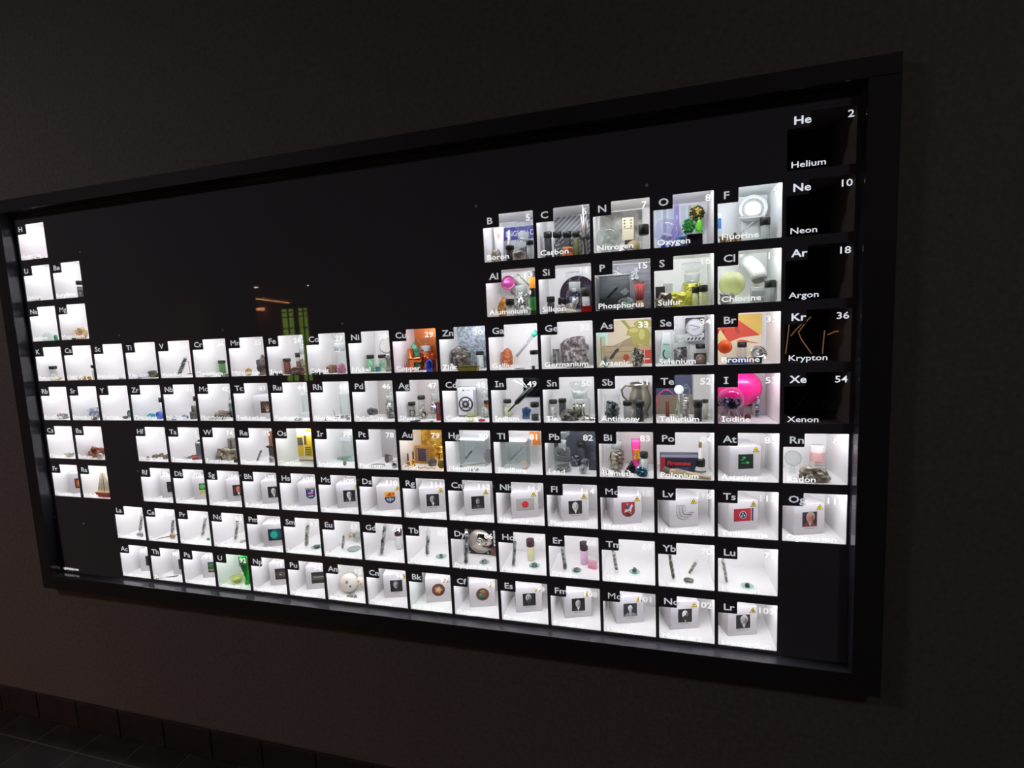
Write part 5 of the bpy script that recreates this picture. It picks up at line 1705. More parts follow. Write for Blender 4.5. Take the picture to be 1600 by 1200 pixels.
for k in range(4):
    a = math.radians(45 + 90 * k)
    MB().lathe([(rr * 0.1, 0.002), (rr * 0.1, 0.0026), (0, 0.0026)], 10, 0, M @ Matrix.Translation((rr * 0.64 * math.cos(a), rr * 0.64 * math.sin(a), 0))).obj('black_stud', mat('#1d1d20', 0.35), t)
MB().lathe([(0.0026, 0), (0.0026, 0.0012), (0, 0.0012)], 14, 0, Matrix.Translation((-w * 0.12, -0.0072, h * 0.88)) @ Matrix.Rotation(math.pi / 2, 4, 'X')).obj('button', mat('#55565a', 0.4), t)
MB().box(w * 0.02, w * 0.22, -0.0076, -0.0072, h * 0.87, h * 0.89).obj('name_line', mat('#8a8b8f', 0.4), t)
loc, w, h = fit(S, 729, 744, 637, yb=652)
t = thing('stubby_bottle', 'small squat clear bottle before the dial' + where(S), 'bottle', loc)
MB().lathe([(0, 0), (w * 0.5, 0), (w * 0.5, h * 0.5), (w * 0.3, h * 0.72), (w * 0.3, h)], 16).obj('glass_body', glass('#eef1ea', 1.0, 0.06), t)
MB().lathe([(0, 0.0006), (w * 0.44, 0.0006), (w * 0.44, h * 0.25), (0, h * 0.25)], 14).obj('contents', mat('#c9c77a', 0.6), t)
jar(S, 749, 764, 597, 'tall clear stoppered jar at the right', stone('#6d706c', '#b9bcb6', '#e2e4df', 260), d=0.085, fill=0.3, n=16, size=0.35)
vial(S, 756.5, 766, 626, 'orange vial with dark cap', '#b8542a', yb=650, cap='#2a2422', fill=1.0, body=glass('#e8b48a', 1.0, 0.25))
single(S, MB().lump(0.010, 0.006, 0.0034, (0, 0, 0.0026), 3, 0.3, 3, 0, -0.7), mat('#d6d22c', 0.7), 'yellow_powder_heap', 'little heap of bright yellow powder', 'powder', Vector((hit(739, 656, 2, cfloor(S)).x, 0.024, cfloor(S))))
single(S, MB().lump(0.0095, 0.006, 0.0030, (0, 0, 0.0024), 5, 0.3, 3, 0, -0.7), mat('#b8241c', 0.7), 'red_powder_heap', 'little heap of bright red powder', 'powder', Vector((hit(757, 655.5, 2, cfloor(S)).x, 0.026, cfloor(S))))
S = 'In'
loc, w, h = fit(S, 806, 845, 592, d=0.115, wide=True)
t = thing('flat_screen', 'black glass screen panel standing at the back' + where(S), 'screen', Vector((cx(S) + OW - 0.036, 0.112, cfloor(S))))
MB().bev(-0.032, 0.032, 0, 0.004, 0.050, OH - 0.002, 0.001).obj('screen_glass', mat('#101014', 0.15), t)
MB().box(-0.033, 0.033, 0.0045, 0.006, 0.046, OH + 0.001).obj('metal_back', mat('#a4a6aa', 0.3, 0.7), t)
MB().box(-0.02, 0.02, 0.002, 0.006, 0, 0.047).obj('stand', mat('#c9cccd', 0.4), t)
a, b = hit(794, 643, 1, 0.035), hit(832, 603, 1, 0.055)
o_ = Vector((a.x, a.y, cfloor(S)))
t = thing('soldering_tool', 'black slanting hand tool with silver tweezer arms' + where(S), 'tool', o_)
v = b - a
MB().tube([a - o_, a + v * 0.32 - o_], 0.0022, 10).obj('tip', mat('#1b1a1c', 0.35), t)
MB().tube([a + v * 0.30 - o_, a + v * 0.36 - o_, a + v * 0.92 - o_, a + v - o_], [0.0036, 0.0062, 0.0066, 0.004], 14).obj('handle', mat('#151517', 0.35), t)
for k, (px, py) in enumerate(((804, 594), (812, 592))):
    e = hit(px, py, 1, 0.05)
    MB().tube([a + v * 0.86 - o_, (a + v * 0.86).lerp(e, 0.5) - o_, e - o_], [0.0010, 0.0016, 0.0036 if k == 0 else 0.0016], 8).obj('tweezer_arm', mat('#d6d7d9', 0.25, 0.6), t)
MB().tube([a - o_, Vector((a.x, a.y, cfloor(S))) - o_], 0.0009, 6).obj('support', GLASS, t)
vial(S, 787, 799.5, 624.5, 'left vial of pale yellow powder', '#d3d3ac', yb=651, fill=0.7)
rock(S, 815, 830, 636, 'pointed blue azurite like crystal', stone('#1f3158', '#3a5688', '#7a90b4', 160, 0.35), yb=655, seed=17, amp=0.4)
vial(S, 829, 842.5, 629, 'right vial holding a dark metal rod', '#3a3a3c', yb=657.5, fill=0.45, capf=0.26)
S = 'Sn'
vial(S, 858.4, 871.5, 625, 'left vial of pale tin chips', '#b5b3ac', yb=654, fill=0.75, grain=stone('#77756e', '#b5b3ac', '#eceae4', 380))
vial(S, 872.5, 885.5, 623.4, 'right vial of dark tin oxide', '#3a393b', yb=650, fill=1.0)
jar(S, 889, 922, 597, 'large stoppered jar holding tin sticks', stone('#5d5a50', '#b9b6a8', '#efede2', 120, 0.2, 0.6), d=0.07, fill=0.0, n=0)
for k in range(4):
    q = hit(898 + k * 4.6, 648, 1, 0.07)
    single(S, MB().tube([(0, 0, 0.001), (0.001 * (k - 1), 0, 0.036 + 0.002 * (k % 2))], 0.0032, 8), mat(('#6b6858', '#c9c6b6', '#8a8778', '#d6d4c8')[k], 0.2, 0.8), 'tin_stick', ('leftmost', 'second', 'third', 'rightmost')[k] + ' upright metal stick inside the large jar', 'metal sample', Vector((q.x, 0.07, cfloor(S) + 0.001)), 0, 'sticks in the jar')
rock(S, 873.6, 904, 641.5, 'dark layered cassiterite rock', stone('#1d1a16', '#3d382f', '#8a8478', 190, 0.4), yb=658, seed=25, amp=0.25)
for k in range(5):
    rock(S, 903 + k * 5, 912 + k * 5, 651.5 - (k % 2), ('leftmost', 'second', 'third', 'fourth', 'rightmost')[k] + ' of the bright silver tin drops', mat('#d3d1c6', 0.18, 0.8), yb=657.5 - (k % 2), seed=70 + k, sub=2, amp=0.5)
S = 'Sb'
jar(S, 943, 970, 616.7, 'open glass jar of dark antimony crystals', stone('#1f2024', '#4f5258', '#a8abb0', 240, 0.25, 0.5), yb=659, fill=0.72, n=34, size=0.32, stopper=False, neck=0.88)
vial(S, 973.4, 987.5, 626.8, 'left vial of grey powder', '#a6a3a0', yb=657, fill=1.0, capf=0.23)
vial(S, 992.6, 1007, 627, 'right vial of black powder', '#2f2f36', yb=659, fill=1.0, capf=0.24)
q = hit(997, 641, 2, cfloor(S))
loc, w, h = fit(S, 982, 1018, 598, d=0.085)
t = thing('pewter_mug', 'round bellied pewter mug with one handle' + where(S), 'mug', loc)
PEW = mat('#8d8778', 0.28, 0.9)
rb = w * 0.5
MB().lathe([(0, 0), (rb * 0.72, 0), (rb * 0.76, h * 0.06), (rb * 0.6, h * 0.16), (rb * 0.9, h * 0.34), (rb, h * 0.48), (rb * 0.94, h * 0.62), (rb * 0.74, h * 0.8), (rb * 0.74, h * 0.9), (rb * 0.92, h), (rb * 0.87, h), (rb * 0.68, h * 0.88), (rb * 0.68, h * 0.78), (0, h * 0.2)], 30).obj('body', PEW, t)
MB().tube([(rb * 0.985 * math.cos(6.2832 * k / 30), rb * 0.985 * math.sin(6.2832 * k / 30), h * 0.55) for k in range(30)], 0.0007, 5, 0, True).obj('belly_ring', PEW, t)
MB().tube([Vector((-rb * 0.7, 0, h * 0.9)), Vector((-rb * 1.25, 0, h * 0.93)), Vector((-rb * 1.62, 0, h * 0.8)), Vector((-rb * 1.5, 0, h * 0.62)), Vector((-rb * 1.1, 0, h * 0.48)), Vector((-rb * 0.95, 0, h * 0.42))], [0.0022, 0.0026, 0.0026, 0.0024, 0.0022, 0.002], 10).obj('handle', PEW, t)
S = 'Te'
back(S, mat('#39415c', 0.5), 0.0, 0.72, 0.40, 1.0)
back(S, mat('#8f7f6c', 0.5), 0.0, 0.72, 0.0, 0.40)
MB().box(INX0 + W_ * 0.735, INX1 - 0.0005, 0.131, 0.134, INZ0 + 0.0005, OH + 0.008).obj('pale_strip', mat('#c9c8c0', 0.5), COMP[S])
t = thing('pink_cable', 'curved pink plastic cable loop' + where(S), 'cable', Vector((cx(S) + 0.02, 0.09, cfloor(S))))
pts = [hit(px, py, 1, 0.09) for px, py in ((1023, 648), (1025, 632), (1029, 617), (1036, 610), (1043, 609), (1049, 613), (1055, 620))]
MB().tube([p - Vector(t.location) for p in pts], 0.0014, 8).obj('cable_loop', mat('#c23f6e', 0.4), t)
MB().tube([Vector(t.location) * 0 + Vector((pts[0].x - t.location.x, 0, 0)), pts[0] - Vector(t.location)], 0.0014, 8).obj('cable_end', mat('#c23f6e', 0.4), t)
a, b = segment(S, (1072, 598), (1070, 653), 0.05)
ampoule(S, (1072, 600), (1070, 654), 14, 'large ampoule of bright silver tellurium', stone('#4f4e4c', '#a8a6a2', '#f0eeea', 260, 0.2, 0.6), d=0.05, fill=(0.03, 0.7), n=9)
q = hit(1061, 609, 1, 0.075)
t = thing('white_cup', 'white round lid with a pink rim raised on a stem' + where(S), 'lid', Vector((q.x, 0.078, cfloor(S))))
zc = q.z - cfloor(S)
M = Matrix.Translation((0, 0, zc)) @ Matrix.Rotation(math.radians(82), 4, 'X')
MB().lathe([(0, -0.004), (0.010, -0.004), (0.0105, 0.001), (0.009, 0.002), (0, 0.0022)], 24, 0, M).obj('disc', mat('#e6e6ea', 0.35), t)
MB().tube([M @ Vector((0.0102 * math.cos(6.2832 * k / 24), 0.0102 * math.sin(6.2832 * k / 24), 0.001)) for k in range(24)], 0.0007, 5, 0, True).obj('rim_ring', mat('#c9dce6', 0.3), t)
MB().tube([(0, 0.002, 0), (0, 0.002, zc - 0.008)], 0.0016, 8).obj('stem', mat('#b9c4bc', 0.35), t)
loc, w, h = fit(S, 1040, 1046, 628, yb=651)
single(S, MB().cyl(w * 0.5, 0, h, 14), mat('#6b3220', 0.45), 'brown_rod', 'short upright red brown rod', 'rod', loc)
loc, w, h = fit(S, 1026, 1056, 650, yb=656, wide=True)
single(S, MB().bev(-0.018, 0.018, -0.010, 0.010, 0, 0.003, 0.0008), mat('#d9d6cf', 0.4), 'white_tray', 'low white tray at the front left', 'tray', Vector((cx(S) + 0.026, 0.030 + 0.03, cfloor(S))))
ampoule(S, (1061, 622), (1057, 650), 6, 'small greenish glass ampoule left of the large one', stone('#6a7a5a', '#a8b498', '#dfe4d4', 260), d=0.065, n=5)
vial(S, 1083, 1098, 626, 'dark vial with black cap', '#2a2328', yb=659, fill=1.0, capf=0.30)
vial(S, 1096, 1107, 624, 'clear vial with flat black lid behind the dark one', '#b9b8a4', d=0.065, fill=0.9, capf=0.16)
S = 'I'
back(S, mat('#4a4347', 0.5), 0.0, 0.76, 0.16, 1.0)
back(S, mat('#d8d2d4', 0.45), 0.77, 1.0, 0.0, 1.0)
q = hit(1155, 607, 1, 0.10)
t = thing('pink_balloon', 'large glossy pink balloon behind the glass globe' + where(S), 'balloon', Vector((cx(S) + 0.056, 0.096, cfloor(S))))
MB().ball(0.048, (0, 0, 0.068), 4, 0, (1.08, 0.6, 0.92)).obj('balloon_skin', mat('#e0217e', 0.22), t)
MB().cyl(0.012, 0.0, 0.03, 16).obj('stand_ring', glass('#e6d0da', 0.8, 0.1), t)
globe(S, 1121, 1164, 604, 'round glass flask of dark iodine flakes on wire legs', 0.035, glass('#f4eef6', 1.0), lambda t, r, z: (lumps_in(r * 0.8, z - r * 0.75, z + r * 0.15, 40, r * 0.2, 9).obj('iodine_flakes', stone('#1c1626', '#4a4058', '#a79fb4', 300, 0.25, 0.4), t), [MB().tube([(r * 0.5 * math.cos(a), r * 0.5 * math.sin(a), z - r * 0.8), (r * 0.95 * math.cos(a), r * 0.8 * math.sin(a), 0.001)], 0.0009, 6).obj('wire_leg', mat('#b9b3b6', 0.3, 0.6), t) for a in (0.3, 1.6, 2.9, 4.3, 5.4)]))
loc, w, h = fit(S, 1163, 1173.5, 645.5, yb=657)
single(S, MB().lump(w * 0.5, w * 0.5, w * 0.5, (0, 0, w * 0.5), 2, 0.08, 3, 0, -0.85, 0.03, True), mat('#5a2622', 0.45), 'brown_ball', 'small dark red brown ball', 'ball', loc)
ampoule(S, (1184.5, 616), (1183, 653), 9.5, 'upright silver foiled glass tube', stone('#3a3840', '#9c9aa4', '#f0eef4', 200, 0.15, 0.7), None, fill=(0.05, 0.9), n=8)
# ================================================================== row 6
rock('Cs', 100, 118, 707.5, 'low pale tan mineral', stone('#a89a86', '#cfc4b2', '#e8e0d4', 200), yb=714.5, seed=3, amp=0.4)
rock('Ba', 136, 166, 696.5, 'red brown barite rose rock', stone('#4c2418', '#83462e', '#c08a70', 170), d=0.055, seed=8, amp=0.4, fine=0.3)
rock('Ba', 151, 164, 708, 'small pale rock before the red one', stone('#8f8478', '#c4baac', '#e6e0d6', 220), d=0.022, seed=9, sub=2)
for i, (a, b, c, e) in enumerate(((227.5, 234, 713, 718), (236, 249, 711, 718), (246, 256, 709, 714.5), (253, 264, 710.5, 717.5))):
    rock('Hf', a, b, c, ('leftmost', 'second', 'third', 'rightmost')[i] + ' of the brown grey metal nuggets', stone('#3f342c', '#6e6054', '#a4988c', 260, 0.4, 0.3), yb=e, seed=i + 80, amp=0.5, sub=2)
loc, w, h = fit('Ta', 305, 320, 687, d=0.06)
t = thing('grey_flask', 'grey metal flask with a narrow neck' + where('Ta'), 'flask', loc)
MB().lathe([(0, 0), (w * 0.48, 0), (w * 0.5, 0.002), (w * 0.5, h * 0.82), (w * 0.4, h * 0.9), (w * 0.2, h * 0.93)], 18).obj('flask_body', mat('#74787a', 0.3, 0.6), t)
MB().cyl(w * 0.2, h * 0.92, h, 12).obj('stopper', mat('#3a3c3e', 0.4), t)
rock('Ta', 298, 318, 711, 'low red and grey ore piece', stone('#7c2a2c', '#a8484a', '#5a4a4a', 160), yb=718.5, seed=12, amp=0.4)
for i, (a, b, c, e) in enumerate(((287, 294, 714, 718.5), (293, 300, 713, 717.5))):
    rock('Ta', a, b, c, ('left', 'right')[i] + ' small silver grey chip', stone('#55585a', '#9a9d9e', '#d8dadb', 300, 0.3, 0.5), yb=e, seed=90 + i, sub=2)
rock('W', 336, 372, 701, 'heaped brown folded rock', stone('#3a342a', '#7a6f5c', '#b8ae98', 130), yb=718, seed=27, amp=0.55, fine=0.35)
loc, w, h = fit('W', 357, 371, 685, d=0.10)
t = thing('metal_cabinet_block', 'tall grey brown metal block behind the rock' + where('W'), 'block', loc)
MB().bev(-w * 0.5, w * 0.5, -0.008, 0.008, 0, h, 0.001).obj('block_body', mat('#7d786f', 0.4, 0.3), t)
MB().box(-w * 0.1, w * 0.12, -0.0088, -0.008, 0.002, h * 0.92).obj('dark_slot', mat('#3a3530', 0.5), t)
loc, w, h = fit('W', 366, 374, 716, d=0.03)
single('W', MB().bev(-0.005, 0.005, -0.005, 0.005, 0, 0.010, 0.0008), mat('#2f2a27', 0.4, 0.3), 'dark_block', 'small dark block at the right edge', 'block', loc)
loc, w, h = fit('Re', 418.7, 430, 674, d=0.085)
t = thing('brown_card', 'tall narrow brown card' + where('Re'), 'card', loc)
MB().bev(-w * 0.5, w * 0.5, -0.002, 0.002, h * 0.42, h, 0.0006).obj('card_sheet', mat('#75452c', 0.5), t)
MB().box(-w * 0.2, w * 0.1, -0.0012, 0.0012, 0, h * 0.42).obj('card_stand', mat('#4a3a30', 0.5), t)
loc, w, h = fit('Re', 414, 430, 696, d=0.07)
t = thing('jet_turbine_blade', 'dark metal blade piece beside the brown card' + where('Re'), 'metal part', loc)
MB().prism([(-w * 0.5, h * 0.9), (-w * 0.2, h), (w * 0.5, h * 0.98), (w * 0.45, h * 0.86), (w * 0.12, h * 0.84), (w * 0.18, 0), (-w * 0.02, 0), (-w * 0.06, h * 0.82)], -0.003, 0.003).obj('blade', mat('#4e4a44', 0.35, 0.7), t)
ampoule('Re', (408.6, 703), (402, 721), 5, 'small leaning ampoule of grey grains', STEEL, None, fill=(0.05, 0.9), n=6)
rock('Re', 420, 429, 713, 'rough grey metal lump', stone('#4e4c4a', '#8a8886', '#cfcdca', 300, 0.3, 0.5), yb=723, seed=11, amp=0.5)
loc, w, h = fit('Os', 463, 491, 677, d=0.09, wide=True)
W2 = 0.062
t = thing('yellow_leaflet', 'yellow printed leaflet with dark picture squares' + where('Os'), 'leaflet', Vector((cx('Os') + 0.049 + W2 / 2, 0.032, cfloor('Os'))))
MB().box(-W2 / 2, W2 / 2, 0, 0.0012, 0.006, OH - 0.004).obj('paper_sheet', mat('#e9e5d2', 0.6), t)
p = Print()
p.lay(rect(0, 0.32, 0.16, 0.8), '#d8b828')
p.lay(rect(0.36, 1.0, 0.16, 0.8), '#dcbc2a')
p.lay(rect(0.5, 1.0, 0.9, 1.0), '#d8b020')
p.lay(rect(0.02, 0.3, 0.5, 0.74), '#5a5040')
p.lay(rect(0.36, 0.5, 0.52, 0.8), '#5e4c26')
p.lay(rect(0.8, 1.0, 0.3, 0.72), '#4a4438')
for k in range(4):
    p.lay(rect(0.4, 0.7, 0.22 + k * 0.07, 0.24 + k * 0.07), '#6e5a1c')
p.lay(rect(0.04, 0.9, 0.03, 0.055), '#8a7a3a')
p.done(t, (-W2 / 2, 0, 0.008), W2, OH - 0.014, 'yellow_print')
loc, r = dish('Ir', 512, 532, 719.5, 'flat clear glass dish holding a grey sliver', 'thin dark grey metal sliver on the glass dish', STEEL, 0.42, 0.14, 0.3, 5)
loc, w, h = fit('Ir', 534, 555, 682, d=0.085)
t = thing('acrylic_case', 'tall clear acrylic case with a grey lid band' + where('Ir'), 'case', loc)
MB().box(-w * 0.45, w * 0.45, -0.012, 0.012, 0, h * 0.86).obj('case_body', glass('#eef4f2', 0.7, 0.06), t)
MB().box(-w * 0.5, w * 0.5, -0.013, 0.013, h * 0.86, h).obj('lid', mat('#a9afae', 0.4), t)
single('Ir', MB().lump(0.0052, 0.0016, 0.0075, (0, 0, 0.0072), 4, 0.25, 2), mat('#a49468', 0.35, 0.5), 'pen_nib', 'small golden grey curved nib standing at the front', 'nib', Vector((hit(540.5, 727, 2, cfloor('Ir')).x, 0.030, cfloor('Ir'))), 0.4)
S = 'Pt'
back(S, mat('#a8a6a4', 0.45), 0.0, 1.0, 0.0, 1.0)
q = hit(594, 726, 2, cfloor(S))
t = thing('silver_bracelet', 'braided silver chain bracelet lying in a loop' + where(S), 'bracelet', Vector((q.x, 0.036, cfloor(S))))
m = MB()
for k in range(40):
    a = 6.2832 * k / 40
    m.ball(0.0017, (0.021 * math.cos(a), 0.015 * math.sin(a), 0.0018 + 0.0003 * (k % 2)), 1)
c = m.obj('chain_links', mat('#8f8f8e', 0.2, 0.9), t)
c['kind'] = 'stuff'
q = hit(606, 712, 1, 0.075)
t = thing('spark_plug', 'stubby metal spark plug lying on its side' + where(S), 'spark plug', Vector((q.x, 0.075, cfloor(S))))
M = Matrix.Translation((-0.010, 0, 0.012)) @ Matrix.Rotation(math.radians(90), 4, 'Y') @ Matrix.Rotation(math.radians(-25), 4, 'X')
MB().lathe([(0, 0), (0.009, 0), (0.0115, 0.003), (0.0115, 0.009), (0.009, 0.011)], 6, 0, M, False).obj('hex_nut', mat('#6f6b66', 0.3, 0.9), t)
MB().lathe([(0.008, 0.011), (0.008, 0.016), (0.0065, 0.017), (0.0065, 0.022)], 16, 0, M).obj('thread', mat('#8d8a86', 0.25, 0.9), t)
MB().lathe([(0.0045, 0.022), (0.0045, 0.026), (0.002, 0.027), (0.002, 0.030), (0, 0.030)], 12, 0, M).obj('electrode', mat('#d8d5d0', 0.25, 0.6), t)
rock(S, 612, 622, 722, 'small silver ring shaped lump at the right', mat('#a4a4a2', 0.2, 0.9), yb=731, seed=5, sub=2, amp=0.5)
S = 'Au'


def goldleaf(nt, b):
    v = coords(nt)
    n = nt.nodes.new('ShaderNodeTexNoise')
    n.inputs['Scale'].default_value = 70
    n.inputs['Detail'].default_value = 5
    nt.links.new(v, n.inputs['Vector'])
    nt.links.new(ramp(nt, n.outputs['Fac'], [(0.35, '#a87c26'), (0.55, '#d8b04a'), (0.7, '#f0dc98')]), b.inputs['Base Color'])


back(S, textured('gold_leaf', goldleaf, 0.35, 0.5), 0.0, 1.0, 0.0, 1.0)
GOLD = mat('#d9a33a', 0.22, 1.0)
loc, w, h = fit(S, 647, 676, 698, yb=727)
t = thing('chip_carrier', 'square gold framed chip with a dark violet window' + where(S), 'microchip', loc, -0.08)
MB().bev(-w * 0.5, w * 0.5, -0.003, 0.003, 0, h, 0.001).obj('gold_frame', mat('#b5863c', 0.3, 0.5), t)
MB().box(-w * 0.36, w * 0.3, -0.0038, -0.003, h * 0.14, h * 0.84).obj('dark_window', mat('#4a3a48', 0.3), t)
for k in range(6):
    for sx_ in (-0.34, 0.24):
        MB().box(w * sx_, w * (sx_ + 0.05), -0.0042, -0.0038, h * (0.18 + 0.11 * k), h * (0.23 + 0.11 * k)).obj('contact_pad', mat('#e6d8c0', 0.3, 0.4), t)
for i, (a, b, c, e) in enumerate(((634.5, 640.5, 708, 725), (643, 648.5, 705, 729))):
    loc, w, h = fit(S, a, b, c, yb=e)
    t = thing('gold_connector', ('left', 'right')[i] + ' slim gold plated plug standing upright' + where(S), 'connector', loc)
    MB().lathe([(0, 0), (w * 0.5, 0), (w * 0.5, h * 0.4), (w * 0.3, h * 0.44)], 12).obj('sleeve', GOLD, t)
    MB().lathe([(w * 0.24, h * 0.44), (w * 0.24, h * 0.9), (0, h)], 10).obj('pin', mat('#8a6428', 0.3, 0.9), t)
q = hit(684, 704, 1, 0.06)
t = thing('gold_figure', 'knotted golden ornament' + where(S), 'ornament', Vector((q.x, 0.07, cfloor(S))))
zc = q.z - cfloor(S)
MB().tube([(0.0085 * math.cos(2 * a) * (1 + 0.3 * math.cos(3 * a)), 0.004 * math.sin(3 * a), zc + 0.012 * math.sin(a) + 0.003 * math.sin(5 * a)) for a in [6.2832 * k / 60 for k in range(60)]], 0.0028, 8, 0, True).obj('knot', GOLD, t)
MB().cyl(0.004, 0, zc - 0.008, 12).obj('stem', GOLD, t)
q = hit(688.5, 721, 1, 0.03)
o = MB().lathe([(0, -0.001), (0.0105, -0.001), (0.011, 0), (0.0105, 0.001), (0.0095, 0.0006), (0, 0.0006)], 28, 0, Matrix.Rotation(math.radians(78), 4, 'X')).obj('gold_coin', mat('#e6c468', 0.25, 0.9), None, (min(q.x, cx(S) + OW - 0.012), 0.034, cfloor(S) + 0.0110))
tag(o, 'large bright gold coin standing on edge' + where(S), 'coin')
rock(S, 668, 683, 716, 'dark grey gold ore rock', stone('#2f2b28', '#55504b', '#8a8178', 200), yb=729, seed=4, amp=0.3)
pts = [hit(px, py, 2, cfloor(S) + 0.0015) for px, py in ((649, 731), (653, 729.5), (658, 731.5), (663, 729.5), (668, 731.5), (674, 730.5), (680, 732))]
o_ = pts[0].copy()
o_.z = cfloor(S)
single(S, MB().tube([p - o_ for p in pts], 0.0013, 6), GOLD, 'gold_chain', 'thin gold chain winding across the front', 'chain', o_)
for k in range(3):
    q = hit(632.5 + k * 5, 729.5, 2, cfloor(S))
    single(S, MB().lathe([(0.0028, 0), (0.0036, 0.0012), (0.0028, 0.0024), (0.002, 0.0012), (0.0028, 0)], 14), mat('#e8ded0', 0.2, 0.6), 'earring_ring', ('leftmost', 'middle', 'rightmost')[k] + ' tiny pale ring lying in a row', 'ring', Vector((q.x, 0.022, cfloor(S))), 0, 'tiny rings')
S = 'Hg'


def clear_case(S, xl, xr, yt, d, label, lidc='#d3d9dc'):
    loc, w, h = fit(S, xl, xr, yt, d=d)
    t = thing('acrylic_case', label + where(S), 'case', loc)
    m = MB()
    m.box(-w * 0.5, w * 0.5, 0.019, 0.02, 0, h)
    m.box(-w * 0.5, w * 0.5, -0.02, -0.019, 0, h)
    m.box(-w * 0.5, -w * 0.5 + 0.001, -0.019, 0.019, 0, h)
    m.box(w * 0.5 - 0.001, w * 0.5, -0.019, 0.019, 0, h)
    m.obj('case_body', glass('#f6f9f9', 0.6, 0.04), t)
    MB().bev(-w * 0.51, w * 0.51, -0.021, 0.021, h, h + 0.006, 0.001).obj('lid', mat(lidc, 0.35), t)


clear_case(S, 720, 763, 686, 0.085, 'clear case with a pale lid')
ampoule(S, (746, 694), (727.5, 716.5), 4, 'slanting thin glass tube of dark mercury', mat('#4c5458', 0.15, 0.8), d=0.08, fill=(0.02, 0.5), n=4)
rock(S, 756, 769, 701.5, 'dark maroon cinnabar rock', stone('#3a1420', '#5e2434', '#8a4a58', 180), yb=722, seed=6, amp=0.25)
a, b = hit(721.5, 728.5, 2, cfloor(S) + 0.002), hit(760, 722.5, 2, cfloor(S) + 0.002)
o_ = Vector((a.x, a.y, cfloor(S)))
t = thing('thermometer', 'pale yellow green thermometer rod lying across' + where(S), 'thermometer', o_)
MB().tube([a - o_, b - o_], 0.0021, 10).obj('glass_rod', mat('#c3c69e', 0.3), t)
MB().tube([a - o_ + Vector((0, -0.0016, 0.0014)), (b - o_) * 0.92 + Vector((0, -0.0016, 0.0014))], 0.0005, 5).obj('dark_thread', mat('#5e5e4a', 0.4), t)
MB().tube([a - o_, a - o_ + (a - b).normalized() * 0.006], [0.0021, 0.0011], 10).obj('bulb', mat('#7a7a6e', 0.3, 0.4), t)
for k in range(4):
    rock(S, 730 + k * 4.6, 734.5 + k * 4.6, 732, ('leftmost', 'second', 'third', 'rightmost')[k] + ' of the tiny silver mercury drops', mat('#a8acb0', 0.12, 0.9), yb=735.5, seed=2, sub=2, amp=0.05)
S = 'Tl'
clear_case(S, 785, 826, 688, 0.085, 'clear case around a slanting tube', '#dcdcdc')
ampoule(S, (820.5, 695), (798.6, 718.6), 3.4, 'slanting thin glass tube of grey wire', mat('#8d8f92', 0.3, 0.7), d=0.07, fill=(0.02, 0.85), n=5)
q = hit(835, 686, 1, 0.10)
t = thing('orange_packet', 'orange packet of rat poison with pale print' + where(S), 'packet', Vector((q.x, 0.104, cfloor(S))))
zc = q.z - cfloor(S)
MB().bev(-0.014, 0.014, -0.002, 0.004, zc - 0.017, zc + 0.019, 0.0008).obj('packet_body', mat('#d0803a', 0.45), t)
MB().box(-0.014, -0.006, -0.0026, -0.002, zc - 0.017, zc + 0.004).obj('white_strip', mat('#e9e4da', 0.5), t)
MB().box(-0.011, -0.0095, -0.003, -0.0026, zc - 0.014, zc + 0.001).obj('dark_print', mat('#3a3230', 0.5), t)
for k in range(3):
    MB().box(-0.004, 0.012, -0.0026, -0.002, zc - 0.013 + 0.005 * k, zc - 0.0115 + 0.005 * k).obj('print_line', mat('#8a4a1c', 0.5), t)
MB().box(-0.008, 0.008, -0.001, 0.003, 0, zc - 0.017).obj('stand', GLASS, t)
q = hit(829, 722, 2, cfloor(S))
t = thing('straw_wreath', 'pale straw coloured curl of wire wool' + where(S), 'wire wool', Vector((min(q.x, cx(S) + 0.09), 0.045, cfloor(S))))
m = MB()
rnd = random.Random(4)
for j in range(7):
    f0 = rnd.uniform(0, 0.6)
    m.tube([((0.009 + 0.0022 * math.sin(j * 2 + a * 3)) * math.cos(a), 0.003 * math.sin(a * 2 + j), 0.0125 + (0.0105 + 0.001 * math.cos(j + a * 4)) * math.sin(a)) for a in [f0 - 2.0 + 4.6 * k / 22 for k in range(23)]], 0.0006, 5)
c = m.obj('strands', mat('#c9b48c', 0.5), t)
c['kind'] = 'stuff'
S = 'Pb'
back(S, stone('#45484f', '#565a62', '#63676f', 60, 0.45, 0.3), 0.0, 1.0, 0.0, 1.0)
t, loc, w, h = jar(S, 866, 892, 674, 'tall glass bottle of coiled lead strips', None, yb=738, n=0, glassm=glass('#e6ebe9', 0.9, 0.06), shoulder=0.56, neck=0.5)
m = MB()
for j in range(5):
    rr = w * 0.36
    m.tube([(rr * math.cos(a), rr * math.sin(a), h * (0.06 + 0.085 * j) + 0.0035 * math.cos(a + j)) for a in [6.2832 * k / 24 for k in range(24)]], 0.0016, 6, 0, True)
c = m.obj('lead_coils', mat('#8a8d8a', 0.25, 0.8), t)
c['kind'] = 'stuff'
vial(S, 901.5, 915, 690, 'dark glass vial with a wide flat lid at the back', '#2c2f33', d=0.10, cap='#202225', fill=0.9, capf=0.2, body=glass('#7a8086', 1.0, 0.3))
rock(S, 890.6, 909, 711, 'blue grey cubic galena rock', stone('#22242b', '#4e525c', '#9a9eaa', 240, 0.25, 0.4), yb=729, seed=33, amp=0.45, fine=0.3)
rock(S, 907.5, 920, 715.5, 'smaller dark grey rock right of the galena', stone('#2c2e30', '#5a5d60', '#989b9d', 240), yb=731, seed=34, amp=0.4)
loc, w, h = fit(S, 904, 918, 728, yb=741)
t = thing('glass_paperweight', 'small clear lead glass sphere at the front' + where(S), 'glass sphere', loc)
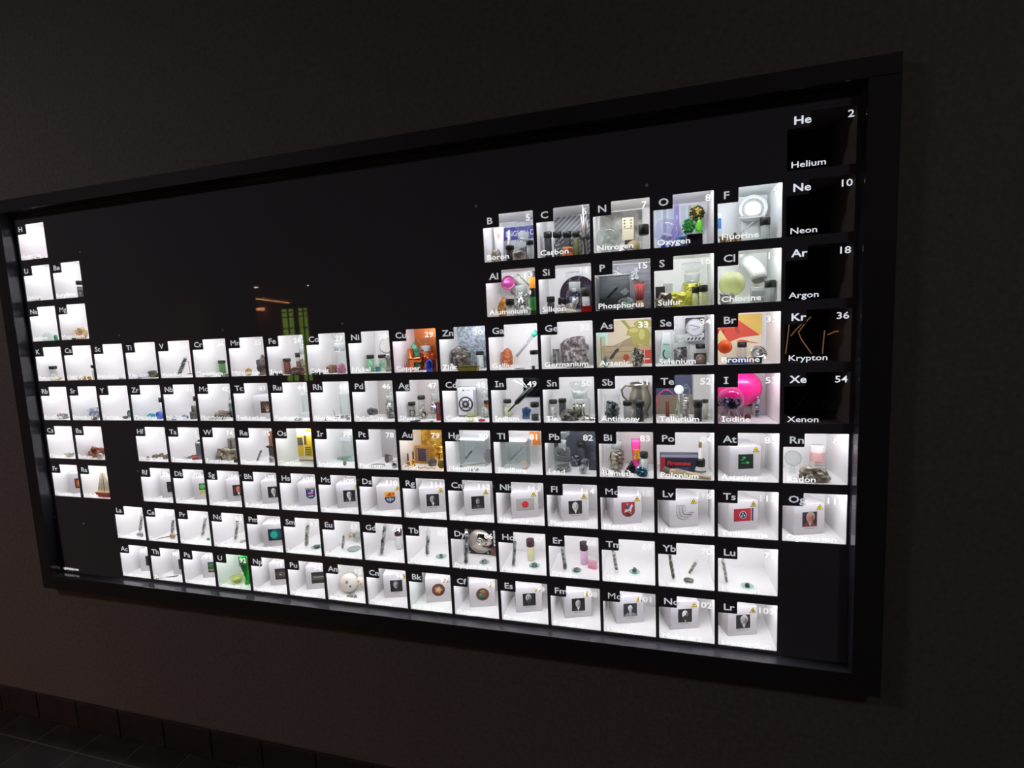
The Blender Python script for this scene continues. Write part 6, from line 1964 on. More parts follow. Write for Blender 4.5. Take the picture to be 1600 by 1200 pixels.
MB().ball(w * 0.5, (0, 0, w * 0.5), 3).obj('sphere', glass('#d9dcd9', 1.0, 0.25), t)
MB().lump(w * 0.2, w * 0.2, w * 0.2, (0, 0, w * 0.48), 3, 0.4, 2).obj('inner_flaw', mat('#6e726f', 0.4), t)
loc, w, h = fit(S, 920, 932, 708.5, yb=735)
t = thing('lead_brick', 'dark grey stepped lead brick' + where(S), 'block', loc)
MB().bev(-w * 0.5, w * 0.5, -0.006, 0.006, 0, h * 0.62, 0.001).obj('lower_block', mat('#3d4149', 0.45, 0.3), t)
MB().bev(-w * 0.3, w * 0.3, -0.004, 0.004, h * 0.62, h, 0.001).obj('upper_block', mat('#4a4e57', 0.45, 0.3), t)
S = 'Bi'
back(S, mat('#d6cdc9', 0.5), 0.3, 1.0, 0.0, 1.0)
jar(S, 950, 977, 677, 'stoppered jar of shiny brown bismuth chunks', stone('#3a322b', '#8a7c6c', '#d8cfc0', 260, 0.25, 0.5), yb=735, fill=0.52, n=34, size=0.32)
loc, w, h = fit(S, 986, 1001.5, 687, yb=735)
t = thing('remedy_tube', 'tall pink tube with a yellow and red label' + where(S), 'tube', loc, 0.1)
V0, F0 = [], []
for k in range(9):
    zz = h * k / 8
    rx, ry = w * 0.5 * (0.55 + 0.45 * k / 8), 0.0055 * (1 - 0.3 * abs(k / 8 - 0.5))
    for j in range(16):
        a = 6.2832 * j / 16
        V0.append((rx * math.copysign(abs(math.cos(a)) ** 0.6, math.cos(a)), ry * math.copysign(abs(math.sin(a)) ** 0.8, math.sin(a)), zz))
for k in range(8):
    for j in range(16):
        F0.append((k * 16 + j, k * 16 + (j + 1) % 16, (k + 1) * 16 + (j + 1) % 16, (k + 1) * 16 + j))
F0.append(tuple(range(15, -1, -1)))
F0.append(tuple(range(128, 144)))
MB().add(V0, F0, 0, True).obj('tube_body', mat('#e0408c', 0.35), t)
MB().box(-w * 0.26, w * 0.32, -0.0068, -0.0062, h * 0.36, h * 0.68).obj('yellow_label', mat('#e0a82c', 0.45), t)
letters('Pepto', 0.0062, mat('#b81e24', 0.5), t, (-w * 0.02, -0.0072, h * 0.655), 'brand_lettering', 'LEFT', 0.02, 1.0, (0, math.pi / 2, 0))
letters('Bismol', 0.0040, mat('#6a2020', 0.5), t, (-w * 0.24, -0.0072, h * 0.65), 'name_lettering', 'LEFT', 0.015, 0.9, (0, math.pi / 2, 0))
vial(S, 1000, 1013, 707, 'clear empty vial with black cap', '#c9cfcb', yb=737, capf=0.28, fill=0.9)
loc, w, h = fit(S, 978, 994.5, 721.5, yb=740)
m = MB()
for k in range(5):
    q = 1 - k * 0.19
    m.box(-w * 0.5 * q + 0.001 * k, w * 0.5 * q - 0.001 * (k % 2), -w * 0.4 * q, w * 0.4 * q, h * 0.2 * k, h * 0.2 * (k + 1))
single(S, m, stone('#1f1c20', '#4a4450', '#8a8078', 200, 0.25, 0.7), 'hopper_crystal', 'dark stepped pyramid of hopper crystal', 'mineral', loc, 0.5)
rock(S, 994, 1013, 730.5, 'teal and violet iridescent crystal', stone('#1c3a4a', '#2f6f86', '#5a4a78', 140, 0.2, 0.6), yb=745, seed=37, amp=0.45)
for i, (a, b) in enumerate(((941, 952), (958, 972), (974, 985))):
    rock(S, a, b, 735, ('left', 'middle', 'right')[i] + ' shiny melted metal drop on the floor', stone('#4a4442', '#a49c98', '#f0ecea', 200, 0.15, 0.7), yb=744 + 0.5 * i, seed=38 + i, sub=2, amp=0.3)
S = 'Po'
loc, w, h = fit(S, 1028.6, 1091, 706, yb=729, wide=True)
t = thing('spark_plug_box', 'long navy and red box lettered Firestone' + where(S), 'box', Vector((loc.x, 0.075, loc.z)), 0.05)
w = hit(1091, 716, 1, 0.068).x - hit(1029, 716, 1, 0.068).x
h = hit(1060, 709, 1, 0.068).z - cfloor(S)
MB().bev(-w * 0.5, w * 0.5, -0.010, 0.010, 0, h, 0.0008).obj('box_body', mat('#23243c', 0.45), t)
MB().box(-w * 0.5, -w * 0.38, -0.0106, -0.010, h * 0.02, h * 0.8).obj('red_end', mat('#a3262a', 0.45), t)
MB().box(-w * 0.49, w * 0.49, -0.0106, -0.010, h * 0.82, h * 0.98).obj('pale_band', mat('#8c8c98', 0.45), t)
letters('Firestone', 0.0098, mat('#e0321f', 0.5), t, (-w * 0.33, -0.0110, h * 0.40), 'brand_lettering', 'LEFT', 0.02, 1.0)
letters('SPARK PLUGS', 0.0042, mat('#6a5a8c', 0.5), t, (-w * 0.22, -0.0110, h * 0.20), 'product_lettering', 'LEFT', 0.01, 1.1)
loc, w, h = fit(S, 1085, 1103.5, 690.5, yb=740)
t = thing('spark_plug', 'upright spark plug with white ceramic neck and dark nut' + where(S), 'spark plug', loc)
rb = w * 0.5
MB().lathe([(0, 0), (rb * 0.9, 0), (rb, 0.001), (rb, h * 0.12), (rb * 0.75, h * 0.2)], 20).obj('base', mat('#c9c6c4', 0.35), t)
MB().lathe([(rb * 0.76, h * 0.2), (rb * 0.82, h * 0.24), (rb * 0.82, h * 0.42), (rb * 0.6, h * 0.46)], 6, 0, None, False).obj('hex_nut', mat('#2a2827', 0.4, 0.5), t)
MB().lathe([(rb * 0.42, h * 0.45), (rb * 0.42, h * 0.56), (rb * 0.34, h * 0.58), (rb * 0.34, h * 0.66), (rb * 0.28, h * 0.68), (rb * 0.28, h * 0.8)], 16).obj('ceramic_neck', mat('#d8d6d0', 0.3), t)
MB().lathe([(rb * 0.28, h * 0.8), (rb * 0.28, h * 0.98), (rb * 0.2, h), (0, h)], 14).obj('terminal', mat('#8d7748', 0.3, 0.8), t)
MB().lathe([(rb * 1.01, h * 0.045), (rb * 1.01, h * 0.09)], 20).obj('dark_band', mat('#4a4644', 0.4), t)
a, b = hit(1047, 735, 1, 0.040), hit(1110, 746, 1, 0.018)
o_ = Vector(((a.x + b.x) / 2, (a.y + b.y) / 2, cfloor(S)))
t = thing('antistatic_brush', 'long beige handled brush lying slantwise at the front' + where(S), 'brush', o_)
a.z = cfloor(S) + 0.010
b.z = cfloor(S) + 0.0035
v = b - a
M = Matrix.Translation(a - o_) @ v.to_track_quat('X', 'Z').to_matrix().to_4x4()
ln = v.length
MB().prism([(0, -0.006), (ln * 0.6, -0.0045), (ln, -0.002), (ln, 0.002), (ln * 0.55, 0.0035), (ln * 0.2, 0.0065), (0, 0.003)], -0.008, 0.008, 0, M).obj('handle', mat('#c9b891', 0.5), t)
MB().prism([(ln * 0.14, 0.0067), (ln * 0.40, 0.0053), (ln * 0.40, 0.0058), (ln * 0.14, 0.0072)], -0.006, 0.006, 0, M).obj('grey_label', mat('#8f8c86', 0.5), t)
MB().prism([(0, -0.006), (0, 0.003), (-ln * 0.16, 0.0075), (-ln * 0.2, -0.0035)], -0.0085, 0.0085, 0, M).obj('bristles', mat('#6d6258', 0.7), t)
S = 'Rn'
loc, w, h = fit(S, 1264, 1288.5, 697, yb=742)
t = thing('canister', 'white lidded canister with a pink band and small print' + where(S), 'canister', loc)
r = w * 0.5
MB().lathe([(0, 0), (r * 0.94, 0), (r * 0.94, h * 0.78), (r * 0.9, h * 0.8)], 24).obj('body', mat('#dcd6d6', 0.4), t)
MB().lathe([(r * 0.95, h * 0.44), (r * 0.95, h * 0.76)], 24).obj('pink_band', mat('#dca8a4', 0.5), t)
MB().lathe([(r, h * 0.78), (r, h * 0.96), (r * 0.9, h), (0, h)], 24).obj('lid', mat('#ecdedf', 0.35), t)
for k, tx in enumerate(('RADON', 'TEST KIT', 'AIR', 'RADON GAS')):
    letters(tx, 0.0030, mat('#4a4446', 0.6), t, (0, -r * 0.97, h * (0.42 - 0.1 * k)), 'print_lettering', 'CENTER', 0.012, 1.0)
rock(S, 1246, 1298.5, 731.5, 'rough grey and tan granite rock', stone('#3a3530', '#8a8274', '#d3cab8', 250), yb=755, seed=44, amp=0.3, fine=0.2)
globe(S, 1225, 1253, 706, 'faint clear glass bulb at the left', 0.05, glass('#f4f7f6', 0.6), None, 742)

# ================================================================== row 7
S = 'Ra'
q = hit(164, 771, 2, cfloor(S))
t = thing('toy_sailboat', 'toy sailboat with red hull and cream sails' + where(S), 'sailboat', Vector((cx(S) + 0.064, 0.026, cfloor(S))))
MB().prism([(-0.032, 0.014), (0.034, 0.014), (0.026, 0.0), (-0.024, 0.0)], -0.008, 0.008).obj('hull', mat('#a82a24', 0.4), t)
MB().prism([(-0.033, 0.014), (0.035, 0.014), (0.035, 0.017), (-0.033, 0.017)], -0.009, 0.009).obj('deck', mat('#c9a878', 0.5), t)
MB().tube([(0, 0, 0.015), (0, 0, 0.104)], 0.0012, 6).obj('mast', mat('#8a6a44', 0.5), t)
MB().prism([(-0.030, 0.020), (-0.002, 0.020), (-0.002, 0.100)], -0.0008, 0.0008).obj('fore_sail', mat('#d8ceb4', 0.7), t)
MB().prism([(0.002, 0.020), (0.030, 0.022), (0.002, 0.100)], -0.0008, 0.0008).obj('main_sail', mat('#ddd4bc', 0.7), t)
for k in range(5):
    for j in range(3):
        x, z = -0.022 + 0.011 * j + 0.002 * k, 0.028 + 0.014 * k
        if x < -0.002 and (x + 0.030) / 0.028 > (z - 0.020) / 0.080 + 0.1:
            MB().prism(ell(x, z, 0.0016, 0.0016, 8), -0.0012, -0.0008).obj('sail_dot', mat('#8f7f68', 0.6), t)
p = Print()
p.lay(rect(0, 1, 0, 1), '#2a0f0c').lay(rect(0.08, 0.92, 0.1, 0.9), '#8a3a1c').lay(ell(0.45, 0.5, 0.2, 0.36), '#c98a4a').lay(ell(0.5, 0.6, 0.1, 0.16), '#e6c48a')
cube('Fr', 'white cube with an orange brown glowing print', p, None, sign=False, dx=-0.003, dy=-0.009)
p = Print()
p.lay(rect(0, 1, 0, 1), '#1b2020').lay(ell(0.6, 0.5, 0.22, 0.34), '#2f3634').lay(rect(0.45, 0.85, 0.1, 0.3), '#3f4644')
cube('Rf', 'white cube with a very dark portrait print', p, 'Ernest Rutherford')
p = Print()
p.lay(rect(0, 1, 0, 1), '#2a5a2e').lay(rect(0, 1, 0, 0.42), '#b8b070').lay(rect(0, 1, 0.4, 0.5), '#1c3a1c').lay(ell(0.3, 0.68, 0.26, 0.22), '#4f9a4a').lay(ell(0.7, 0.74, 0.22, 0.18), '#8fc0c8')
cube('Db', 'white cube with a green landscape print', p)
cube('Sg', 'white cube with a colour portrait in dark suit', portrait('#3a1414', '#1c1a1e', '#c98468', '#b08a78', '#8a4838', True, 0.2), 'Glenn Seaborg')
cube('Bh', 'white cube with a portrait of a balding man facing left', portrait('#141214', '#2a2a2a', '#c4c2be', '#8d8a86', '#8a8884', True, -0.3), 'Niels Bohr')


def shield(x0, x1, z0, z1):
    return [(x0, z1), (x0, z0 + (z1 - z0) * 0.42)] + [((x0 + x1) / 2 + (x1 - x0) / 2 * math.cos(math.radians(a)), z0 + (z1 - z0) * 0.42 + (z1 - z0) * 0.42 * math.sin(math.radians(a))) for a in range(190, 360, 14)] + [(x1, z0 + (z1 - z0) * 0.42), (x1, z1)]


p = Print()
p.lay(shield(0.05, 0.95, 0.02, 0.84), '#d8d8dc').lay(shield(0.08, 0.92, 0.05, 0.81), '#22386e')
for k in range(4):
    p.lay([(0.3, 0.66 - 0.13 * k), (0.72, 0.70 - 0.13 * k), (0.7, 0.64 - 0.13 * k), (0.28, 0.61 - 0.13 * k)], '#c9322c' if k % 2 == 0 else '#dcdce0')
p.lay(ell(0.66, 0.7, 0.09, 0.06), '#dcdce0')
for k in range(5):
    p.lay([(0.05 + 0.2 * k, 0.86), (0.15 + 0.2 * k, 0.86), (0.10 + 0.2 * k, 1.0)], '#5a5040')
p.lay(rect(0.05, 0.95, 0.84, 0.88), '#8a7a4a')
cube('Hs', 'white cube with a blue crowned shield of a striped lion', p, None, 0.032, 0.038, name='shield_print')
cube('Mt', 'white cube with a portrait of a dark haired woman', portrait('#121012', '#3a3a3a', '#c9c6c2', '#2a2626', '#77736f', False, -0.3), 'Lise Meitner')
p = Print()
p.lay(shield(0.0, 1.0, 0.0, 1.0), '#d8cfc0').lay(shield(0.04, 0.96, 0.04, 0.97), '#232c4a').lay(rect(0.04, 0.96, 0.55, 0.97), '#c9962c')
p.lay([(0.14, 0.62), (0.3, 0.72), (0.42, 0.9), (0.58, 0.9), (0.66, 0.78), (0.62, 0.66), (0.7, 0.6), (0.4, 0.6)], '#b8361c').lay(ell(0.8, 0.76, 0.08, 0.13), '#b8361c')
p.lay([(0.46, 0.5), (0.54, 0.5), (0.56, 0.18), (0.44, 0.18)], '#c3cad8').lay(ell(0.3, 0.36, 0.12, 0.1), '#9aa4bc').lay(ell(0.7, 0.36, 0.12, 0.1), '#9aa4bc')
cube('Ds', 'white cube with a gold red and blue shield', p, None, 0.032, 0.036, name='shield_print')
cube('Rg', 'white cube with a dim portrait looking left', portrait('#161416', '#222022', '#a4a19e', '#2a2828', '#3a3838', False, -0.6, '#d0cecb'), 'Wilhelm Rontgen')
cube('Cn', 'white cube with a small pale face on black', portrait('#141214', '#3a383a', '#9a9794', '#2c2a2a', '#5a5856', False, 0, '#6a6866', None, 0.5, 0.75), 'Nicolaus Copernicus')
p = Print()
p.lay(rect(0, 1, 0, 1), '#6a6a64').lay(rect(0.015, 0.985, 0.02, 0.98), '#a09f98').lay(ell(0.5, 0.5, 0.19, 0.285, 28), '#c31c2c')
cube('Nh', 'white cube with a grey flag bearing a red disc', p, None, 0.046, 0.031, name='flag_print', pz=0.020)
cube('Fl', 'white cube with a portrait of a smiling bald man', portrait('#1a1818', '#2a2828', '#c9c6c2', '#d0cecb', '#96938f', True, 0, '#e0dedb', None, 0.5, 1.15), 'Georgy Flyorov')
p = Print()
p.lay(shield(0.0, 1.0, 0.0, 1.0), '#5a1c22').lay(shield(0.04, 0.96, 0.06, 0.97), '#9a1c2c')
p.lay([(0.2, 0.3), (0.34, 0.34), (0.6, 0.42), (0.7, 0.28), (0.74, 0.5), (0.86, 0.76), (0.76, 0.86), (0.66, 0.7), (0.6, 0.58), (0.3, 0.52)], '#c9c9cc').lay(ell(0.46, 0.66, 0.12, 0.18), '#4a5058').lay(ell(0.44, 0.86, 0.06, 0.06), '#b0a8a0').lay([(0.2, 0.5), (0.24, 0.5), (0.8, 0.18), (0.78, 0.15)], '#c9b070').lay(ell(0.52, 0.16, 0.16, 0.07), '#3a2a26')
cube('Mc', 'white cube with a red shield of a mounted rider', p, None, 0.033, 0.037, name='shield_print')
p = Print()
for k in range(3):
    x = 0.0 + 0.2 * k
    z = 0.0 + 0.18 * k
    o = [(x, 1.0), (x, 0.42 - 0.06 * k + z * 0.6)] + [(x + (0.42 - 0.12 * k) * (1 - math.cos(math.radians(a))), z + (0.42 - 0.1 * k) * (1 - math.sin(math.radians(a)))) for a in range(10, 91, 16)] + [(0.62 + 0.19 * k, z)]
    i_ = [(0.62 + 0.19 * k + 0.17, z + 0.14)] + [(x + 0.16 + (0.30 - 0.1 * k) * (1 - math.cos(math.radians(a))), z + 0.14 + (0.30 - 0.09 * k) * (1 - math.sin(math.radians(a)))) for a in range(90, 9, -16)] + [(x + 0.16, 1.0)]
    p.lay(o + i_, '#3c3a3c')
    cxm = sum(q[0] for q in o + i_) / len(o + i_)
    e = 0.022
    i2 = [(a - e * 1.0, b + e * 0.3) for a, b in i_]
    i2[0] = (i_[0][0] - e * 3.0, i_[0][1] - e)
    i2[-1] = (i_[-1][0] - e, 1.0 - e)
    o2 = [(a + e, b + e * 1.1) for a, b in o]
    o2[0] = (o[0][0] + e, 1.0 - e)
    p.lay(o2 + i2, '#c3bfc0')
cube('Lv', 'white cube with a logo of nested bent bars', p, None, 0.036, 0.036, name='logo_print')
p = Print()
p.lay(rect(0, 1, 0, 1), '#a01c2a').lay(rect(0.90, 1, 0, 1), '#2a2c54').lay(rect(0.885, 0.905, 0, 1), '#dcdce0').lay(ell(0.47, 0.5, 0.18, 0.29, 24), '#dcdce0').lay(ell(0.47, 0.5, 0.16, 0.26, 24), '#1f2248')
for a in (100, 220, 340):
    cx0, cz0 = 0.47 + 0.075 * math.cos(math.radians(a)), 0.5 + 0.12 * math.sin(math.radians(a))
    p.lay([(cx0 + (0.05 if k % 2 == 0 else 0.022) * math.cos(math.radians(a + 36 * k)), cz0 + (0.08 if k % 2 == 0 else 0.035) * math.sin(math.radians(a + 36 * k))) for k in range(10)], '#e4e4e8')
cube('Ts', 'white cube with a red flag of three ringed stars', p, None, 0.046, 0.030, name='flag_print', pz=0.022)
cube('Og', 'white cube with a colour portrait of a grey haired man', portrait('#2a2024', '#6a2a26', '#b07a60', '#9a948c', '#8a4a3c', False, 0.3, '#a8a4b4', None, 0.52, 1.2), 'Yuri Oganessian', dx=0.006)
p = Print()
p.lay(rect(0, 1, 0, 1), '#121a14')
for e in ((0.38, 0.76, 0.13, 0.1), (0.6, 0.42, 0.16, 0.1), (0.24, 0.62, 0.1, 0.05), (0.32, 0.4, 0.12, 0.05)):
    p.lay(ell(*e), '#1f7a3a')
p.lay([(0.36, 0.7), (0.42, 0.7), (0.3, 0.56), (0.25, 0.58)], '#2c9a4a').lay(ell(0.4, 0.78, 0.06, 0.05), '#3fc060').lay(ell(0.62, 0.42, 0.08, 0.05), '#3fc060')
cube('At', 'white cube with green glowing shapes on black', p, None, dx=0.003, rz=14)
p = Print()
p.lay(rect(0, 1, 0, 1), '#3a2c24')
p.lay(ell(0.56, 0.3, 0.17, 0.2), '#8a7460')
for k in range(5):
    a = math.radians(150 - 26 * k)
    p.lay([(0.56 + 0.1 * math.cos(a) - 0.025, 0.3 + 0.1 * math.sin(a)), (0.56 + 0.1 * math.cos(a) + 0.025, 0.3 + 0.1 * math.sin(a)), (0.56 + 0.5 * math.cos(a) + 0.02, 0.3 + 0.5 * math.sin(a)), (0.56 + 0.5 * math.cos(a) - 0.02, 0.3 + 0.5 * math.sin(a))], '#a08a74')
p.lay(ell(0.54, 0.2, 0.12, 0.12), '#c0ac94')
cube('Tc', 'white cube with a brown print of a hand', p, None, sign=False, dx=0.004)

# ================================================================== row 8
ampoule('La', (221.5, 801), (219.3, 832), 6.5, 'glass ampoule of pale metal strips', LANTH, n=5)
rock('La', 213, 225, 833.5, 'small grey heap of grains', stone('#77777a', '#a8a8aa', '#d8d8da', 300), yb=840, seed=3, sub=2)
ampoule('Ce', (271, 807), (269, 835), 6.5, 'glass ampoule of dark grey metal pieces', STEEL, n=5)
a, b = hit(243, 842.5, 2, cfloor('Ce') + 0.0015), hit(277, 835.5, 2, cfloor('Ce') + 0.0015)
b.x, b.y = min(b.x, cx('Ce') + OW - 0.004), min(b.y, 0.115)
o_ = Vector((a.x, a.y, cfloor('Ce')))
single('Ce', MB().tube([a - o_, b - o_], 0.0012, 8), mat('#3c3c3e', 0.4, 0.4), 'metal_rod', 'thin dark rod lying across the floor', 'rod', o_)
rock('Ce', 265, 275, 834.5, 'small tan flint stone near the rod', stone('#8f7a58', '#b8a078', '#d8c8a8', 200), yb=842.5, seed=5, amp=0.15, sub=2)
ampoule('Pr', (322, 802.5), (316, 840), 6.5, 'leaning glass ampoule of pale metal flakes', LANTH, n=7)
rock('Pr', 322, 329, 841, 'tiny green crystal at the right', stone('#2f7a5a', '#6fb898'), yb=845, seed=6, sub=2)
ampoule('Nd', (372, 806), (367.5, 846.5), 6.5, 'leaning glass ampoule of brown grey strips', LANTH, n=8)
q = hit(379.5, 846.5, 2, cfloor('Nd'))
single('Nd', MB().cyl(0.0085, 0, 0.003, 20), mat('#a6a6ac', 0.25, 0.7), 'magnet_disc', 'flat grey magnet disc', 'disc', Vector((min(q.x, cx('Nd') + OW - 0.009), min(q.y, 0.1), cfloor('Nd'))))
p = Print()
p.lay(rect(0, 1, 0, 1), '#12283a').lay(ell(0.62, 0.52, 0.4, 0.4), '#1c4a5a').lay(ell(0.44, 0.5, 0.3, 0.36), '#157a6a').lay(ell(0.42, 0.5, 0.25, 0.3), '#1fb094')
cube('Pm', 'white cube with a round teal glow print', p, None, 0.040, 0.036, sign=False, px=0.0165, dy=-0.012)
ampoule('Sm', (481, 814), (478.4, 856), 7.5, 'large clear ampoule of silver metal dendrites', LANTH, n=7)
dish('Sm', 488, 502, 859, 'small glass dish at the right edge', 'dark green grey metal wedge on the dish', stone('#3f4a48', '#77827f'), 0.6, 0.35, 0.3, 8)
ampoule('Eu', (538, 832), (535, 859.5), 5, 'slim ampoule of dark metal crumbs', LANTH, n=8)
loc, w, h = fit('Eu', 545, 565, 826, d=0.095)
t = thing('lying_bottle', 'round glass bottle with a tan cork lying down' + where('Eu'), 'bottle', Vector((min(hit(558, 838, 2, cfloor('Eu') + 0.0155).x, cx('Eu') + OW - 0.017), min(0.118, hit(558, 838, 2, cfloor('Eu') + 0.0155).y), cfloor('Eu'))))
M = Matrix.Translation((0, 0, 0.0155)) @ Matrix.Rotation(math.radians(-80), 4, 'Y')
MB().lathe([(0, -0.014), (0.012, -0.0135), (0.015, -0.009), (0.015, 0.004), (0.008, 0.011), (0.0075, 0.014)], 20, 0, M).obj('glass_body', glass('#e0e6e4', 1.0, 0.12), t)
MB().lathe([(0.007, 0.010), (0.0075, 0.016), (0.0075, 0.024), (0, 0.024)], 16, 0, M).obj('cork', mat('#b8a582', 0.6), t)
q = hit(553, 859, 2, cfloor('Eu'))
single('Eu', MB().lathe([(0, 0.0008), (0.016, 0.0008), (0.0185, 0.004), (0.0192, 0.0042), (0.0165, 0), (0, 0)], 28), glass('#dfe6e3', 1.0, 0.12), 'watch_glass', 'wide clear glass dish below the bottle', 'dish', Vector((min(q.x, cx('Eu') + OW - 0.020), q.y, cfloor('Eu'))), 0, 'small glass dishes')
ampoule('Gd', (601.7, 820), (596, 867), 8, 'long ampoule of dark silver metal shards', STEEL, n=8, fill=(0.04, 0.95))
vial('Gd', 617, 629, 829.5, 'white vial with dark maroon cap', '#dedcdc', yb=859, cap='#38141e', fill=1.0, capf=0.28)
ampoule('Tb', (669, 824), (667.5, 869), 7.5, 'long ampoule holding dark metal flakes', STEEL, n=6, fill=(0.06, 0.66))
dish('Tb', 681.6, 697.5, 874, 'round pale green glass dish', 'dark grey metal cube on the dish', STEEL, 0.36, 0.42, 0.2, 3)
S = 'Dy'
t = thing('hard_drive', 'opened hard disk drive with a shiny platter' + where(S), 'hard drive', Vector((cx(S) + 0.058, 0.092, cfloor(S))))
MB().bev(-0.046, 0.046, 0.0, 0.012, 0.0, 0.090, 0.002).obj('chassis', mat('#2c2c30', 0.35, 0.6), t)
M = Matrix.Translation((-0.010, -0.0005, 0.038)) @ Matrix.Rotation(math.pi / 2, 4, 'X')
MB().lathe([(0.034, -0.001), (0.034, 0.0008), (0.010, 0.0008)], 44, 0, M).obj('platter', mat('#bdb4aa', 0.12, 1.0), t)
MB().lathe([(0.0105, 0.0), (0.0105, 0.003), (0.0085, 0.0035), (0.0085, 0.0028), (0, 0.0028)], 28, 0, M).obj('hub', mat('#d6d2cb', 0.25, 0.8), t)
for k in range(6):
    a = 6.2832 * k / 6
    MB().cyl(0.0012, 0.0028, 0.0036, 8, 0, M @ Matrix.Translation((0.006 * math.cos(a), 0.006 * math.sin(a), 0))).obj('hub_screw', mat('#55524e', 0.3, 0.8), t)
MB().prism([(0.026, 0.010), (0.034, 0.014), (0.030, 0.020), (-0.002, 0.026), (-0.004, 0.024), (0.020, 0.016)], -0.005, -0.003).obj('head_arm', mat('#8d8882', 0.3, 0.8), t)
MB().bev(0.022, 0.044, -0.006, -0.001, 0.003, 0.024, 0.002).obj('actuator', mat('#6a4a44', 0.35, 0.4), t)
m = MB()
rnd = random.Random(2)
MB().bev(0.030, 0.045, -0.003, -0.0005, 0.028, 0.087, 0.001).obj('side_cover', mat('#d8d6d2', 0.3, 0.4), t)
for k in range(9):
    MB().bev(0.031 + rnd.uniform(0, 0.008), 0.036 + rnd.uniform(0, 0.008), -0.0045, -0.003, 0.029 + k * 0.006, 0.032 + k * 0.006, 0.0004).obj('chip', mat(rnd.choice(('#2a2826', '#8a5a2c', '#55504a', '#1c1c1e')), 0.4), t)
MB().bev(0.018, 0.030, -0.003, -0.0005, 0.076, 0.087, 0.001).obj('copper_flex', mat('#b87a3c', 0.4), t)
for x, z in ((-0.042, 0.085), (-0.042, 0.006), (0.012, 0.006)):
    MB().cyl(0.0022, 0.0, 0.0016, 10, 0, Matrix.Translation((x, 0, z)) @ Matrix.Rotation(math.pi / 2, 4, 'X')).obj('screw', mat('#cfccc8', 0.3, 0.8), t)
ampoule(S, (729, 828), (727.7, 882), 8.5, 'large ampoule of dark silver shards', STEEL, n=9, fill=(0.04, 0.95))
dish(S, 749.6, 764, 882.5, 'round glass dish before the drive', 'dark shiny nugget on the dish', STEEL, 0.55, 0.5, 0.4, 11)
ampoule('Ho', (804.7, 842.6), (802.5, 884.5), 6.5, 'tall ampoule of dark metal chunks', STEEL, n=8, fill=(0.05, 0.9))
vial('Ho', 822.7, 835.5, 844, 'vial of pale yellow powder with maroon cap', '#d8d3a6', yb=877, cap='#3a1824', fill=1.0, capf=0.33)
dish('Ho', 827, 843.5, 888, 'round pale green glass dish at the front', 'dark green grey nugget on the dish', stone('#22302e', '#4a5a58', '#8a9a98'), 0.55, 0.42, 0.35, 12)
ampoule('Er', (878.5, 850), (883, 890.5), 8, 'leaning ampoule of dark metal slabs', STEEL, n=5, fill=(0.05, 0.85))
vial('Er', 906, 919, 848.7, 'vial of pink powder with dark maroon cap', '#dcaed0', yb=882.5, cap='#2c1420', fill=1.0, capf=0.36)
dish('Er', 893, 909, 895.5, 'round pale green glass dish left of the pink vial', 'dark angular metal piece on the dish', STEEL, 0.6, 0.45, 0.25, 13)
loc, w, h = fit('Er', 919, 933, 876, yb=890)
t = thing('pink_glass_block', 'low pale pink glass block with red lettering' + where('Er'), 'glass block', loc, -0.2)
MB().bev(-w * 0.5, w * 0.5, -0.006, 0.006, 0, h * 0.8, 0.0012).obj('block', glass('#f0c8d4', 0.9, 0.25), t)
letters('Er2', 0.0055, mat('#d06a7c', 0.5), t, (-w * 0.42, -0.0066, h * 0.25), 'red_lettering', 'LEFT', 0.02)
ampoule('Tm', (957.5, 855), (964, 897.5), 6.5, 'leaning ampoule of pale grey crystals', LANTH, n=7, fill=(0.15, 0.95))
dish('Tm', 982.7, 1000, 898, 'round pale green glass dish', 'pointed grey metal shard on the dish', STEEL, 0.42, 0.62, 0.5, 14)
ampoule('Yb', (1045.5, 862), (1053, 906.5), 7, 'leaning ampoule of brown grey metal', stone('#3d332d', '#77695f', '#b9aca0', 240, 0.35, 0.4), n=5, fill=(0.08, 0.95))
ampoule('Yb', (1090, 874), (1076.5, 897.5), 6.5, 'short ampoule leaning the other way', stone('#4a4640', '#8a847a', '#c9c2b6', 280), n=5, fill=(0.08, 0.75))
dish('Yb', 1067.5, 1084.5, 911, 'round pale green glass dish at the front', 'flat brown metal bar on the dish', stone('#3d332c', '#6f6155', '#9a8c80'), 0.85, 0.28, 0.15, 15)
ampoule('Lu', (1128.5, 870), (1136, 912), 6.5, 'leaning ampoule of dark metal dendrites', LANTH, n=8, fill=(0.08, 0.95))
dish('Lu', 1157.5, 1178, 920, 'round pale green glass dish', 'small dark blue grey metal block on the dish', stone('#22242c', '#3f424c', '#6a6e78', 300, 0.35, 0.4), 0.36, 0.4, 0.15, 16)

# ================================================================== row 9
p = Print()
p.lay(rect(0, 1, 0, 1), '#151416').lay(ell(0.5, 0.45, 0.2, 0.22), '#6a6866').lay(ell(0.42, 0.5, 0.08, 0.1), '#a8a6a2').lay(rect(0.3, 0.7, 0.12, 0.2), '#4a4846')
cube('Ac', 'white cube with a dark grey apparatus print', p, None, sign=False)
p = Print()
p.lay(rect(0, 1, 0, 1), '#1a1c1c').lay(ell(0.5, 0.5, 0.24, 0.3), '#2c302e').lay(ell(0.44, 0.56, 0.08, 0.1), '#5a5e5a')
cube('Th', 'white cube with a nearly black print', p, None, sign=False, dx=0.010)
a, b = hit(243, 905, 2, cfloor('Th') + 0.0015), hit(284, 896.5, 2, cfloor('Th') + 0.0015)
a.y = max(a.y, 0.008)
o_ = Vector((a.x, a.y, cfloor('Th')))
t = thing('welding_rod', 'thin grey welding rod with a dark tip lying in front' + where('Th'), 'rod', o_)
